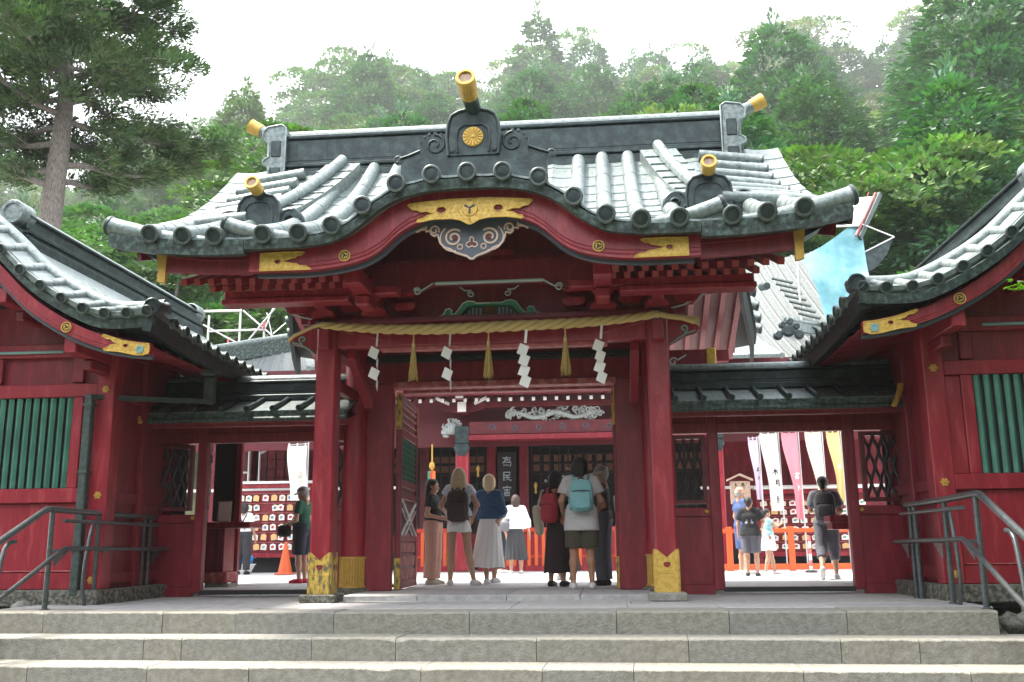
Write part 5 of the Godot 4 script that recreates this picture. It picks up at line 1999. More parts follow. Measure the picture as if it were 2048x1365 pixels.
# a spray of leaves round a point, facing outwards
func clump(c: Vector3, out: Vector3, size: float, n: int, l: float, w: float, base: Color, droop: float) -> void:
	var tone := tint(base, 0.28)
	for i in n:
		var r := rdir()
		if r.dot(out) < -0.35:
			r = -r
		var p := c + V(r.x, r.y * 0.62, r.z) * size * pow(rng.randf(), 0.4)
		var d := (out * 0.7 + r * 0.8 + V(0, -droop, 0) + rdir() * 0.35).normalized()
		var nn := (V(0, 0.8, 0) + r * 0.7 + rdir() * 0.5).normalized()
		if absf(nn.dot(d)) > 0.95:
			nn = V(nn.y, nn.z, nn.x)
		leaf(p, d, nn, l * rng.randf_range(0.7, 1.3), w * rng.randf_range(0.7, 1.3), tint(tone, 0.14))

# cone of a cypress or cedar, height 1 = h
func conifer_crown(h: float, r: float, base: Color, clumps: int, per: int, round_: float) -> ArrayMesh:
	leaf_begin()
	var lobes := []
	for i in 9:
		lobes.append(rng.randf_range(0.78, 1.12))
	for i in clumps:
		var t := 1.0 - pow(rng.randf(), 0.62)
		t = clampf(t * 1.02, 0, 1)
		var a := rng.randf() * TAU
		var lob: float = lobes[int(a / TAU * 9.0) % 9]
		var rad := r * pow(1.0 - t, round_) * lob * (1.0 + 0.16 * sin(t * 40.0 + a * 2.0))
		var q := rng.randf_range(0.62, 1.0)
		var out := V(cos(a), 0.25, sin(a)).normalized()
		var c := V(cos(a) * rad * q, h * (0.12 + 0.88 * t) - 0.25 * rad * q, sin(a) * rad * q)
		clump(c, out, 0.46 + 0.28 * (1 - t), per, 0.30, 0.078, base, 0.30)
	for i in 10:
		clump(V(rng.randf_range(-0.15, 0.15), h * (0.96 + 0.012 * i), rng.randf_range(-0.15, 0.15)), V(0, 1, 0), 0.25, 8, 0.35, 0.07, base, -0.3)
	return leaf_end()

func broad_crown(h: float, r: float, base: Color, pads: int, per: int, size: float) -> ArrayMesh:
	leaf_begin()
	for i in pads:
		var a := rng.randf() * TAU
		var t := rng.randf()
		var rr := r * sqrt(rng.randf()) * (0.65 + 0.35 * sin(PI * (0.25 + 0.7 * t)))
		var c := V(cos(a) * rr, h * (0.35 + 0.62 * t * (1.0 - 0.45 * pow(rr / r, 2))), sin(a) * rr)
		var tone := tint(base, 0.22)
		var pr := rng.randf_range(0.8, 1.5) * r * 0.26
		for k in per:
			var b := rng.randf() * TAU
			var q := sqrt(rng.randf())
			var p := c + V(cos(b) * q * pr, (1 - q * q) * pr * 0.45 + rng.randf_range(-0.12, 0.08), sin(b) * q * pr)
			var out := V(cos(b) * q, 0.65, sin(b) * q).normalized()
			clump(p, out, 0.30, 13, size, size * 0.34, tone, 0.25)
	return leaf_end()

func leaf_mat(name_: String, trans: Color) -> StandardMaterial3D:
	var m := StandardMaterial3D.new()
	m.resource_name = name_
	m.vertex_color_use_as_albedo = true
	m.roughness = 0.62
	m.backlight_enabled = true
	m.backlight = trans
	M[name_] = m
	return m

func make_tree(called: String, label: String, crown: Mesh, h: float, r0: float, lean: float, group: String, bark: Material, low := 0.85, limbs := 0, spread := 2.0) -> Node3D:
	var t := thing(called, label, "tree", Vector3.ZERO, 0.0, group)
	var st := S(true)
	var pts := []
	var rr := []
	for i in 8:
		var u := i / 7.0
		pts.append(V(sin(u * 2.4) * lean, h * low * u, cos(u * 1.9) * lean - lean))
		rr.append(r0 * (1.0 - 0.8 * u) * (1.35 if i == 0 else 1.0))
	tube(st, pts, rr, 8)
	for k in limbs:
		var u := rng.randf_range(0.35, 0.95)
		var a := rng.randf() * TAU
		var p: Vector3 = pts[0].lerp(pts[7], u)
		var q := p + V(cos(a) * spread, spread * rng.randf_range(0.2, 0.7), sin(a) * spread) * rng.randf_range(0.6, 1.1)
		tube(st, [p, p.lerp(q, 0.5) + V(0, -0.15, 0), q], [r0 * 0.35, r0 * 0.22, r0 * 0.06], 6)
	obj("trunk", st, bark, t)
	var c := put("crown", crown, M.foliage, t)
	c.set_meta("kind", "stuff")
	return t

func forest() -> void:
	leaf_mat("foliage", Color(0.5, 0.7, 0.25))
	# ground of the hill
	var rows := []
	for i in 30:
		var d := 27.0 + i * 2.6 if i < 26 else 94.6 + (i - 26) * 60.0
		var row := []
		for j in 41:
			var b := lerpf(-1.4, 1.4, j / 40.0)
			var x := 1.32 + b * d
			row.append(V(x, hill_y(x, 11.35 - d) - (0.0 if i < 26 else (i - 25) * 6.0), 11.35 - d))
		rows.append(row)
	var st := S()
	st.set_smooth_group(1)
	for i in 29:
		for j in 40:
			quad(st, rows[i][j], rows[i + 1][j], rows[i + 1][j + 1], rows[i][j + 1])
	struct("hillside", st, M.soil)
	rng.seed = 77
	var G := "trees on the wooded hill behind the shrine"
	var kinds := []
	var cyp := Color(0.075, 0.155, 0.085)
	kinds.append([make_tree("cypress_tree", "blue-green cypress with a dense pointed crown on the wooded hill", conifer_crown(14, 4.4, cyp, 1050, 21, 0.52), 14, 0.22, 0.1, G, M.bark),
		make_tree("cypress_tree", "blue-green cypress with a dense pointed crown on the wooded hill", conifer_crown(14, 3.9, Color(0.085, 0.16, 0.08), 1000, 21, 0.46), 14, 0.22, 0.1, G, M.bark)])
	kinds.append([make_tree("cedar_tree", "dark green cedar with clumped foliage on the wooded hill", conifer_crown(15, 3.0, Color(0.085, 0.145, 0.06), 640, 24, 0.6), 15, 0.25, 0.15, G, M.bark),
		make_tree("cedar_tree", "dark green cedar with clumped foliage on the wooded hill", conifer_crown(15, 3.4, Color(0.12, 0.17, 0.062), 680, 24, 0.58), 15, 0.25, 0.15, G, M.bark)])
	kinds.append([make_tree("broadleaf_tree", "yellow-green broadleaf tree with a layered crown on the wooded hill", broad_crown(10, 4.4, Color(0.125, 0.205, 0.07), 42, 36, 0.20), 10, 0.25, 0.4, G, M.bark, 0.7, 12, 3.0),
		make_tree("broadleaf_tree", "yellow-green broadleaf tree with a layered crown on the wooded hill", broad_crown(10, 4.2, Color(0.10, 0.185, 0.07), 42, 36, 0.19), 10, 0.25, 0.4, G, M.bark, 0.7, 12, 3.0)])
	kinds.append([make_tree("pale_tree", "pale green loose-crowned tree with grey branches on the wooded hill", broad_crown(11, 3.8, Color(0.22, 0.26, 0.13), 28, 28, 0.20), 11, 0.2, 0.5, G, M.bark, 0.8, 16, 3.0),
		make_tree("pale_tree", "pale green loose-crowned tree with grey branches on the wooded hill", broad_crown(11, 3.6, Color(0.19, 0.21, 0.105), 24, 26, 0.19), 11, 0.2, 0.5, G, M.bark, 0.8, 16, 3.0)])
	var made := {}
	var D: Array[float] = [80.0, 70.0, 60.0, 51.0, 43.0, 36.0]
	var gap: Array[float] = [3.0, 3.3, 3.7, 4.1, 4.3, 4.4]
	for r in D.size():
		var b := -0.86
		while b < 0.66:
			var d: float = D[r] + rng.randf_range(-3.0, 3.0)
			var bb := b + rng.randf_range(-0.3, 0.3) * gap[r] / d
			b += gap[r] / D[r] * rng.randf_range(0.85, 1.15)
			var x := 1.32 + bb * d
			var z := 11.35 - d
			var g := hill_y(x, z) - 0.4
			var e := curve(CREST, bb)
			var roll_ := rng.randf()
			var k := 0
			if bb > 0.24:
				k = (0 if roll_ < 0.35 else 2 if roll_ < 0.8 else 3) if r > 1 else (0 if roll_ < 0.6 else 2 if roll_ < 0.8 else 3)
			elif bb > -0.12:
				k = 0 if roll_ < 0.66 else 1 if roll_ < 0.76 else 3
			elif bb > -0.28:
				k = 0 if roll_ < 0.5 else 3 if roll_ < 0.75 else 2
			else:
				k = 1 if roll_ < 0.5 else 0 if roll_ < 0.72 else 2
			var h0: float = [14.0, 15.0, 10.0, 11.0][k]
			var top := 0.6 + d * (e + 0.006 - 0.014 * r - rng.randf() * 0.012)
			var h := clampf(top - g, 7.5, 17.0)
			if r > 0:
				h = minf(h, rng.randf_range(11.0, 16.0) * (0.85 if k >= 2 else 1.0))
			else:
				g = top - h
			var rise := (g + h - 0.6) / d
			if bb > -0.32 and bb < 0.12 and rise < 0.42:
				continue
			var v := rng.randi() % 2
			var t: Node3D = kinds[k][v]
			if made.has(k * 2 + v):
				t = dup(t, Vector3.ZERO, 0, t.get_meta("label"), G)
			made[k * 2 + v] = true
			t.position = V(x, g, z)
			t.rotation.y = rng.randf() * TAU
			var sc := h / h0
			t.scale = V(sc * rng.randf_range(1.05, 1.4), sc, sc * rng.randf_range(1.05, 1.4))
	# tall trees that stand above the skyline
	for e in [[-0.061, 0.588, 72.0, 1, 0, "slender dark cedar rising above the skyline behind the gate ridge"], [0.222, 0.575, 78.0, 3, 1, "sparse pale tree standing above the skyline right of the gate"], [0.200, 0.552, 50.0, 0, 0, "broad blue-green cypress right of the gate roof, the largest of its kind"], [-0.255, 0.548, 62.0, 0, 1, "rounded blue-green cypress on the skyline left of the gate crest"], [-0.40, 0.515, 52.0, 1, 1, "yellowish cedar left of the gate roof, next to the tall bare-trunked tree"], [0.41, 0.61, 44.0, 0, 0, "tall blue-green cypress at the upper right corner of the hill"]]:
		var src: Node3D = kinds[e[3]][e[4]]
		var d: float = e[2]
		var x: float = 1.32 + e[0] * d
		var top: float = 0.6 + e[1] * d
		var g := hill_y(x, 11.35 - d) - 0.4
		var h := clampf(top - g, 12.0, 21.0)
		var t := dup(src, V(x, top - h, 11.35 - d), rng.randf() * TAU, e[5], G)
		var sc: float = h / [14.0, 15.0, 10.0, 11.0][e[3]]
		t.scale = V(sc, sc, sc) * V(1.12, 1.0, 1.12)
	# unseen conifers added behind and beside the visitor to shade the front
	for p in [[-15, 15, 17], [-9.5, 21, 18], [-20, 22, 17], [-13.5, 29, 19], [10.5, 17.5, 17], [15.5, 13.5, 18], [19, 21, 17], [11.5, 27, 19], [-4, 33, 19], [5, 34, 20], [23, 14, 16], [-22, 13, 16], [8.2, 5.5, 14], [9.2, 9.3, 15], [11.2, 2.5, 14]]:
		var t := dup(kinds[0 if rng.randf() < 0.6 and p[1] > 10 else 1][0], V(p[0] * 1.25, -1.3, p[1] + (6.0 if p[1] > 10 else 0.0)), rng.randf() * TAU, "tall unseen conifer added beside the approach to block sky light", "unseen conifers added along the approach")
		var sc: float = p[2] / 14.0
		t.scale = V(sc * 1.25, sc, sc * 1.25)
	# mist that hangs among the trees of the hill
	var fog := FogVolume.new()
	fog.name = "hill_mist"
	fog.shape = RenderingServer.FOG_VOLUME_SHAPE_BOX
	fog.size = V(260, 60, 62)
	fog.position = V(8, 29, -57)
	var fm := FogMaterial.new()
	fm.density = 0.0028
	fm.albedo = Color(0.95, 0.97, 0.98)
	fog.material = fm
	fog.set_meta("kind", "stuff")
	add_child(fog)
	old_tree()
	branch_tree()

# the tall old conifer behind the left pavilion
func old_tree() -> void:
	rng.seed = 5
	var t := thing("old_conifer", "tall old conifer with a bare grey trunk and open crown behind the left pavilion", "tree", V(-12.95, -0.1, -11.0))
	var trunk := [V(-0.5, 0, 0), V(-0.15, 4, 0), V(0.35, 8.9, 0), V(0.45, 11.0, 0), V(0.55, 12.4, 0.1), V(0.2, 15, 0.0), V(-0.4, 17.5, 0.2), V(-0.7, 20, 0)]
	var st := S(true)
	tube(st, trunk, [0.48, 0.36, 0.285, 0.235, 0.20, 0.16, 0.11, 0.04], 14)
	obj("trunk", st, M.bark, t)
	leaf_begin()
	var lst := S(true)
	var base := Color(0.068, 0.115, 0.042)
	for i in 66:
		var u := i / 65.0
		var y := lerpf(9.7, 19.6, u)
		var a := i * 2.39 + rng.randf_range(-0.3, 0.3)
		var p := V(0.4, y, 0)
		for j in trunk.size() - 1:
			if y >= trunk[j].y and y <= trunk[j + 1].y:
				p = trunk[j].lerp(trunk[j + 1], (y - trunk[j].y) / (trunk[j + 1].y - trunk[j].y))
		var len_ := lerpf(4.6, 1.8, u) * rng.randf_range(0.65, 1.1)
		if u < 0.12:
			len_ *= 0.8
		var dir := V(cos(a), rng.randf_range(-0.12, 0.35), sin(a)).normalized()
		if y < 11.4 and dir.x * 0.54 + dir.z * 0.84 > 0.3:
			continue
		var pts := [p]
		var rr := [0.075 * (1.3 - u)]
		for k in range(1, 6):
			var s := k / 5.0
			pts.append(p + dir * len_ * s + V(0, -0.35 * s + 0.55 * s * s, 0) + rdir() * 0.12)
			rr.append(0.075 * (1.3 - u) * (1.0 - 0.8 * s))
		tube(lst, pts, rr, 6)
		var nt := int(len_ * 4.8)
		for k in nt:
			var s := rng.randf_range(0.16, 1.0)
			var q: Vector3 = pts[int(s * 4.99)].lerp(pts[mini(int(s * 4.99) + 1, 5)], fposmod(s * 4.99, 1.0))
			var side := dir.cross(Vector3.UP).normalized() * (1 if k % 2 else -1)
			var e := q + (side * 0.9 + dir * 0.5 + V(0, rng.randf_range(-0.15, 0.4), 0)) * rng.randf_range(0.3, 0.95)
			tube(lst, [q, q.lerp(e, 0.5) + V(0, 0.04, 0), e], [0.022, 0.016, 0.008], 5, false)
			for c in 5:
				var cc := e.lerp(q, c * 0.22) + rdir() * 0.2
				clump(cc, (dir + V(0, 0.4, 0)).normalized(), 0.27, 34, 0.19, 0.026, base, 0.0)
	obj("limbs", lst, M.bark, t)
	var c := put("crown", leaf_end(), M.foliage, t)
	c.set_meta("kind", "stuff")

# young tree beside the steps whose lower sprays hang into view on the right
func branch_tree() -> void:
	rng.seed = 9
	var t := thing("young_maple", "young tree whose bright green leaf sprays hang before the right pavilion", "tree", V(6.6, -1.3, 4.3))
	var st := S(true)
	tube(st, [V(0, 0, 0), V(0.05, 1.5, 0), V(-0.1, 3.0, -0.1), V(0.1, 4.6, 0), V(0, 6.4, 0.1)], [0.12, 0.10, 0.08, 0.06, 0.03], 9)
	leaf_begin()
	var arms := [[V(-0.1, 3.2, -0.1), V(-2.05, 3.88, -0.55)], [V(-0.02, 2.5, -0.1), V(-2.02, 2.58, -0.55)], [V(0, 4.0, 0), V(-1.2, 5.6, 0.3)], [V(0, 4.2, 0), V(1.3, 5.6, -0.5)], [V(0, 4.9, 0), V(0.3, 6.6, 1.3)], [V(0, 5.2, 0), V(-0.6, 7.2, -0.6)], [V(0, 3.6, 0), V(1.2, 4.2, 1.0)], [V(0, 5.6, 0), V(0.8, 7.4, 0.2)]]
	var n := 0
	for e in arms:
		var a: Vector3 = e[0]
		var b: Vector3 = e[1]
		tube(st, [a, a.lerp(b, 0.5) + V(0, 0.12, 0), b], [0.035, 0.022, 0.007], 6)
		for i in (26 if n < 2 else 90):
			var u := rng.randf_range(0.90, 1.0) if n < 2 else rng.randf_range(0.35, 1.0)
			var q := a.lerp(b, u) + rdir() * V(0.11, 0.05, 0.12) * (1.0 if n < 2 else 4.0)
			for k in 4:
				var aa := rng.randf() * TAU
				leaf(q, V(cos(aa), rng.randf_range(-0.35, 0.15), sin(aa)).normalized(), V(0, 1, 0.1), rng.randf_range(0.045, 0.075), 0.013, tint(Color(0.19, 0.32, 0.045), 0.25))
		n += 1
	obj("trunk", st, M.bark, t)
	var c := put("foliage", leaf_end(), M.foliage, t)
	c.set_meta("kind", "stuff")

# ------------------------------------------------------------------ roofs, sheeting and scaffold beyond the galleries
func ribbed_roof(parent: Node, a: Vector3, b: Vector3, c: Vector3, d: Vector3, n: int, m: Material, r := 0.07) -> void:
	# a-b the upper edge, d-c the lower edge; the slope sags slightly
	var rows := []
	for i in 7:
		var u := i / 6.0
		var row := []
		for j in 9:
			var v := j / 8.0
			row.append(a.lerp(b, v).lerp(d.lerp(c, v), u) + V(0, -0.55 * sin(PI * u) * 0.5, 0))
		rows.append(row)
	var st := S()
	sheet(st, rows, 0.08)
	obj("roof_deck", st, m, parent)
	for k in n + 1:
		var v := float(k) / n
		var pts := []
		for i in 7:
			var u := i / 6.0
			pts.append(a.lerp(b, v).lerp(d.lerp(c, v), u) + V(0, -0.55 * sin(PI * u) * 0.5 + 0.04, 0.02))
		st = S()
		tube(st, pts, r, 8)
		obj("cover_tile", st, m, parent)

func behind() -> void:
	var st: SurfaceTool
	# large hall roof to the right, seen past the gate's verge
	var h := thing("rear_hall", "pale ribbed tile roof of a hall behind the right gallery", "building")
	ribbed_roof(h, V(4.0, 8.6, -17.5), V(7.6, 9.0, -17.0), V(8.6, 5.0, -12.6), V(5.0, 4.95, -13.2), 13, M.tile_pale)
	st = S()
	span(st, 4.2, 9.0, 0.0, 4.9, -17.5, -14.0, 0)
	obj("wall", st, M.lacquer, h)
	st = S()
	for k in 9:
		tube(st, [V(6.05 + k * 0.07, 7.75 - k * 0.21, -14.9 + k * 0.18), V(6.55 + k * 0.07, 7.55 - k * 0.21, -14.7 + k * 0.18)], 0.04, 8)
	var vt := obj("verge_tiles", st, M.copper_mid, h)
	vt.set_meta("kind", "stuff")
	st = S()
	tube(st, [V(5.65, 7.35, -14.3), V(5.75, 7.30, -14.0)], 0.10, 10)
	obj("end_tile", st, M.copper_dark, h)
	# small ridge with a scrolled end tile in front of it
	var sr := thing("ridge_crest", "brown scrolled ridge-end tile on a low roof behind the right gallery", "roof ornament", V(6.0, 5.72, -12.9))
	st = S()
	bar(st, V(-0.05, 0.35, -0.3), V(1.6, 0.1, -0.9), 0.14, 0.22)
	tube(st, [V(-0.05, 0.50, -0.3), V(1.6, 0.25, -0.9)], 0.08, 8)
	obj("ridge", st, M.copper, sr)
	st = S()
	for e in [[0, 0.12, 0.17], [-0.26, 0.0, 0.12], [0.26, 0.0, 0.12], [0.04, 0.34, 0.10], [-0.14, 0.26, 0.09], [0.2, 0.22, 0.09]]:
		lathe(st, [Vector2(e[2], -0.06), Vector2(e[2], 0.04), Vector2(e[2] * 0.7, 0.08), Vector2(0, 0.08)], 12, Transform3D(Basis.IDENTITY, V(e[0], e[1], 0.02 + 0.01 * e[0])))
	obj("scroll_tile", st, M.copper_dark, sr)
	# tarpaulin and the work platform above it
	var tp := thing("blue_tarpaulin", "light blue tarpaulin hung over roof works behind the right pavilion", "tarpaulin")
	var rows := []
	for i in 13:
		var u := i / 12.0
		var row := []
		for j in 13:
			var v := j / 12.0
			var left := V(6.55, 7.9, -13.6).lerp(V(7.0, 5.5, -13.2), u) + V(0.16 * sin(u * PI), 0, 0)
			var right := V(8.22, 9.05, -13.8).lerp(V(8.25, 6.0, -13.2), u)
			var p := left.lerp(right, v)
			p.z += 0.12 * sin(v * 5.0 + u * 3.0) + 0.07 * sin(u * 9.0 - v * 6.0) + 0.03 * sin(v * 31.0 + u * 5.0)
			p.y -= 0.10 * sin(PI * v) * (1 - u)
			row.append(p)
		rows.append(row)
	st = S()
	sheet(st, rows, 0.012)
	mk("tarp_blue", [Color(0.12, 0.34, 0.40), Color(0.16, 0.39, 0.45), Color(0.22, 0.45, 0.50)], 2.0, 0.5, 0.0, 0.2, 41)
	obj("sheet", st, M.tarp_blue, tp)
	var wf := thing("work_platform", "white sheeted work platform with dark edges above the blue tarpaulin", "scaffold")
	st = S()
	sheet(st, [[V(6.3, 9.72, -14.6), V(8.95, 9.85, -14.6)], [V(6.9, 8.75, -13.7), V(8.15, 8.75, -13.7)]], 0.05, false)
	obj("sheet", st, M.white_paint, wf)
	st = S()
	bar(st, V(9.02, 9.93, -14.55), V(8.12, 8.40, -13.6), 0.08, 0.14)
	obj("edge_board", st, M.copper_dark, wf)
	st = S()
	bar(st, V(8.90, 9.95, -14.5), V(8.02, 8.45, -13.55), 0.04, 0.06)
	obj("rail_bar", st, M.lacquer_worn_lit, wf)
	for k in 7:
		st = S()
		tube(st, [V(6.5 + k * 0.35, 9.70, -14.5), V(6.62 + k * 0.35, 9.98, -14.5)], 0.014, 6)
		obj("baluster", st, M.lacquer_worn_lit, wf)
	st = S()
	for e in [[V(8.15, 8.9, -13.8), V(9.06, 8.46, -13.8)], [V(9.06, 8.46, -13.8), V(8.15, 8.02, -13.8)]]:
		tube(st, [e[0], e[1]], 0.018, 6)
	obj("stay_wire", st, M.pole_white, wf)
	st = S()
	prism(st, [Vector2(8.12, 8.02), Vector2(9.04, 8.44), Vector2(8.86, 8.02), Vector2(8.5, 7.62), Vector2(8.12, 7.5)], -14.3, -13.85)
	obj("eave_end", st, M.copper_dark, wf)
	for x in [6.6, 8.1]:
		st = S()
		tube(st, [V(x, 0, -14.1), V(x, 9.0, -14.1)], 0.03, 8)
		obj("standard", st, M.pole_white, wf)
	# roof behind the left gallery
	var lh := thing("rear_hall", "green-ridged low roof with pale tiles behind the left gallery", "building")
	ribbed_roof(lh, V(-8.9, 5.55, -14.0), V(-6.3, 6.05, -14.0), V(-4.9, 4.7, -11.6), V(-9.4, 4.55, -11.6), 10, M.tile_pale, 0.06)
	st = S()
	bar(st, V(-9.3, 5.78, -14.0), V(-6.3, 6.18, -14.0), 0.3, 0.42)
	obj("ridge", st, M.patina, lh)
	st = S()
	tube(st, [V(-9.3, 6.05, -14.0), V(-6.2, 6.45, -14.0)], 0.10, 10)
	obj("ridge_cap", st, M.copper, lh)
	st = S()
	span(st, -9.3, -6.0, 0.0, 4.9, -15.0, -14.2, 0)
	obj("wall", st, M.lacquer, lh)
	# scaffold over it
	var sc := thing("scaffold", "white tube scaffold rising over the low roof behind the left gallery", "scaffold", V(-9.4, 0, -16.0))
	var pipes := [[V(0, 0, 0), V(0.0, 7.80, 0), 0.036], [V(-0.97, 0, 0), V(-0.97, 7.5, 0), 0.035], [V(0.75, 0, 0), V(0.75, 7.30, 0), 0.035], [V(-1.3, 7.62, 0.05), V(0.05, 7.6, 0.05), 0.035], [V(-0.9, 7.0, 0.05), V(0.8, 7.0, 0.05), 0.035], [V(0.1, 7.6, 0.06), V(1.5, 6.4, 0.06), 0.025], [V(0.0, 6.3, 0.08), V(1.15, 7.72, 0.08), 0.03], [V(-1.1, 7.2, 0.08), V(0.35, 6.4, 0.08), 0.025], [V(0.1, 6.5, 0.1), V(1.5, 6.55, 0.1), 0.025], [V(0.75, 7.1, -0.1), V(0.9, 7.9, -0.4), 0.018], [V(1.0, 6.9, -0.1), V(1.4, 7.4, -0.4), 0.016], [V(0.95, 6.9, -0.1), V(0.7, 7.6, -0.3), 0.016]]
	for e in pipes:
		st = S()
		tube(st, [e[0], e[1]], e[2], 8)
		obj("tube", st, M.pole_white, sc)
	for e in [[V(-0.3, 6.45, 0.1), V(-0.3, 6.72, 0.1)], [V(0.78, 7.0, 0.12), V(0.78, 7.22, 0.12)]]:
		st = S()
		tube(st, [e[0], e[1]], 0.035, 8)
		obj("red_sleeve", st, M.pole_red, sc)

# ------------------------------------------------------------------ courtyard beyond the gate
func stroke(st: SurfaceTool, c: Vector3, s: float, lines: Array, w := 0.11) -> void:
	# brush strokes on a unit square (x right, y up) scaled by s, lying in the x-y plane at c
	for l in lines:
		var pts := []
		for i in range(0, l.size(), 2):
			pts.append(c + V((l[i] - 0.5) * s, (l[i + 1] - 0.5) * s, 0))
		var rr := []
		for i in pts.size():
			rr.append(s * w * 0.5 * (1.0 if i < pts.size() - 1 else 0.7))
		tube(st, pts, rr, 6)

const GLYPHS := [
	[[0.1, 0.86, 0.9, 0.86], [0.5, 1.0, 0.3, 0.6, 0.1, 0.35], [0.35, 0.68, 0.8, 0.68, 0.78, 0.42], [0.2, 0.45, 0.9, 0.45, 0.86, 0.1, 0.75, 0.08], [0.25, 0.22, 0.2, 0.08], [0.42, 0.24, 0.44, 0.1], [0.6, 0.24, 0.64, 0.1]],
	[[0.2, 0.9, 0.8, 0.9, 0.78, 0.62], [0.2, 0.62, 0.78, 0.62], [0.2, 0.9, 0.2, 0.1, 0.5, 0.2], [0.2, 0.4, 0.85, 0.42], [0.5, 0.62, 0.6, 0.25, 0.9, 0.08, 0.92, 0.2]],
	[[0.5, 1.0, 0.5, 0.88], [0.1, 0.75, 0.12, 0.86, 0.9, 0.86, 0.86, 0.74], [0.2, 0.62, 0.8, 0.62], [0.5, 0.72, 0.5, 0.4], [0.25, 0.4, 0.75, 0.4, 0.7, 0.08, 0.28, 0.08, 0.25, 0.4], [0.25, 0.24, 0.72, 0.24]],
	[[0.5, 1.0, 0.5, 0.05], [0.1, 0.7, 0.9, 0.7], [0.5, 0.68, 0.1, 0.25], [0.5, 0.68, 0.9, 0.25]],
	[[0.15, 0.95, 0.15, 0.05], [0.15, 0.9, 0.85, 0.9, 0.85, 0.05], [0.3, 0.7, 0.7, 0.7], [0.5, 0.85, 0.5, 0.3], [0.3, 0.45, 0.7, 0.45]],
]

func superellipsoid(st: SurfaceTool, c: Vector3, h: Vector3, e := 0.55, b := Basis.IDENTITY, n := 14) -> void:
	var f := func(v: float) -> float: return signf(v) * pow(absf(v), e)
	var rows := []
	for i in n / 2 + 1:
		var th := lerpf(-PI / 2, PI / 2, float(i) / (n / 2))
		var row := []
		for k in n:
			var a := TAU * k / n
			row.append(c + b * V(h.x * f.call(cos(th)) * f.call(cos(a)), h.y * f.call(sin(th)), h.z * f.call(cos(th)) * f.call(sin(a))))
		rows.append(row)
	st.set_smooth_group(3)
	for i in n / 2:
		for k in n:
			var l := (k + 1) % n
			quad(st, rows[i][k], rows[i + 1][k], rows[i + 1][l], rows[i][l])
	st.set_smooth_group(-1)

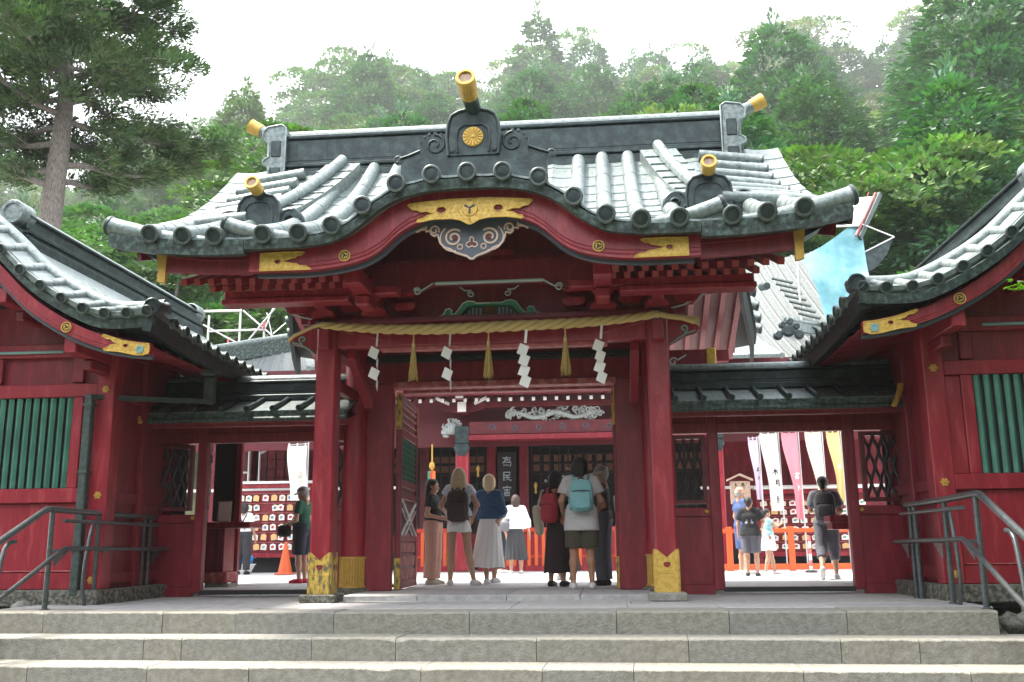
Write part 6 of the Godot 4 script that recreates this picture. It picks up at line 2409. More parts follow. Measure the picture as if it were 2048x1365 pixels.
func courtyard() -> void:
	rng.seed = 21
	var st: SurfaceTool
	main_hall()
	# low orange fence before the hall
	var f := thing("offering_fence", "low orange slatted fence in front of the main hall, seen through the gate", "fence", V(0, 0.05, -11.9))
	for seg in [[-3.4, -1.95], [-1.7, 1.9]]:
		st = S()
		span(st, seg[0], seg[1], 0.90, 1.0, -0.04, 0.04)
		span(st, seg[0], seg[1], 0.30, 0.36, -0.03, 0.03)
		obj("rail", st, M.orange_deep, f)
		st = S()
		span(st, seg[0], seg[1], 0.0, 0.12, -0.05, 0.05)
		span(st, seg[0], seg[1], 0.12, 0.9, -0.015, 0.0, 0)
		obj("base_board", st, M.lacquer_lit, f)
		var n := int((seg[1] - seg[0]) / 0.165)
		for k in n + 1:
			st = S()
			var x: float = seg[0] + k * (seg[1] - seg[0]) / n
			span(st, x - 0.04, x + 0.04, 0.12, 0.9, 0.005, 0.045, 0.008)
			obj("slat", st, M.orange_paint, f)
	# hanging cord with coloured streamers
	var cd := thing("prayer_cord", "hanging bell cord with gold bell and red, orange and green streamers before the hall", "bell cord", V(-2.72, 1.75, -11.3))
	st = S()
	tube(st, [V(0, -0.3, 0), V(0.01, 0.4, 0), V(0, 1.25, 0)], 0.02, 8)
	obj("cord", st, M.gold_matt, cd)
	st = S()
	lathe(st, [Vector2(0.0, 0.62), Vector2(0.05, 0.66), Vector2(0.075, 0.74), Vector2(0.05, 0.82), Vector2(0, 0.85)], 14, Transform3D(Basis(V(1, 0, 0), V(0, 0, -1), V(0, 1, 0)), Vector3.ZERO), true)
	obj("bell", st, M.gold_matt, cd)
	flat("streamer_orange", Color(0.75, 0.16, 0.03), 0.7)
	flat("streamer_green", Color(0.03, 0.22, 0.10), 0.7)
	flat("streamer_red", Color(0.55, 0.03, 0.03), 0.7)
	for e in [[0.05, M.streamer_orange], [-0.06, M.streamer_green], [0.0, M.streamer_red]]:
		st = S()
		sheet(st, [[V(e[0] - 0.035, 0.62, 0.03), V(e[0] + 0.035, 0.62, 0.03)], [V(e[0] - 0.03, 0.2, 0.05), V(e[0] + 0.045, 0.2, 0.04)], [V(e[0] * 1.6 - 0.04, -0.25, 0.04), V(e[0] * 1.6 + 0.04, -0.22, 0.05)]], 0.006, false)
		obj("streamer", st, e[1], cd)
	# racks of votive plaques
	plaque_rack(V(-6.92, 0.05, -12.2), 2.1, 0.50, 1.92, 10, 6, "red rack hung with votive plaques, seen through the left gallery opening", "small pale votive plaque hung on the rack seen through the left opening", "plaques on the left rack")
	plaque_rack(V(6.15, 0.05, -12.2), 2.5, 0.42, 1.60, 11, 6, "red rack hung with votive plaques, seen through the right gallery opening", "small pale votive plaque hung on the rack seen through the right opening", "plaques on the right rack")
	# orange railing on the right
	var o := thing("orange_railing", "low orange railing around the plaque rack, seen through the right opening", "railing", V(3.95, 0.05, -10.3))
	for x in [0.0, 1.3, 2.6]:
		st = S()
		span(st, x - 0.06, x + 0.06, 0.0, 0.93, -0.06, 0.06)
		obj("post", st, M.orange_paint, o)
	for e in [[0.80, 0.89], [0.03, 0.15]]:
		st = S()
		span(st, -0.14, 2.75, e[0], e[1], -0.04, 0.04)
		obj("rail", st, M.orange_paint, o)
	# banners on poles
	flat("banner_white", Color(0.78, 0.77, 0.76), 0.8); flat("banner_lilac", Color(0.62, 0.52, 0.66), 0.8); flat("banner_pink", Color(0.75, 0.27, 0.33), 0.8)
	flat("banner_cream", Color(0.76, 0.70, 0.56), 0.8); flat("banner_yellow", Color(0.70, 0.56, 0.24), 0.8)
	var bl := "tall banner with black lettering on a pole, seen through the right opening"
	banner(V(4.72, 0, -11.3), 2.95, 0.22, 1.35, 0.24, M.banner_lilac, M.black_paint, 2, "narrow lilac " + bl)
	banner(V(5.10, 0, -11.45), 3.10, 0.40, 1.75, 0.18, M.banner_white, M.black_paint, 3, "white " + bl)
	banner(V(5.56, 0, -11.4), 3.10, 0.36, 1.95, 0.30, M.banner_pink, M.banner_white, 2, "pink banner with white patches on a pole, seen through the right opening")
	banner(V(6.08, 0, -11.35), 3.10, 0.36, 1.95, 0.30, M.banner_cream, M.banner_white, 1, "cream banner tapering downwards on a pole, seen through the right opening")
	banner(V(6.56, 0, -11.5), 3.10, 0.30, 1.55, 0.26, M.banner_yellow, M.banner_white, 1, "yellow banner twisted to a strip, rightmost in the right opening")
	banner(V(-6.08, 0, -11.6), 3.05, 0.48, 1.30, 0.05, M.banner_white, M.banner_cream, 2, "white banner with faint yellow print, seen through the left gallery opening")
	# wooden notice board
	var nb := thing("notice_board", "small roofed wooden notice board on a post, seen through the right opening", "notice board", V(4.18, 0.05, -9.9))
	st = S()
	span(st, -0.035, 0.035, 0, 1.5, -0.035, 0.035)
	obj("post", st, M.wood_pale, nb)
	st = S()
	span(st, -0.21, 0.21, 1.40, 1.88, 0.04, 0.07)
	var nbd := obj("board", st, M.wood_pale, nb)
	st = S()
	for k in 4:
		stroke(st, V(0.06, 1.80 - k * 0.10, 0.072), 0.08, GLYPHS[k], 0.16)
		stroke(st, V(-0.09, 1.80 - k * 0.08, 0.072), 0.06, GLYPHS[(k + 2) % 5], 0.16)
	obj("lettering", st, M.black_paint, nbd)
	st = S()
	prism(st, [Vector2(-0.27, 1.88), Vector2(0, 2.0), Vector2(0.27, 1.88), Vector2(0.27, 1.92), Vector2(0, 2.04), Vector2(-0.27, 1.92)], -0.03, 0.13)
	obj("roof_board", st, M.wood_pale, nb)
	# stand with papers just inside the left opening
	var tb := thing("offering_stand", "dark red counter with a stone foot just inside the left gallery opening", "counter", V(-4.55, 0.05, -3.6))
	st = S()
	span(st, -0.40, 0.44, 0.88, 0.97, -0.28, 0.30, 0.012)
	obj("counter_top", st, M.lacquer, tb)
	st = S()
	span(st, -0.34, 0.02, 0.22, 0.88, -0.2, 0.22)
	obj("body", st, M.lacquer, tb)
	st = S()
	span(st, -0.12, -0.05, 0.24, 0.87, 0.221, 0.25)
	obj("batten", st, M.red_dark, tb)
	st = S()
	span(st, -0.30, 0.10, 0.06, 0.22, -0.22, 0.26, 0.02)
	obj("plinth", st, M.lacquer_worn_lit, tb)
	st = S()
	span(st, -0.27, -0.02, -0.01, 0.06, -0.1, 0.2)
	span(st, 0.0, 0.13, -0.01, 0.05, -0.1, 0.24)
	obj("foot_stone", st, M.stone, tb)
	var pc := thing("framed_notice", "white framed notice leaning on the red counter inside the left opening", "notice", V(-4.62, 1.02, -3.55), 0.15)
	st = S()
	box(st, V(0, 0.17, 0), V(0.21, 0.33, 0.012), 0.003, Basis(Vector3.RIGHT, -0.15))
	obj("frame", st, M.wood_pale, pc)
	st = S()
	box(st, V(0, 0.17, 0.008), V(0.175, 0.295, 0.006), 0.001, Basis(Vector3.RIGHT, -0.15))
	obj("sheet", st, M.white_paper, pc)
	var bt := thing("shop_post", "slender red post with white price cards standing beside the counter inside the left opening", "post", V(-4.58, 0.05, -4.0))
	st = S()
	span(st, -0.045, 0.045, 0, 2.6, -0.045, 0.045)
	obj("post", st, M.lacquer, bt)
	st = S()
	span(st, -0.42, -0.06, 1.0, 2.6, -0.03, 0.0, 0)
	obj("dark_panel", st, M.interior_dark, bt)
	for k in 7:
		st = S()
		box(st, V(-0.50 + rng.randf_range(-0.02, 0.02), 1.15 + k * 0.17, 0.03), V(0.09, 0.14, 0.01), 0.002, Basis(Vector3.FORWARD, rng.randf_range(-0.1, 0.1)))
		obj("card", st, M.white_paper if k != 5 else M.teal_line, bt)
	var tr := thing("counter_tray", "dark red shelf box projecting from behind the right opening's post", "shelf", V(4.62, 0.80, -2.9))
	st = S()
	span(st, -0.20, 0.5, 0.10, 0.19, -0.2, 0.2)
	span(st, -0.17, 0.5, 0.0, 0.098, -0.17, 0.17)
	obj("shelf", st, M.lacquer_lit, tr)
	st = S()
	span(st, 0.32, 0.42, -0.75, 0.0, -0.05, 0.05)
	obj("leg", st, M.lacquer, tr)
	# odds and ends before the left rack
	var bs := thing("blue_sheet_bundle", "crumpled blue plastic sheet in a white basin under the left plaque rack", "plastic sheet", V(-7.35, 0.05, -11.6))
	st = S(true)
	var keep := rng.state
	for k in 6:
		rock(st, V(rng.randf_range(-0.18, 0.18), 0.30 + rng.randf_range(0, 0.08), rng.randf_range(-0.16, 0.16)), 0.15)
	rng.state = keep
	flat("sheet_blue", Color(0.03, 0.22, 0.55), 0.4)
	obj("sheet", st, M.sheet_blue, bs)
	st = S()
	lathe(st, [Vector2(0, 0), Vector2(0.22, 0.0), Vector2(0.32, 0.2), Vector2(0.34, 0.2), Vector2(0.34, 0.22), Vector2(0.30, 0.21), Vector2(0.21, 0.02), Vector2(0, 0.02)], 20, Transform3D(Basis(V(1, 0, 0), V(0, 0, -1), V(0, 1, 0)), Vector3.ZERO))
	obj("basin", st, M.white_paint, bs)
	var cone := thing("traffic_cone", "orange traffic cone beside the left plaque rack", "traffic cone", V(-5.88, 0.05, -10.4))
	st = S()
	lathe(st, [Vector2(0.16, 0.03), Vector2(0.03, 0.70), Vector2(0.0, 0.71)], 18, Transform3D(Basis(V(1, 0, 0), V(0, 0, -1), V(0, 1, 0)), Vector3.ZERO))
	obj("cone", st, M.orange_paint, cone)
	st = S()
	box(st, V(0, 0.015, 0), V(0.38, 0.03, 0.38), 0.01)
	obj("base", st, M.orange_paint, cone)
	for e in [[V(-7.75, 0.05, -11.3), "red and white striped barrier pole behind the counter in the left opening"], [V(5.35, 0.05, -8.9), "red and white striped barrier pole beside the walking man in the right opening"]]:
		var p := thing("barrier_pole", e[1], "barrier pole", e[0])
		for k in 6:
			st = S()
			tube(st, [V(0, 0.12 * k, 0), V(0, 0.12 * k + 0.12, 0)], 0.03, 10)
			obj("band", st, M.pole_red if k % 2 else M.white_paint, p)
		st = S()
		lathe(st, [Vector2(0.13, 0), Vector2(0.12, 0.03), Vector2(0.03, 0.05)], 14, Transform3D(Basis(V(1, 0, 0), V(0, 0, -1), V(0, 1, 0)), Vector3.ZERO))
		obj("base", st, M.black_paint, p)
	# scaffold tower seen through the left opening
	var sc := thing("scaffold_tower", "white tube scaffold tower with a brace, seen through the left gallery opening", "scaffold", V(-7.85, 0.05, -13.0))
	for e in [[V(0.05, 0, 0), V(0.05, 3.4, 0)], [V(0.22, 0, -0.3), V(0.22, 3.4, -0.3)], [V(-0.6, 0, 0), V(-0.6, 3.3, 0)], [V(-0.45, 2.55, 0), V(0.05, 3.35, 0)], [V(-0.6, 3.3, 0), V(0.25, 3.32, 0)], [V(-0.45, 2.5, 0), V(0.05, 2.5, 0)], [V(0.22, 3.0, -0.3), V(0.85, 3.35, -0.3)], [V(-0.6, 2.2, 0), V(0.2, 2.2, 0)]]:
		st = S()
		tube(st, [e[0], e[1]], 0.028, 8)
		obj("tube", st, M.pole_white, sc)
	for k in 3:
		st = S()
		span(st, -0.7, 0.3, 1.98 + k * 0.14, 2.03 + k * 0.14, -0.5, -0.35)
		obj("stored_board", st, M.wood_pale if k != 1 else M.pole_white, sc)

func plaque_rack(at: Vector3, w: float, y0: float, y1: float, nc: int, nr: int, label: String, plabel: String, grp: String) -> void:
	var r := thing("plaque_rack", label, "rack", at)
	var st := S()
	span(st, -w / 2, w / 2, y0 - 0.04, y1 + 0.06, -0.05, -0.03, 0)
	obj("back_board", st, M.lacquer, r)
	for s in [-1, 1]:
		st = S()
		span(st, s * w / 2 - 0.04, s * w / 2 + 0.04, 0, y1 + 0.2, -0.06, 0.03)
		obj("post", st, M.lacquer, r)
	st = S()
	span(st, -w / 2 - 0.1, w / 2 + 0.1, y1 + 0.22, y1 + 0.28, -0.12, 0.12)
	obj("top_board", st, M.white_paint, r)
	st = S()
	span(st, -w / 2, w / 2, y1 + 0.12, y1 + 0.21, -0.08, 0.08)
	obj("rail", st, M.lacquer_lit, r)
	st = S()
	span(st, -w / 2, w / 2, y0 - 0.14, y0 - 0.045, -0.05, 0.04)
	obj("rail", st, M.lacquer_lit, r)
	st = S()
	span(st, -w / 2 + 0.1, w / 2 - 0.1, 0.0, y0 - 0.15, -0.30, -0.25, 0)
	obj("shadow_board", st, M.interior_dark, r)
	var dy := (y1 - y0) / nr
	for k in nr:
		st = S()
		tube(st, [V(-w / 2, y0 + dy * (k + 0.92), -0.01), V(w / 2, y0 + dy * (k + 0.92), -0.01)], 0.012, 6)
		obj("hanging_rod", st, M.lacquer_worn_lit, r)
	# plaques: little house-shaped boards with a cord and a patch of print
	if not M.has("plaque_a"):
		flat("plaque_a", Color(0.72, 0.66, 0.52), 0.7); flat("plaque_b", Color(0.76, 0.75, 0.72), 0.7); flat("plaque_c", Color(0.66, 0.42, 0.18), 0.7)
		flat("print_blue", Color(0.12, 0.2, 0.42), 0.7); flat("print_green", Color(0.15, 0.32, 0.22), 0.7); flat("print_red", Color(0.45, 0.06, 0.05), 0.7)
	var cols := [M.plaque_a, M.plaque_b, M.plaque_b, M.plaque_c, M.plaque_a]
	var prints := [M.print_blue, M.print_green, M.print_red, M.plaque_c, M.stripe_grey]
	var protos := []
	for i in nr:
		for k in nc:
			if rng.randf() < 0.10:
				continue
			var p := at + V(-w / 2 + w * (k + 0.5) / nc + rng.randf_range(-0.025, 0.025), y0 + dy * (i + 0.9 - 0.05 * rng.randf()), rng.randf_range(0.012, 0.04))
			var q: Node3D
			if protos.size() < 5:
				var j := protos.size()
				q = thing("votive_plaque", plabel, "plaque", p, 0.0, grp)
				st = S()
				var hw := w / nc * 0.34
				var hh := dy * 0.62
				prism(st, [Vector2(-hw, -hh - 0.02), Vector2(hw, -hh - 0.02), Vector2(hw, -0.045), Vector2(0, -0.015), Vector2(-hw, -0.045)], -0.006, 0.006)
				obj("board", st, cols[j], q)
				st = S()
				prism(st, [Vector2(-hw * 0.6, -hh * 0.85), Vector2(hw * 0.2, -hh * 0.9), Vector2(hw * 0.55, -hh * 0.5), Vector2(0, -hh * 0.38), Vector2(-hw * 0.6, -hh * 0.5)], 0.0062, 0.0075)
				obj("print", st, prints[j], q)
				protos.append(q)
			else:
				q = dup(protos[rng.randi() % 5], p, 0, plabel, grp)
			q.rotation = V(0, rng.randf_range(-0.15, 0.15), rng.randf_range(-0.16, 0.16))

func banner(at: Vector3, top: float, w: float, length: float, taper: float, cloth: Material, ink: Material, glyphs: int, label: String) -> void:
	var b := thing("banner", label, "banner", at, 0.0)
	var st := S()
	tube(st, [V(w * 0.5 + 0.04, 0.05, 0), V(w * 0.5 + 0.03, top + 0.1, 0)], 0.016, 8)
	obj("pole", st, M.pole_white, b)
	st = S()
	tube(st, [V(-w * 0.5, top + 0.03, 0), V(w * 0.5 + 0.05, top + 0.06, 0)], 0.011, 6)
	obj("crossbar", st, M.pole_white, b)
	var rows := []
	for i in 15:
		var u := i / 14.0
		var row := []
		for j in 9:
			var v := j / 8.0 - 0.5
			var ww := w * (1.0 - taper * 1.9 * smoothstep(0.05, 0.75, u))
			row.append(V(v * ww + 0.5 * (w - ww) + 0.05 * u * u, top - length * u + 0.02 * absf(v) * (1 - u), 0.035 * sin(v * 9.0 + u * 4.0) * u + 0.05 * sin(u * 5.0)))
		rows.append(row)
	st = S()
	sheet(st, rows, 0.004)
	var c := obj("cloth", st, cloth, b)
	for k in 3:
		st = S()
		var x := -w * 0.42 + w * 0.42 * k
		tube(st, [V(x, top + 0.07, 0.01), V(x, top - 0.03, 0.02)], 0.02, 6)
		obj("loop", st, cloth, b)
	for k in glyphs:
		st = S()
		var u := 0.55 + 0.16 * k
		stroke(st, rows[int(u * 14)][5] + V(0, 0, 0.012), w * 0.42, GLYPHS[(k + glyphs) % 5], 0.14)
		obj("lettering", st, ink, c)

func main_hall() -> void:
	var st: SurfaceTool
	var h := thing("main_hall", "red main hall with white-tipped rafters and carved beam, seen through the gate", "shrine hall", V(0, 0, -12.0))
	# floor podium and steps
	st = S()
	span(st, -9.5, 9.5, 0.03, 0.5, -7.0, -1.6, 0)
	span(st, -2.6, 3.6, 0.03, 0.28, -1.6, -1.1)
	obj("podium", st, M.dark_wood, h)
	# entrance porch posts
	for x in [-2.02, 3.9]:
		st = S()
		span(st, x - 0.15, x + 0.15, 0.06, 3.0, 0.35, 0.65, 0.03)
		obj("porch_post", st, M.lacquer_lit, h)
		st = S()
		span(st, x - 0.17, x + 0.17, 3.0, 3.42, 0.33, 0.67, 0.02)
		prism(st, [Vector2(x - 0.10, 2.72), Vector2(x + 0.10, 2.72), Vector2(x + 0.20, 2.9), Vector2(x + 0.15, 3.0), Vector2(x - 0.15, 3.0), Vector2(x - 0.2, 2.9)], 0.655, 0.67)
		obj("post_band", st, M.copper_dark, h)
	# porch beam with painted band and carving above
	for e in [["lower_beam", 3.08, 3.20, 0.30, 0.72, M.lacquer], ["beam", 3.22, 3.52, 0.40, 0.62, M.lacquer_deep_shade], ["upper_beam", 3.86, 3.98, 0.40, 0.62, M.lacquer_deep_shade]]:
		st = S()
		span(st, -1.85, 3.75, e[1], e[2], e[3], e[4])
		obj(e[0], st, e[5], h)
	st = S()
	for k in 9:
		tube(st, spiral(V(-1.3 + k * 0.55, 3.37, 0.625), 0.09, 0.02, rng.randf() * 6, 1.3, 14), 0.014, 5)
	obj("painted_scrolls", st, M.blue_grey, h)
	st = S()
	span(st, -9, 9, 3.0, 5.0, -0.1, -0.02, 0)
	obj("porch_back", st, M.red_dark, h)
	# openwork dragon-and-cloud carving: a long mass of scrolls
	mk("carving_grey", [Color(0.16, 0.19, 0.19), Color(0.30, 0.33, 0.32), Color(0.44, 0.46, 0.45)], 0.4, 0.7, 0.0, 0.3, 43, 0.03)
	st = S()
	var keep := rng.state
	rng.seed = 4
	for k in 64:
		var u := rng.randf()
		var x := lerpf(-0.95, 1.28, u)
		var hh := 0.15 * sin(PI * clampf(u * 0.8 + 0.1, 0, 1)) + 0.03
		var y := 3.69 + rng.randf_range(-hh, hh)
		var r := rng.randf_range(0.05, 0.095)
		tube(st, spiral(V(x, y, 0.50 + rng.randf_range(0, 0.08)), r, r * 0.3, rng.randf() * 6, rng.randf_range(0.8, 1.5) * (1 if rng.randf() < 0.5 else -1), 12), r * 0.26, 6)
	var body := []
	var br := []
	for i in 25:
		var u := i / 24.0
		body.append(V(lerpf(-0.98, 1.3, u), 3.66 + 0.07 * sin(u * 15.0), 0.52))
		br.append(0.045 + 0.025 * sin(PI * u))
	tube(st, body, br, 8)
	obj("beam_carving", st, M.carving_grey, h)
	# beast-head nosing at the beam end
	st = S(true)
	superellipsoid(st, V(-2.30, 3.38, 0.5), V(0.17, 0.15, 0.13), 0.8)
	superellipsoid(st, V(-2.44, 3.30, 0.5), V(0.10, 0.08, 0.10), 0.8)
	superellipsoid(st, V(-2.42, 3.20, 0.5), V(0.08, 0.035, 0.09), 0.8)
	tube(st, [V(-2.42, 3.36, 0.56), V(-2.50, 3.43, 0.56), V(-2.47, 3.50, 0.56)], [0.045, 0.03, 0.01], 7)
	for k in 7:
		var a := -0.9 + k * 0.42
		tube(st, spiral(V(-2.22 + 0.15 * cos(a), 3.40 + 0.17 * sin(a), 0.56), 0.05, 0.015, a, 1.2, 10), 0.018, 6)
	tube(st, [V(-2.33, 3.50, 0.56), V(-2.36, 3.60, 0.56), V(-2.29, 3.62, 0.56)], [0.035, 0.03, 0.01], 7)
	obj("beast_nosing", st, M.carving_grey, h)
	st = S()
	superellipsoid(st, V(-2.38, 3.41, 0.615), V(0.02, 0.02, 0.015), 1.0, Basis.IDENTITY, 8)
	obj("beast_eye", st, M.black_paint, h)
	# bracket over the post with white arm ends
	for e in [[-2.02, 4.14, 0.11, 0.13, 1.06], [-2.0, 3.86, 0.12, 0.14, 0.8]]:
		st = S()
		span(st, e[0] - e[2], e[0] + e[2], e[1] - e[3], e[1] + e[3], 0.2, e[4])
		obj("bracket_arm", st, M.lacquer_deep_shade, h)
		st = S()
		span(st, e[0] - e[2] * 0.85, e[0] + e[2] * 0.85, e[1] - e[3] * 0.85, e[1] + e[3] * 0.85, e[4] + 0.001, e[4] + 0.012, 0.003)
		obj("white_end", st, M.white_paint, h)
	for s in [-1, 1]:
		st = S()
		bar(st, V(-2.02 + 0.30 * s, 3.95, 0.66), V(-2.02 + 0.62 * s, 4.10, 0.66), 0.06, 0.07)
		bar(st, V(-2.02 + 0.55 * s, 4.06, 0.67), V(-2.02 + 0.72 * s, 4.16, 0.67), 0.05, 0.07)
		obj("white_nosing", st, M.white_paint, h)
		st = S()
		prism(st, [Vector2(-2.02, 3.72), Vector2(-2.02 + 0.5 * s, 3.82), Vector2(-2.02 + 0.62 * s, 3.98), Vector2(-2.02, 3.98)], 0.4, 0.6)
		obj("bracket_wing", st, M.lacquer_deep_shade, h)
	# rafters with white tips
	for k in 34:
		var x := -4.3 + k * 0.268
		st = S()
		bar(st, V(x, 3.99, 1.0), V(x, 4.9, -1.6), 0.09, 0.10)
		var rf := obj("rafter", st, M.lacquer_deep_shade, h)
		st = S()
		box(st, V(x, 3.985, 1.012), V(0.075, 0.085, 0.02), 0.01)
		obj("white_tip", st, M.white_paint, rf)
	st = S()
	span(st, -5, 6, 4.08, 4.28, 0.95, 1.25)
	obj("eaves_board", st, M.lacquer_deep_shade, h)
	st = S()
	span(st, -2.9, 3.2, 4.285, 4.34, 1.15, 1.27)
	obj("pale_edge", st, M.white_paint, h)
	# inner row: posts, dark lattice doors, name board
	for x in [-3.4, -1.62, -0.78, 1.75, 4.0, 6.1, 8.5, -5.6, -8.2]:
		st = S()
		span(st, x - 0.12, x + 0.12, 0.4, 3.6, -2.2, -1.96, 0.02)
		obj("inner_post", st, M.lacquer if absf(x) < 2 else M.lacquer_deep_shade, h)
	st = S()
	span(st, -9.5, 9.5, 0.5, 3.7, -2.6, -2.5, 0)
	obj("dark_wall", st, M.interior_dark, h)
	st = S()
	span(st, -9.5, 9.5, 3.3, 3.6, -2.3, -2.0)
	span(st, -9.5, 9.5, 0.5, 0.95, -2.3, -2.05)
	obj("wall_rail", st, M.lacquer, h)
	for e in [[-3.25, -1.8], [-0.6, 1.6], [1.9, 3.9], [4.15, 5.95], [-5.4, -3.6], [-8.0, -5.8]]:
		st = S()
		var nx := int((e[1] - e[0]) / 0.24)
		for k in nx + 1:
			var x: float = lerpf(e[0], e[1], float(k) / nx)
			span(st, x - 0.018, x + 0.018, 1.0, 3.25, -2.22, -2.18, 0)
		for k in 10:
			span(st, e[0], e[1], 1.0 + k * 0.245, 1.03 + k * 0.245, -2.24, -2.2, 0)
		var lt := obj("lattice_door", st, M.dark_wood, h)
		for k in 8:
			st = S()
			var x: float = lerpf(e[0] + 0.15, e[1] - 0.15, k / 7.0)
			span(st, x - 0.09, x + 0.09, 2.55, 2.72, -2.262, -2.25, 0)
			span(st, x - 0.09, x + 0.09, 2.80, 2.97, -2.262, -2.25, 0)
			obj("paper_pane", st, M.brown_paint, lt)
	# panels with fine boards at the right
	for k in 12:
		st = S()
		span(st, 6.25, 8.3, 1.0 + k * 0.19, 1.17 + k * 0.19, -2.2, -2.15, 0.01)
		obj("wall_board", st, M.lacquer, h)
	# white strip along the veranda edge
	st = S()
	span(st, 3.6, 9.5, 1.93, 2.0, -0.9, -0.8)
	obj("pale_edge", st, M.white_paint, h)
	st = S()
	span(st, -9.5, -3.8, 2.05, 2.12, -0.9, -0.8)
	obj("pale_edge", st, M.white_paint, h)
	# name board with brushed characters
	st = S()
	span(st, -1.45, -0.98, 1.75, 3.05, -1.95, -1.9, 0.015)
	var bd := obj("name_board", st, M.dark_wood, h)
	st = S()
	for k in 3:
		st = S()
		stroke(st, V(-1.21, 2.78 - k * 0.38, -1.888), 0.27, GLYPHS[k], 0.12)
		obj("lettering", st, M.grey_line, bd)
	# small pale grey slips and a gold ornament by the doors
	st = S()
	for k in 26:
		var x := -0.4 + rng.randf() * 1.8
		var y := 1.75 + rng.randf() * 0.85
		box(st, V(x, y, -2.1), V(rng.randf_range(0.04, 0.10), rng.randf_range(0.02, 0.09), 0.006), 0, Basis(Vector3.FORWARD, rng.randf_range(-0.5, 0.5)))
	var slips := obj("pale_slips", st, M.stripe_grey, h)
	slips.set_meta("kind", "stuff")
	rng.state = keep
	for e in [V(-2.35, 2.2, -1.0), V(-1.85, 2.55, -1.0), V(-0.45, 2.15, -1.7), V(-0.05, 2.2, -1.7), V(-2.42, 1.85, -0.9)]:
		st = S()
		lathe(st, [Vector2(0, 0.09), Vector2(0.04, 0.04), Vector2(0.05, -0.02), Vector2(0.025, -0.08), Vector2(0.03, -0.2), Vector2(0, -0.22)], 10, Transform3D(Basis(V(1, 0, 0), V(0, 0, -1), V(0, 1, 0)), e), true)
		obj("gold_ornament", st, M.gold_matt, h)
	# roof over it all, hidden behind the gate
	ribbed_roof(h, V(-5.2, 7.6, -4.5), V(5.0, 7.6, -4.5), V(5.4, 4.75, 1.3), V(-5.6, 4.75, 1.3), 16, M.copper)
	st = S()
	span(st, -9.8, -5.4, 4.1, 4.2, -3.0, 0.2, 0)
	span(st, 5.3, 9.8, 4.1, 4.2, -3.0, 0.2, 0)
	obj("added_shade_roof", st, M.dark_wood, h)  # side roofs added to keep the hall below them dark

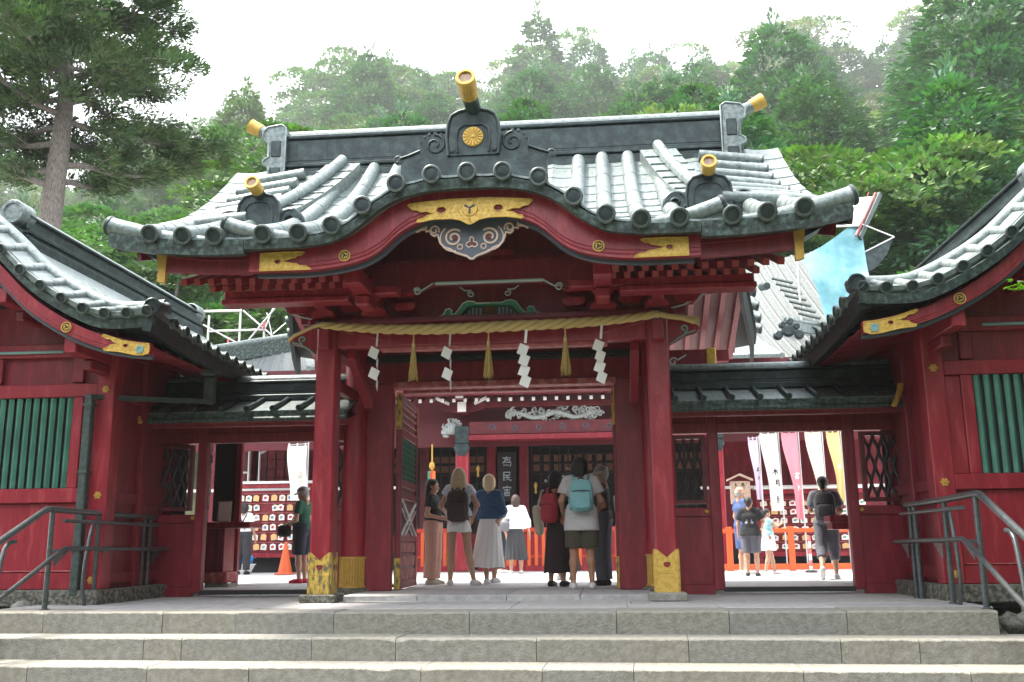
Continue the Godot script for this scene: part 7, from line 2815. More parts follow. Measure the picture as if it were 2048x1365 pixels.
# ------------------------------------------------------------------ people: one continuous surface each, meshed from a smooth union of tapered bones
# bones: [a, b, ra, rb, flat end?]; clips: Plane list, what lies above a plane is cut away
func flesh(bones: Array, cell: float, k: float, clips := []) -> Array:
	var lo := V(1e9, 1e9, 1e9)
	var hi := -lo
	for b in bones:
		var r: float = maxf(b[2], b[3]) + k * 0.5 + 2.0 * cell
		lo = lo.min(b[0] - V(r, r, r)).min(b[1] - V(r, r, r))
		hi = hi.max(b[0] + V(r, r, r)).max(b[1] + V(r, r, r))
	var nx := int((hi.x - lo.x) / cell) + 2
	var ny := int((hi.y - lo.y) / cell) + 2
	var nz := int((hi.z - lo.z) / cell) + 2
	var f := PackedFloat32Array()
	f.resize(nx * ny * nz)
	f.fill(10.0)
	for b in bones:
		var a: Vector3 = b[0]
		var ab: Vector3 = b[1] - a
		var l2 := maxf(ab.length_squared(), 1e-8)
		var ra: float = b[2]
		var dr: float = b[3] - ra
		var r: float = maxf(ra, b[3]) + maxf(k * 0.6, 2.0 * cell)
		var mn: Vector3 = ((a.min(b[1]) - V(r, r, r) - lo) / cell).floor()
		var mx: Vector3 = ((a.max(b[1]) + V(r, r, r) - lo) / cell).ceil()
		var flat_: bool = b.size() > 4 and b[4] == true
		var dir := ab / sqrt(l2)
		var len_ := sqrt(l2)
		for iy in range(maxi(0, int(mn.y)), mini(ny - 1, int(mx.y)) + 1):
			for ix in range(maxi(0, int(mn.x)), mini(nx - 1, int(mx.x)) + 1):
				var base := (iy * nx + ix) * nz
				for iz in range(maxi(0, int(mn.z)), mini(nz - 1, int(mx.z)) + 1):
					var p := V(lo.x + ix * cell, lo.y + iy * cell, lo.z + iz * cell) - a
					var t := p.dot(ab) / l2
					var tc := clampf(t, 0.0, 1.0)
					var d := (p - ab * tc).length() - (ra + dr * tc)
					if flat_:
						d = maxf(d, p.dot(dir) - len_)
					var v := f[base + iz]
					if d < v + k:
						var h := maxf(k - absf(d - v), 0.0) / k
						f[base + iz] = minf(d, v) - h * h * k * 0.25
	for pl: Plane in clips:
		for iy in ny:
			for ix in nx:
				var base := (iy * nx + ix) * nz
				for iz in nz:
					if f[base + iz] < 0.06:
						f[base + iz] = maxf(f[base + iz], pl.distance_to(V(lo.x + ix * cell, lo.y + iy * cell, lo.z + iz * cell)))
	# surface nets
	var far := cell * 2.2
	var idx := PackedInt32Array()
	idx.resize(nx * ny * nz)
	idx.fill(-1)
	var verts := PackedVector3Array()
	var oy := nx * nz
	for iy in ny - 1:
		for ix in nx - 1:
			var base := (iy * nx + ix) * nz
			for iz in nz - 1:
				var i := base + iz
				if absf(f[i]) > far:
					continue
				var c := [f[i], f[i + nz], f[i + 1], f[i + nz + 1], f[i + oy], f[i + oy + nz], f[i + oy + 1], f[i + oy + nz + 1]]
				var inside := 0
				for q in c:
					if q < 0.0:
						inside += 1
				if inside == 0 or inside == 8:
					continue
				var sum := Vector3.ZERO
				var n := 0
				for e in [[0, 1], [2, 3], [4, 5], [6, 7], [0, 2], [1, 3], [4, 6], [5, 7], [0, 4], [1, 5], [2, 6], [3, 7]]:
					var u: float = c[e[0]]
					var w: float = c[e[1]]
					if (u < 0.0) != (w < 0.0):
						var t := u / (u - w)
						var A := V(e[0] & 1, (e[0] >> 2) & 1, (e[0] >> 1) & 1)
						var B := V(e[1] & 1, (e[1] >> 2) & 1, (e[1] >> 1) & 1)
						sum += A.lerp(B, t)
						n += 1
				idx[i] = verts.size()
				verts.append(lo + (V(ix, iy, iz) + sum / n) * cell)
	var tris := PackedInt32Array()
	for iy in range(1, ny - 1):
		for ix in range(1, nx - 1):
			var base := (iy * nx + ix) * nz
			for iz in range(1, nz - 1):
				var i := base + iz
				if absf(f[i]) > far:
					continue
				var s := f[i] < 0.0
				for e in [[i + nz, -1, -oy, -oy - 1], [i + oy, -nz, -1, -nz - 1], [i + 1, -oy, -nz, -oy - nz]]:
					if (f[e[0]] < 0.0) != s:
						var a := idx[i]
						var b := idx[i + e[1]]
						var c2 := idx[i + e[2]]
						var d := idx[i + e[3]]
						if a < 0 or b < 0 or c2 < 0 or d < 0:
							continue
						if s:
							tris.append_array([a, b, d, a, d, c2])
						else:
							tris.append_array([a, d, b, a, c2, d])
	return [verts, tris]

func flesh_mesh(parts: Array) -> ArrayMesh:
	# parts: [[verts, tris], transform]; joined into one surface with smooth normals
	var v := PackedVector3Array()
	var t := PackedInt32Array()
	for p in parts:
		var off := v.size()
		var x: Transform3D = p[1]
		var flip := x.basis.determinant() < 0
		for q in p[0][0]:
			v.append(x * q)
		var tt: PackedInt32Array = p[0][1]
		for i in range(0, tt.size(), 3):
			if flip:
				t.append_array([tt[i] + off, tt[i + 2] + off, tt[i + 1] + off])
			else:
				t.append_array([tt[i] + off, tt[i + 1] + off, tt[i + 2] + off])
	var n := PackedVector3Array()
	n.resize(v.size())
	for i in range(0, t.size(), 3):
		var c := (v[t[i + 2]] - v[t[i]]).cross(v[t[i + 1]] - v[t[i]])
		n[t[i]] += c; n[t[i + 1]] += c; n[t[i + 2]] += c
	for i in n.size():
		n[i] = n[i].normalized()
	var arr := []
	arr.resize(Mesh.ARRAY_MAX)
	arr[Mesh.ARRAY_VERTEX] = v
	arr[Mesh.ARRAY_NORMAL] = n
	arr[Mesh.ARRAY_INDEX] = t
	var m := ArrayMesh.new()
	m.add_surface_from_arrays(Mesh.PRIMITIVE_TRIANGLES, arr)
	return m

# head with the neck's top at the origin, facing +z; about 0.235 high
func head_shape() -> Array:
	var b := [
		[V(0, 0.135, -0.022), V(0, 0.135, 0.012), 0.078, 0.074], [V(0, 0.10, 0.01), V(0, 0.055, 0.03), 0.062, 0.045],
		[V(-0.022, 0.028, 0.052), V(0.022, 0.028, 0.052), 0.028, 0.028], [V(-0.03, 0.12, 0.058), V(0.03, 0.12, 0.058), 0.026, 0.026],
		[V(0, 0.105, 0.085), V(0, 0.072, 0.100), 0.009, 0.014], [V(-0.012, 0.066, 0.09), V(0.012, 0.066, 0.09), 0.010, 0.010],
		[V(-0.016, 0.043, 0.078), V(0.016, 0.043, 0.078), 0.009, 0.009], [V(0.073, 0.10, -0.005), V(0.082, 0.075, -0.008), 0.016, 0.010], [V(-0.073, 0.10, -0.005), V(-0.082, 0.075, -0.008), 0.016, 0.010],
		[V(0, 0.04, -0.015), V(0, -0.06, -0.03), 0.052, 0.052], [V(0.042, 0.085, 0.055), V(0.034, 0.078, 0.062), 0.018, 0.014], [V(-0.042, 0.085, 0.055), V(-0.034, 0.078, 0.062), 0.018, 0.014]]
	return flesh(b, 0.0065, 0.022)

# left hand, wrist at the origin, fingers along -y, palm towards -x (the body), thumb forward (+z)
func hand_shape(curl: float) -> Array:
	var b := [[V(0, 0.01, 0), V(0, -0.075, -0.012), 0.020, 0.016], [V(0, 0.0, 0.004), V(0, -0.078, 0.022), 0.020, 0.016], [V(0, -0.02, 0.0), V(0, -0.075, 0.005), 0.018, 0.017]]
	var roots := [[-0.026, 0.060], [-0.008, 0.073], [0.010, 0.078], [0.027, 0.070]]
	for e in roots:
		var p := V(0, -0.082 + absf(e[0]) * 0.15, e[0] + 0.004)
		var a := curl * 0.35
		var rr := 0.0092
		for s in 3:
			var l: float = e[1] * [0.45, 0.31, 0.24][s]
			var q := p + V(-sin(a) * l, -cos(a) * l, 0)
			b.append([p, q, rr, rr * 0.93])
			p = q
			rr *= 0.93
			a += curl * 0.55
	var t0 := V(0, -0.022, 0.020)
	var t1 := t0 + V(-0.010, -0.026, 0.026)
	var t2 := t1 + V(-0.014, -0.026, 0.010)
	b.append([t0, t1, 0.014, 0.011]); b.append([t1, t2, 0.0105, 0.0085])
	return flesh(b, 0.0048, 0.008)

# a pleated skirt or wide leg: lofted rings
func skirt(st: SurfaceTool, c0: Vector3, r0: Vector2, c1: Vector3, r1: Vector2, pleats: int, depth: float, rows_ := 14) -> void:
	var n := maxi(24, pleats * 6)
	var rings := []
	for i in rows_:
		var u := float(i) / (rows_ - 1)
		var ring := []
		var w := pow(u, 0.8)
		for k in n:
			var a := TAU * k / n
			var m := 1.0 + depth * u * sin(a * pleats + 0.5 * sin(u * 5.0)) + 0.02 * sin(a * 3.0 + u * 4.0)
			var r := r0.lerp(r1, w) * m
			ring.append(c0.lerp(c1, u) + V(cos(a) * r.x, 0.008 * sin(a * 4.0) * u, sin(a) * r.y))
		rings.append(ring)
	st.set_smooth_group(4)
	for i in rows_ - 1:
		for k in n:
			var l := (k + 1) % n
			quad(st, rings[i][k], rings[i][l], rings[i + 1][l], rings[i + 1][k])
	st.set_smooth_group(-1)

var HEAD_ := []
var HANDS_ := []
var SHOE_ := []

# o: arms [[elbow, wrist] left, right], legs [[knee, ankle] left, right], lean (chest shift), head turn, clothes; lengths for a height of 1.70
func person(label: String, at: Vector3, yaw: float, height: float, o: Dictionary) -> Node3D:
	if HEAD_.is_empty():
		HEAD_ = head_shape()
		SHOE_ = flesh([[V(0, -0.045, -0.03), V(0, -0.05, 0.08), 0.045, 0.044], [V(0, -0.05, 0.08), V(0, -0.058, 0.155), 0.044, 0.034], [V(0, -0.03, 0), V(0, -0.01, 0), 0.044, 0.041, true]], 0.010, 0.02, [Plane(V(0, -1, 0), 0.084)])
		HANDS_ = [hand_shape(0.45), hand_shape(1.0)]
	var p := thing("person", label, "person", at, yaw)
	var sc := height / 1.70
	var girl: bool = o.get("woman", false)
	var lean: Vector3 = o.get("lean", V(0, 0, 0))
	var wide: float = o.get("wide", 1.0)
	var hipw := 0.088
	var shw: float = (0.150 if girl else 0.172) * o.get("shoulders", 1.0)
	var chest := V(0, 1.26, 0.0) + lean * 0.7
	var sh := V(0, 1.385, -0.01) + lean
	var nk := V(0, 1.455, -0.012) + lean * 1.1
	var legs: Array = o.get("legs", [[V(0.10, 0.49, 0.01), V(0.105, 0.085, -0.02)], [V(-0.10, 0.49, 0.01), V(-0.105, 0.085, -0.02)]])
	var arms: Array = o.get("arms", [[V(0.235, 1.12, -0.02), V(0.255, 0.88, 0.05)], [V(-0.235, 1.12, -0.02), V(-0.255, 0.88, 0.05)]])
	var body := []
	var torso := [[V(-0.06, 0.95, 0), V(0.06, 0.95, 0), 0.108 * wide, 0.108 * wide], [V(-0.035, 1.08, 0) + lean * 0.3, V(0.035, 1.08, 0) + lean * 0.3, 0.098 * wide, 0.098 * wide], [chest - V(0.065, 0, 0), chest + V(0.065, 0, 0), 0.105, 0.105], [sh - V(shw - 0.06, 0, 0), sh + V(shw - 0.06, 0, 0), 0.058, 0.058]]
	torso.append([V(0, 0.95, 0), chest, 0.10 * wide, 0.105])
	if o.has("belly"):
		torso.append([V(0, 1.06, o.belly * 0.5), V(0, 1.10, o.belly * 0.5), 0.12, 0.115])
	body += torso
	body.append([sh + V(0, 0.02, 0), nk + V(0, 0.03, 0), 0.055, 0.047])
	var upper := []
	var lower := []
	for i in 2:
		var s := 1.0 if i == 0 else -1.0
		var hip := V(hipw * s, 0.92, 0)
		var shoulder := sh + V(shw * s, 0, 0)
		body.append([hip, legs[i][0], 0.082, 0.054])
		body.append([legs[i][0], legs[i][1] + (legs[i][0] - legs[i][1]) * 0.62, 0.052, 0.054])
		body.append([legs[i][1] + (legs[i][0] - legs[i][1]) * 0.62, legs[i][1], 0.054, 0.034])
		var fdir: Vector3 = o.get("feet", [V(0.12, 0, 1), V(-0.12, 0, 1)])[i].normalized()
		body.append([legs[i][1] + V(0, -0.045, 0) - fdir * 0.02, legs[i][1] + V(0, -0.055, 0) + fdir * 0.13, 0.033, 0.024])
		body.append([shoulder, arms[i][0], 0.048, 0.037])
		body.append([arms[i][0], arms[i][1], 0.037, 0.026])
		upper.append([shoulder, arms[i][0]])
		lower.append([hip, legs[i]])
	var parts := [[flesh(body, 0.0175, 0.035), Transform3D.IDENTITY]]
	var hx: Vector3 = nk + V(0, 0.012, 0)
	var hb := Basis(Vector3.UP, o.get("turn", 0.0)) * Basis(Vector3.RIGHT, o.get("nod", 0.0))
	var ht := Transform3D(hb * 1.02, hx)
	parts.append([HEAD_, ht])
	for i in 2:
		var s := 1.0 if i == 0 else -1.0
		var d: Vector3 = (arms[i][1] - arms[i][0]).normalized()
		# hand frame: -y along the forearm, -x towards the body
		var y := -d
		var inn := V(-s, 0, 0.0)
		if absf(inn.dot(y)) > 0.8:
			inn = V(0, -1, 0.0) if absf(y.y) < 0.7 else V(0, 0, -1)
		var x := -(inn - y * inn.dot(y)).normalized()
		var z := x.cross(y)
		if i == 1:
			z = -z
		parts.append([HANDS_[o.get("curl", 0)], Transform3D(Basis(x, y, z), arms[i][1] + d * 0.005)])
	var skin: Material = o.get("skin", M.skin)
	var bm := put("body", flesh_mesh(parts), skin, p)
	# eyes and lips
	for s in [-1, 1]:
		var st := S()
		superellipsoid(st, ht * V(0.031 * s, 0.098, 0.0835), V(0.011, 0.006, 0.006), 1.0, Basis.IDENTITY, 8)
		obj("eye", st, M.black_paint, p)
	var ls := S()
	superellipsoid(ls, ht * V(0, 0.045, 0.0875), V(0.02, 0.005, 0.005), 1.0, Basis.IDENTITY, 8)
	obj("mouth", ls, M.lips, p)
	# top
	if o.has("top"):
		var t: Dictionary = o.top
		var g: float = t.get("loose", 0.014)
		var tb := []
		for e in torso:
			tb.append([e[0], e[1], e[2] + g, e[3] + g])
		tb.append([V(0, t.hem + 0.02, 0), V(0, t.hem, 0), 0.135 * wide + g, 0.135 * wide + g * 1.3])
		tb.append([V(-0.06, t.hem + 0.02, 0), V(-0.06, t.hem, 0), 0.115 * wide + g, 0.115 * wide + g * 1.3])
		tb.append([V(0.06, t.hem + 0.02, 0), V(0.06, t.hem, 0), 0.115 * wide + g, 0.115 * wide + g * 1.3])
		if t.hem < 0.9:
			for s in [-1, 1]:
				tb.append([V(0.085 * s, 0.98, 0), V(0.09 * s, t.hem, 0), 0.10 + g, 0.118 + g])
		for i in 2:
			var a: Vector3 = upper[i][0]
			var b: Vector3 = upper[i][1]
			var sl: float = t.get("sleeve", 0.6)
			if sl > 1.0:
				tb.append([a, b, 0.051 + g, 0.045 + g])
				tb.append([b, b.lerp(arms[i][1], sl - 1.0), 0.044 + g, 0.037 + g, true])
			elif sl > 0.0:
				tb.append([a, a.lerp(b, sl), 0.050 + g, 0.049 + g * 1.5, true])
			else:
				tb.append([a - V(signf(a.x) * 0.02, 0, 0), a, 0.06, 0.06])
		var cl := [Plane(V(0, -1, 0), -t.hem), Plane((V(0, 1, 0.18)).normalized(), (nk.y - 0.005))]
		put("top", flesh_mesh([[flesh(tb, 0.0165, 0.03, cl), Transform3D.IDENTITY]]), t.mat, p)
	# trousers or shorts
	if o.has("pants"):
		var t: Dictionary = o.pants
		var g: float = t.get("loose", 0.016)
		var tb := [[V(-0.06, 0.955, 0), V(0.06, 0.955, 0), 0.112 * wide + g * 0.7, 0.112 * wide + g * 0.7], [V(-0.05, 1.02, 0), V(0.05, 1.02, 0), 0.105 * wide + g * 0.5, 0.105 * wide + g * 0.5]]
		var ln: float = t.get("length", 2.0)
		for i in 2:
			var hip: Vector3 = lower[i][0]
			var kn: Vector3 = lower[i][1][0]
			var an: Vector3 = lower[i][1][1] - V(0, 0.02, 0)
			if ln > 1.0:
				tb.append([hip, kn, 0.092 + g, 0.066 + g])
				tb.append([kn, kn.lerp(an, ln - 1.0), 0.066 + g, 0.052 + g * t.get("flare", 1.0), true])
			else:
				tb.append([hip, hip.lerp(kn, ln), 0.092 + g, 0.080 + g * t.get("flare", 1.0), true])
		put("trousers", flesh_mesh([[flesh(tb, 0.0165, 0.03, [Plane(V(0, 1, 0), 1.06)]), Transform3D.IDENTITY]]), t.mat, p)
	if o.has("skirt"):
		var t: Dictionary = o.skirt
		var st := S()
		var c1: Vector3 = V(0, t.hem, 0) + t.get("sway", Vector3.ZERO)
		skirt(st, V(0, t.get("waist", 1.05), 0) + lean * 0.2, Vector2(0.145, 0.125) * wide, c1, t.get("r", Vector2(0.27, 0.25)), t.get("pleats", 14), t.get("depth", 0.06))
		obj("skirt", st, t.mat, p)
	# shoes
	for i in 2:
		var fdir: Vector3 = o.get("feet", [V(0.12, 0, 1), V(-0.12, 0, 1)])[i].normalized()
		var an: Vector3 = legs[i][1]
		var sole: Vector3 = o.get("soles", [V(0, 1, 0), V(0, 1, 0)])[i].normalized()
		var zz := fdir - sole * fdir.dot(sole)
		zz = zz.normalized()
		put("shoe", flesh_mesh([[SHOE_, Transform3D(Basis(sole.cross(zz), sole, zz), an)]]), o.get("shoe", M.shoe_white), p)
	# hair or hat
	var hs: String = o.get("hair", "short")
	var hm: Material = o.get("hair_mat", M.hair_black)
	var hbones := [[V(0, 0.142, -0.028), V(0, 0.142, 0.008), 0.090, 0.083]]
	var fr := Plane(V(0, -0.62, 0.78).normalized(), V(0, 0.135, 0.062).dot(V(0, -0.62, 0.78).normalized()))
	if hs == "bald":
		hbones = [[V(0, 0.10, -0.045), V(0, 0.085, -0.045), 0.069, 0.062]]
	elif hs == "short":
		hbones.append([V(0, 0.09, -0.05), V(0, 0.055, -0.045), 0.062, 0.05])
	elif hs == "bob":
		for s in [-1, 1]:
			hbones.append([V(0.055 * s, 0.13, -0.01), V(0.068 * s, 0.015, -0.012), 0.045, 0.034])
		hbones.append([V(-0.03, 0.09, -0.06), V(-0.03, 0.0, -0.058), 0.06, 0.046]); hbones.append([V(0.03, 0.09, -0.06), V(0.03, 0.0, -0.058), 0.06, 0.046])
	elif hs == "long":
		for s in [-1, 0, 1]:
			hbones.append([V(0.05 * s, 0.11, -0.045), V(0.07 * s, -0.03, -0.075), 0.058, 0.052])
			hbones.append([V(0.07 * s, -0.03, -0.075), V(0.085 * s, -0.17, -0.115), 0.05, 0.032])
	elif hs == "tail":
		hbones.append([V(0, 0.09, -0.055), V(0, 0.06, -0.05), 0.06, 0.048])
		hbones.append([V(0, 0.11, -0.115), V(0, 0.0, -0.145), 0.032, 0.022])
	elif hs == "shoulder":
		for s in [-1, 0, 1]:
			hbones.append([V(0.045 * s, 0.10, -0.05), V(0.062 * s, -0.05, -0.06), 0.058, 0.046])
	var hmesh := flesh(hbones, 0.011, 0.02, [fr] if hs != "bald" else [])
	put("hair", flesh_mesh([[hmesh, ht]]), hm, p)
	if o.has("cap"):
		var st := S()
		var rows := []
		for i in 6:
			var th := i / 5.0 * PI * 0.5
			var row := []
			for k in 18:
				var a := TAU * k / 18.0
				row.append(ht * V(cos(a) * 0.100 * cos(th), 0.150 + 0.092 * sin(th), sin(a) * 0.108 * cos(th) - 0.008))
			rows.append(row)
		st.set_smooth_group(1)
		for i in 5:
			for k in 18:
				var l := (k + 1) % 18
				quad(st, rows[i][k], rows[i + 1][k], rows[i + 1][l], rows[i][l])
		var brim := []
		for e in [[0.0, 0.148], [0.075, 0.138]]:
			var row := []
			for k in 9:
				var a := PI * (0.14 + 0.72 * k / 8.0)
				row.append(ht * V(cos(a) * 0.098, e[1], sin(a) * 0.104 + e[0] * sin(a)))
			brim.append(row)
		sheet(st, brim, 0.006)
		obj("cap", st, o.cap, p)
	if o.has("braces"):
		var st := S()
		for s in [-1, 1]:
			tube(st, [V(0.09 * s, 1.40, 0.04), V(0.09 * s, 1.43, -0.06), V(0.02 * s, 1.25, -0.135), V(-0.08 * s, 1.05, -0.14)], 0.016, 6)
		obj("braces", st, o.braces, p)
	if o.has("print"):
		var st := S()
		for e in [[0, 1.30, 0.035], [0, 1.25, 0.05], [-0.03, 1.20, 0.04], [0.03, 1.20, 0.04], [-0.05, 1.14, 0.045], [0.05, 1.14, 0.045], [0, 1.13, 0.04]]:
			superellipsoid(st, V(e[0], e[1], -0.125), V(e[2], e[2] * 0.7, 0.008), 1.0, Basis.IDENTITY, 8)
		obj("shirt_print", st, M.stripe_grey, p)
	p.scale = V(sc, sc, sc)
	return p

# worn on the back of a person p, as a thing of its own
func backpack(p: Node3D, label: String, m: Material, dark: Material, h: float, drop := 0.0, w := 0.15) -> void:
	var b := thing("backpack", label, "backpack", p.position + Basis(Vector3.UP, p.rotation.y) * V(0, (1.16 - drop) * p.scale.y, -0.215 * p.scale.y), p.rotation.y)
	b.scale = p.scale
	var st := S(true)
	superellipsoid(st, V(0, 0, 0), V(w, h * 0.5, 0.085), 0.5, Basis(Vector3.RIGHT, 0.06), 20)
	obj("body", st, m, b)
	st = S(true)
	superellipsoid(st, V(0, -h * 0.17, -0.075), V(w * 0.78, h * 0.25, 0.05), 0.45, Basis.IDENTITY, 18)
	obj("pocket", st, m, b)
	st = S()
	tube(st, [V(-w * 0.8, h * 0.12, -0.075), V(0, h * 0.14, -0.10), V(w * 0.8, h * 0.12, -0.075)], 0.006, 6)
	obj("zip", st, dark, b)
	st = S()
	tube(st, [V(-0.04, h * 0.48, 0.02), V(0, h * 0.58, 0.0), V(0.04, h * 0.48, 0.02)], 0.010, 6)
	obj("loop", st, dark, b)
	for s in [-1, 1]:
		st = S()
		tube(st, [V(0.07 * s, h * 0.42, 0.03), V(0.10 * s, 0.285 + drop, 0.13), V(0.115 * s, 0.29 + drop, 0.22), V(0.125 * s, 0.16 + drop, 0.335), V(0.155 * s, -0.02, 0.30), V(0.14 * s, -h * 0.4, 0.07)], 0.019, 7)
		obj("strap", st, m, b)

# fine creases shared by all plain clothes
func cloth_bump(m: StandardMaterial3D) -> void:
	m.normal_enabled = true
	m.normal_texture = M.bump3
	m.normal_scale = 1.3
	m.uv1_triplanar = true
	m.uv1_world_triplanar = true
	m.uv1_scale = V(1.6, 0.9, 1.6)

func people() -> void:
	rng.seed = 3
	flat("shoe_white", Color(0.62, 0.61, 0.60), 0.6); flat("shoe_black", Color(0.015, 0.015, 0.017), 0.5); flat("shoe_red", Color(0.55, 0.02, 0.05), 0.5)
	flat("hair_black", Color(0.012, 0.010, 0.010), 0.45); flat("hair_brown", Color(0.045, 0.022, 0.018), 0.45); flat("hair_grey", Color(0.35, 0.34, 0.33), 0.6); cloth_bump(M.hair_black); cloth_bump(M.hair_brown); cloth_bump(M.hair_grey)
	for n in ["hair_black", "hair_brown", "hair_grey"]:
		M[n].uv1_scale = V(9, 1.2, 9)
	flat("lips", Color(0.30, 0.09, 0.08), 0.5)
	mk("hair_blond", [Color(0.34, 0.25, 0.13), Color(0.60, 0.50, 0.32), Color(0.74, 0.65, 0.46)], 0.16, 0.5, 0.0, 0.3, 61, 0.03, V(4, 0.4, 4))
	mk("hair_pale", [Color(0.60, 0.45, 0.24), Color(0.78, 0.66, 0.44)], 0.15, 0.5, 0.0, 0.3, 62, 0.03, V(4, 0.4, 4))
	for e in [["c_green", Color(0.012, 0.085, 0.05)], ["c_navy", Color(0.018, 0.022, 0.04)], ["c_black", Color(0.014, 0.015, 0.018)], ["c_charcoal", Color(0.035, 0.037, 0.042)], ["c_white", Color(0.80, 0.80, 0.80)], ["c_pale", Color(0.60, 0.68, 0.80)], ["c_plum", Color(0.038, 0.020, 0.025)], ["c_tee", Color(0.50, 0.48, 0.49)], ["c_olive", Color(0.065, 0.058, 0.036)], ["c_blue", Color(0.05, 0.09, 0.22)], ["c_grey", Color(0.12, 0.13, 0.155)], ["c_cap", Color(0.20, 0.20, 0.20)], ["c_aqua", Color(0.22, 0.46, 0.50)], ["c_red", Color(0.45, 0.05, 0.075)], ["c_brown", Color(0.065, 0.045, 0.042)], ["c_cream", Color(0.55, 0.50, 0.40)], ["c_bag", Color(0.16, 0.16, 0.18)], ["c_sky", Color(0.32, 0.58, 0.66)], ["c_slate", Color(0.10, 0.105, 0.13)], ["c_pack", Color(0.045, 0.047, 0.058)]]:
		var c: Color = e[1]
		flat(e[0], c, 0.85)
		cloth_bump(M[e[0]])
	mk("c_denim", [Color(0.018, 0.05, 0.115), Color(0.035, 0.085, 0.18), Color(0.06, 0.13, 0.25)], 0.4, 0.85, 0.0, 0.2, 71, 0.03)
	mk("c_pattern", [Color(0.24, 0.09, 0.07), Color(0.52, 0.29, 0.24), Color(0.62, 0.40, 0.34), Color(0.30, 0.12, 0.09)], 0.25, 0.85, 0.0, 0.1, 72, 0.06)
	var g := 0.05
	# between gate and hall
	person("person in green polo shirt, navy shorts and grey cap, standing at the left opening", V(-3.72, g, -4.7), -PI / 2 - 0.2, 1.58, {"top": {"mat": M.c_green, "hem": 0.94, "sleeve": 0.62}, "pants": {"mat": M.c_navy, "length": 0.98, "loose": 0.035}, "wide": 1.12, "belly": 0.14, "shoe": M.shoe_red, "cap": M.c_cap, "hair_mat": M.hair_grey, "arms": [[V(0.24, 1.10, 0.0), V(0.12, 1.04, 0.24)], [V(-0.24, 1.10, 0.0), V(-0.12, 1.04, 0.24)]], "nod": 0.25})
	var bag := thing("hand_bag", "black bag held in front by the person in the green shirt", "bag", V(-4.0, 0.90, -4.62))
	var st := S(true)
	superellipsoid(st, V(0, 0, 0), V(0.10, 0.10, 0.15), 0.6, Basis.IDENTITY, 16)
	obj("body", st, M.c_black, bag)
	st = S()
	tube(st, [V(0, 0.07, -0.08), V(0.02, 0.15, -0.03), V(0.02, 0.15, 0.03), V(0, 0.07, 0.08)], 0.01, 6)
	obj("handle", st, M.c_red, bag)
	person("person in white shirt and black overalls seen from behind, before the left plaque rack", V(-6.95, g, -10.6), PI, 1.62, {"woman": true, "top": {"mat": M.c_white, "hem": 1.0, "sleeve": 0.6}, "pants": {"mat": M.c_charcoal, "length": 1.9, "loose": 0.03}, "braces": M.c_black, "hair": "bob", "shoe": M.shoe_black, "arms": [[V(0.23, 1.13, 0.05), V(0.20, 1.12, 0.28)], [V(-0.23, 1.12, -0.02), V(-0.26, 0.88, 0.05)]]})
	person("person in black top and wide patterned pink trousers, standing in profile inside the gate", V(-1.36, g, -3.82), PI / 2 - 0.15, 1.62, {"woman": true, "top": {"mat": M.c_black, "hem": 0.98, "sleeve": 0.55}, "pants": {"mat": M.c_pattern, "length": 1.93, "loose": 0.035, "flare": 1.6}, "hair": "shoulder", "arms": [[V(0.22, 1.10, -0.03), V(0.13, 1.05, 0.22)], [V(-0.22, 1.10, -0.03), V(-0.13, 1.04, 0.22)]], "shoe": M.c_cream})
	var bl := person("person with long blond hair, pale blue top and white shorts seen from behind, legs apart", V(-0.88, g, -3.33), PI + 0.05, 1.74, {"woman": true, "skin": M.skin, "top": {"mat": M.c_pale, "hem": 0.99, "sleeve": 0.38, "loose": 0.02}, "skirt": {"mat": M.c_white, "waist": 1.03, "hem": 0.76, "r": Vector2(0.185, 0.165), "pleats": 5, "depth": 0.02}, "hair": "long", "hair_mat": M.hair_blond, "legs": [[V(0.115, 0.50, 0.01), V(0.125, 0.085, -0.02)], [V(-0.135, 0.49, 0.01), V(-0.22, 0.085, -0.04)]], "feet": [V(0.1, 0, 1), V(-0.45, 0, 1)], "arms": [[V(0.27, 1.14, 0.0), V(0.20, 1.03, 0.22)], [V(-0.27, 1.15, -0.06), V(-0.20, 0.97, 0.10)]]})
	backpack(bl, "dark brown leather backpack on the person with long blond hair", M.c_brown, M.black_paint, 0.46, 0.03, 0.16)
	person("person with short blond hair in denim jacket and long white pleated skirt, walking", V(-0.46, g, -3.68), PI - 0.25, 1.66, {"woman": true, "top": {"mat": M.c_denim, "hem": 1.0, "sleeve": 1.75, "loose": 0.022}, "skirt": {"mat": M.c_white, "hem": 0.26, "r": Vector2(0.25, 0.24), "pleats": 16, "depth": 0.07, "sway": V(0.02, 0, -0.02)}, "hair": "bob", "hair_mat": M.hair_pale, "turn": 0.4, "legs": [[V(0.09, 0.49, 0.04), V(0.08, 0.085, 0.08)], [V(-0.10, 0.48, -0.01), V(-0.13, 0.11, -0.15)]], "arms": [[V(0.22, 1.12, 0.02), V(0.12, 1.05, 0.22)], [V(-0.22, 1.12, 0.02), V(-0.14, 1.05, 0.22)]]})
	var wb := person("person in white blouse and black pleated skirt with a grey shoulder bag, before the hall", V(-0.58, g, -9.4), PI + 0.1, 1.64, {"woman": true, "top": {"mat": M.c_white, "hem": 0.96, "sleeve": 1.55, "loose": 0.032}, "skirt": {"mat": M.c_charcoal, "hem": 0.30, "r": Vector2(0.25, 0.23), "pleats": 18, "depth": 0.06}, "hair": "bob", "hair_mat": M.hair_brown, "arms": [[V(0.24, 1.13, 0.05), V(0.19, 1.12, 0.24)], [V(-0.25, 1.12, 0.0), V(-0.29, 0.88, 0.04)]]})
	bag = thing("shoulder_bag", "grey shoulder bag at the side of the person in the white blouse", "bag", wb.position + V(-0.24, 0.98, 0.10))
	st = S(true)
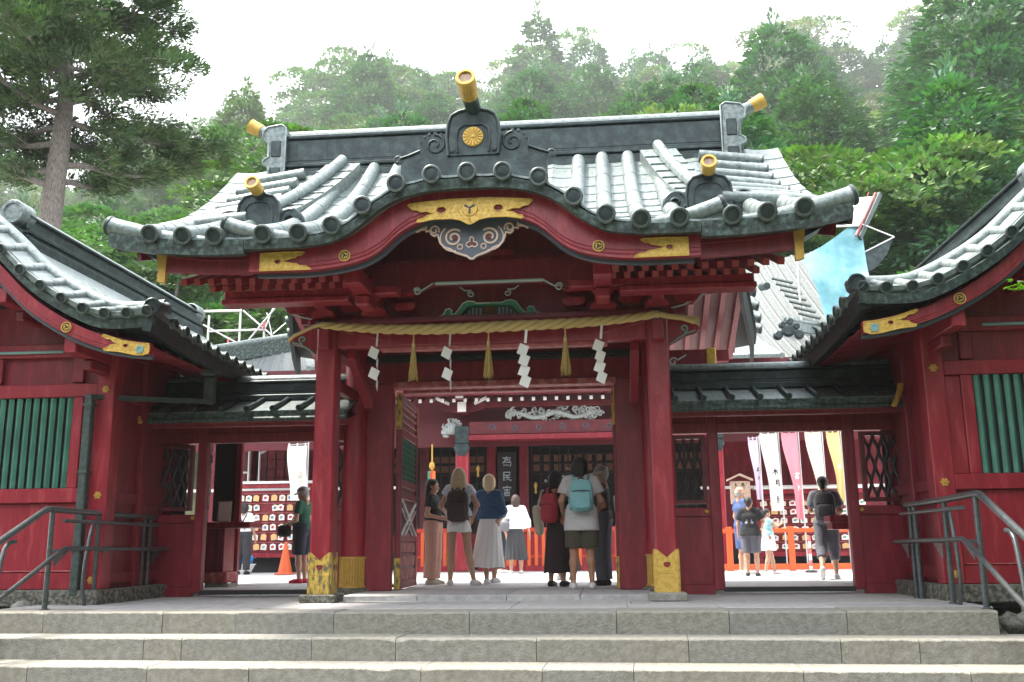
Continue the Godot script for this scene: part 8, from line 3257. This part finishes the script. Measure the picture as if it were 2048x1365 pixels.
	superellipsoid(st, V(0, 0, 0), V(0.13, 0.11, 0.06), 0.6, Basis.IDENTITY, 16)
	obj("body", st, M.c_bag, bag)
	st = S()
	tube(st, [V(-0.08, 0.06, 0.0), V(0.07, 0.40, 0.02), V(0.10, 0.40, -0.06), V(0.10, 0.06, -0.02)], 0.012, 6)
	obj("strap", st, M.c_bag, bag)
	person("person in navy top with a white face mask, beside the white blouse before the hall", V(-0.98, g, -10.3), PI * 0.5 + 0.3, 1.60, {"woman": true, "top": {"mat": M.c_navy, "hem": 0.94, "sleeve": 1.5}, "pants": {"mat": M.c_navy, "length": 1.9}, "hair": "bob"})
	var rb := person("person in dark clothes and long brown skirt with grey hat, right of the doorway's middle", V(0.62, g, -2.75), PI - 0.45, 1.62, {"woman": true, "top": {"mat": M.c_black, "hem": 0.97, "sleeve": 0.7}, "skirt": {"mat": M.c_plum, "hem": 0.20, "r": Vector2(0.20, 0.19), "pleats": 7, "depth": 0.05}, "hair": "bob", "cap": M.c_charcoal, "shoe": M.shoe_black, "arms": [[V(0.23, 1.13, 0.03), V(0.16, 1.08, 0.24)], [V(-0.22, 1.12, 0.03), V(-0.16, 1.02, 0.22)]]})
	backpack(rb, "red backpack on the person in the long brown skirt", M.c_red, M.black_paint, 0.44, 0.02, 0.13)
	bag = thing("tote_bag", "cream cloth tote bag beside the red backpack", "bag", V(0.34, 0.98, -2.95))
	st = S(true)
	superellipsoid(st, V(0, 0, 0), V(0.07, 0.22, 0.14), 0.55, Basis(Vector3.FORWARD, -0.12), 16)
	obj("body", st, M.c_cream, bag)
	st = S()
	tube(st, [V(0, 0.2, -0.05), V(0.05, 0.42, 0.0), V(0.0, 0.2, 0.05)], 0.012, 6)
	obj("strap", st, M.c_cream, bag)
	person("person in a long black dress, mostly hidden behind the red backpack", V(0.62, g, -5.4), PI + 0.2, 1.62, {"woman": true, "top": {"mat": M.c_black, "hem": 0.97, "sleeve": 1.4}, "skirt": {"mat": M.c_black, "hem": 0.16, "r": Vector2(0.26, 0.24), "pleats": 10, "depth": 0.05}, "hair": "shoulder"})
	var aq := person("person in light grey t-shirt and olive shorts seen from behind, nearest in the doorway", V(1.0, 0.062, -1.62), PI + 0.05, 1.70, {"top": {"mat": M.c_tee, "hem": 0.74, "sleeve": 0.66, "loose": 0.028}, "pants": {"mat": M.c_olive, "length": 0.92, "loose": 0.035, "flare": 1.2}, "skin": M.skin_tan, "hair": "bob", "arms": [[V(0.26, 1.13, -0.02), V(0.24, 0.98, 0.20)], [V(-0.26, 1.13, -0.02), V(-0.22, 0.98, 0.22)]], "turn": -0.3, "nod": 0.1, "legs": [[V(0.105, 0.49, 0.01), V(0.125, 0.085, -0.02)], [V(-0.105, 0.49, 0.01), V(-0.12, 0.085, -0.02)]]})
	backpack(aq, "light blue-green backpack on the person nearest in the doorway", M.c_aqua, M.c_navy, 0.42, -0.03, 0.15)
	person("person in grey cap, black t-shirt and grey trousers in profile, beside the right door leaf", V(1.26, g, -2.98), -PI / 2 - 0.25, 1.70, {"top": {"mat": M.c_black, "hem": 0.93, "sleeve": 0.6}, "pants": {"mat": M.c_grey, "length": 1.96, "loose": 0.04}, "cap": M.c_cap, "skin": M.skin_tan, "shoe": M.shoe_black, "hair_mat": M.hair_grey, "arms": [[V(0.25, 1.12, -0.10), V(0.18, 1.00, 0.10)], [V(-0.24, 1.10, 0.0), V(-0.16, 1.05, 0.22)]], "nod": 0.1})
	# right opening
	person("grey-haired person in blue polo shirt, leftmost in the right opening", V(3.92, g, -7.9), PI * 0.62, 1.66, {"top": {"mat": M.c_blue, "hem": 0.90, "sleeve": 0.6}, "pants": {"mat": M.c_blue, "length": 1.0, "loose": 0.03}, "hair": "bald", "hair_mat": M.hair_grey})
	person("child in black t-shirt with grey print and dark shorts, in the right opening", V(3.90, g, -6.75), PI - 0.25, 1.40, {"top": {"mat": M.c_black, "hem": 0.86, "sleeve": 0.7, "loose": 0.03}, "pants": {"mat": M.c_slate, "length": 0.98, "loose": 0.028}, "print": true, "shoulders": 0.95, "shoe": M.shoe_black, "turn": -0.2, "arms": [[V(0.26, 1.12, 0.02), V(0.28, 0.90, 0.1)], [V(-0.28, 1.16, 0.06), V(-0.24, 1.06, 0.26)]]})
	person("small child in white and light blue dress raising both hands, in the right opening", V(4.34, g, -7.6), PI * 0.5 + 0.2, 1.22, {"woman": true, "top": {"mat": M.c_sky, "hem": 1.02, "sleeve": 0.4}, "skirt": {"mat": M.c_white, "waist": 1.12, "hem": 0.62, "r": Vector2(0.21, 0.20), "pleats": 9, "depth": 0.05}, "hair": "tail", "arms": [[V(0.21, 1.22, 0.16), V(0.10, 1.30, 0.34)], [V(-0.21, 1.22, 0.16), V(-0.10, 1.30, 0.34)]], "legs": [[V(0.10, 0.49, 0.10), V(0.10, 0.085, 0.16)], [V(-0.10, 0.49, -0.06), V(-0.10, 0.085, -0.16)]], "curl": 1})
	var bm := person("person in grey-blue shirt and cropped trousers walking away, in the right opening", V(4.88, g, -5.1), PI - 0.2, 1.64, {"top": {"mat": M.c_grey, "hem": 0.90, "sleeve": 0.75, "loose": 0.028}, "pants": {"mat": M.c_slate, "length": 1.45, "loose": 0.028}, "hair": "short", "skin": M.skin, "turn": -0.35, "legs": [[V(0.10, 0.50, -0.05), V(0.11, 0.17, -0.34)], [V(-0.10, 0.50, 0.10), V(-0.11, 0.085, 0.04)]], "feet": [V(0.05, -0.85, 0.5), V(-0.2, 0, 1)], "soles": [V(0, 0.5, 0.85), V(0, 1, 0)], "arms": [[V(0.24, 1.13, 0.05), V(0.16, 1.10, 0.26)], [V(-0.25, 1.12, -0.03), V(-0.20, 0.95, 0.18)]]})
	backpack(bm, "slouching grey backpack on the person walking away in the right opening", M.c_pack, M.black_paint, 0.48, -0.02, 0.17)

func build_all() -> void:
	var t := Time.get_ticks_msec()
	gate()
	wings()
	pavilions()
	rope()
	handrails()
	print("front ", Time.get_ticks_msec() - t); t = Time.get_ticks_msec()
	behind()
	courtyard()
	print("court ", Time.get_ticks_msec() - t); t = Time.get_ticks_msec()
	forest()
	print("forest ", Time.get_ticks_msec() - t); t = Time.get_ticks_msec()
	people()
	print("people ", Time.get_ticks_msec() - t)
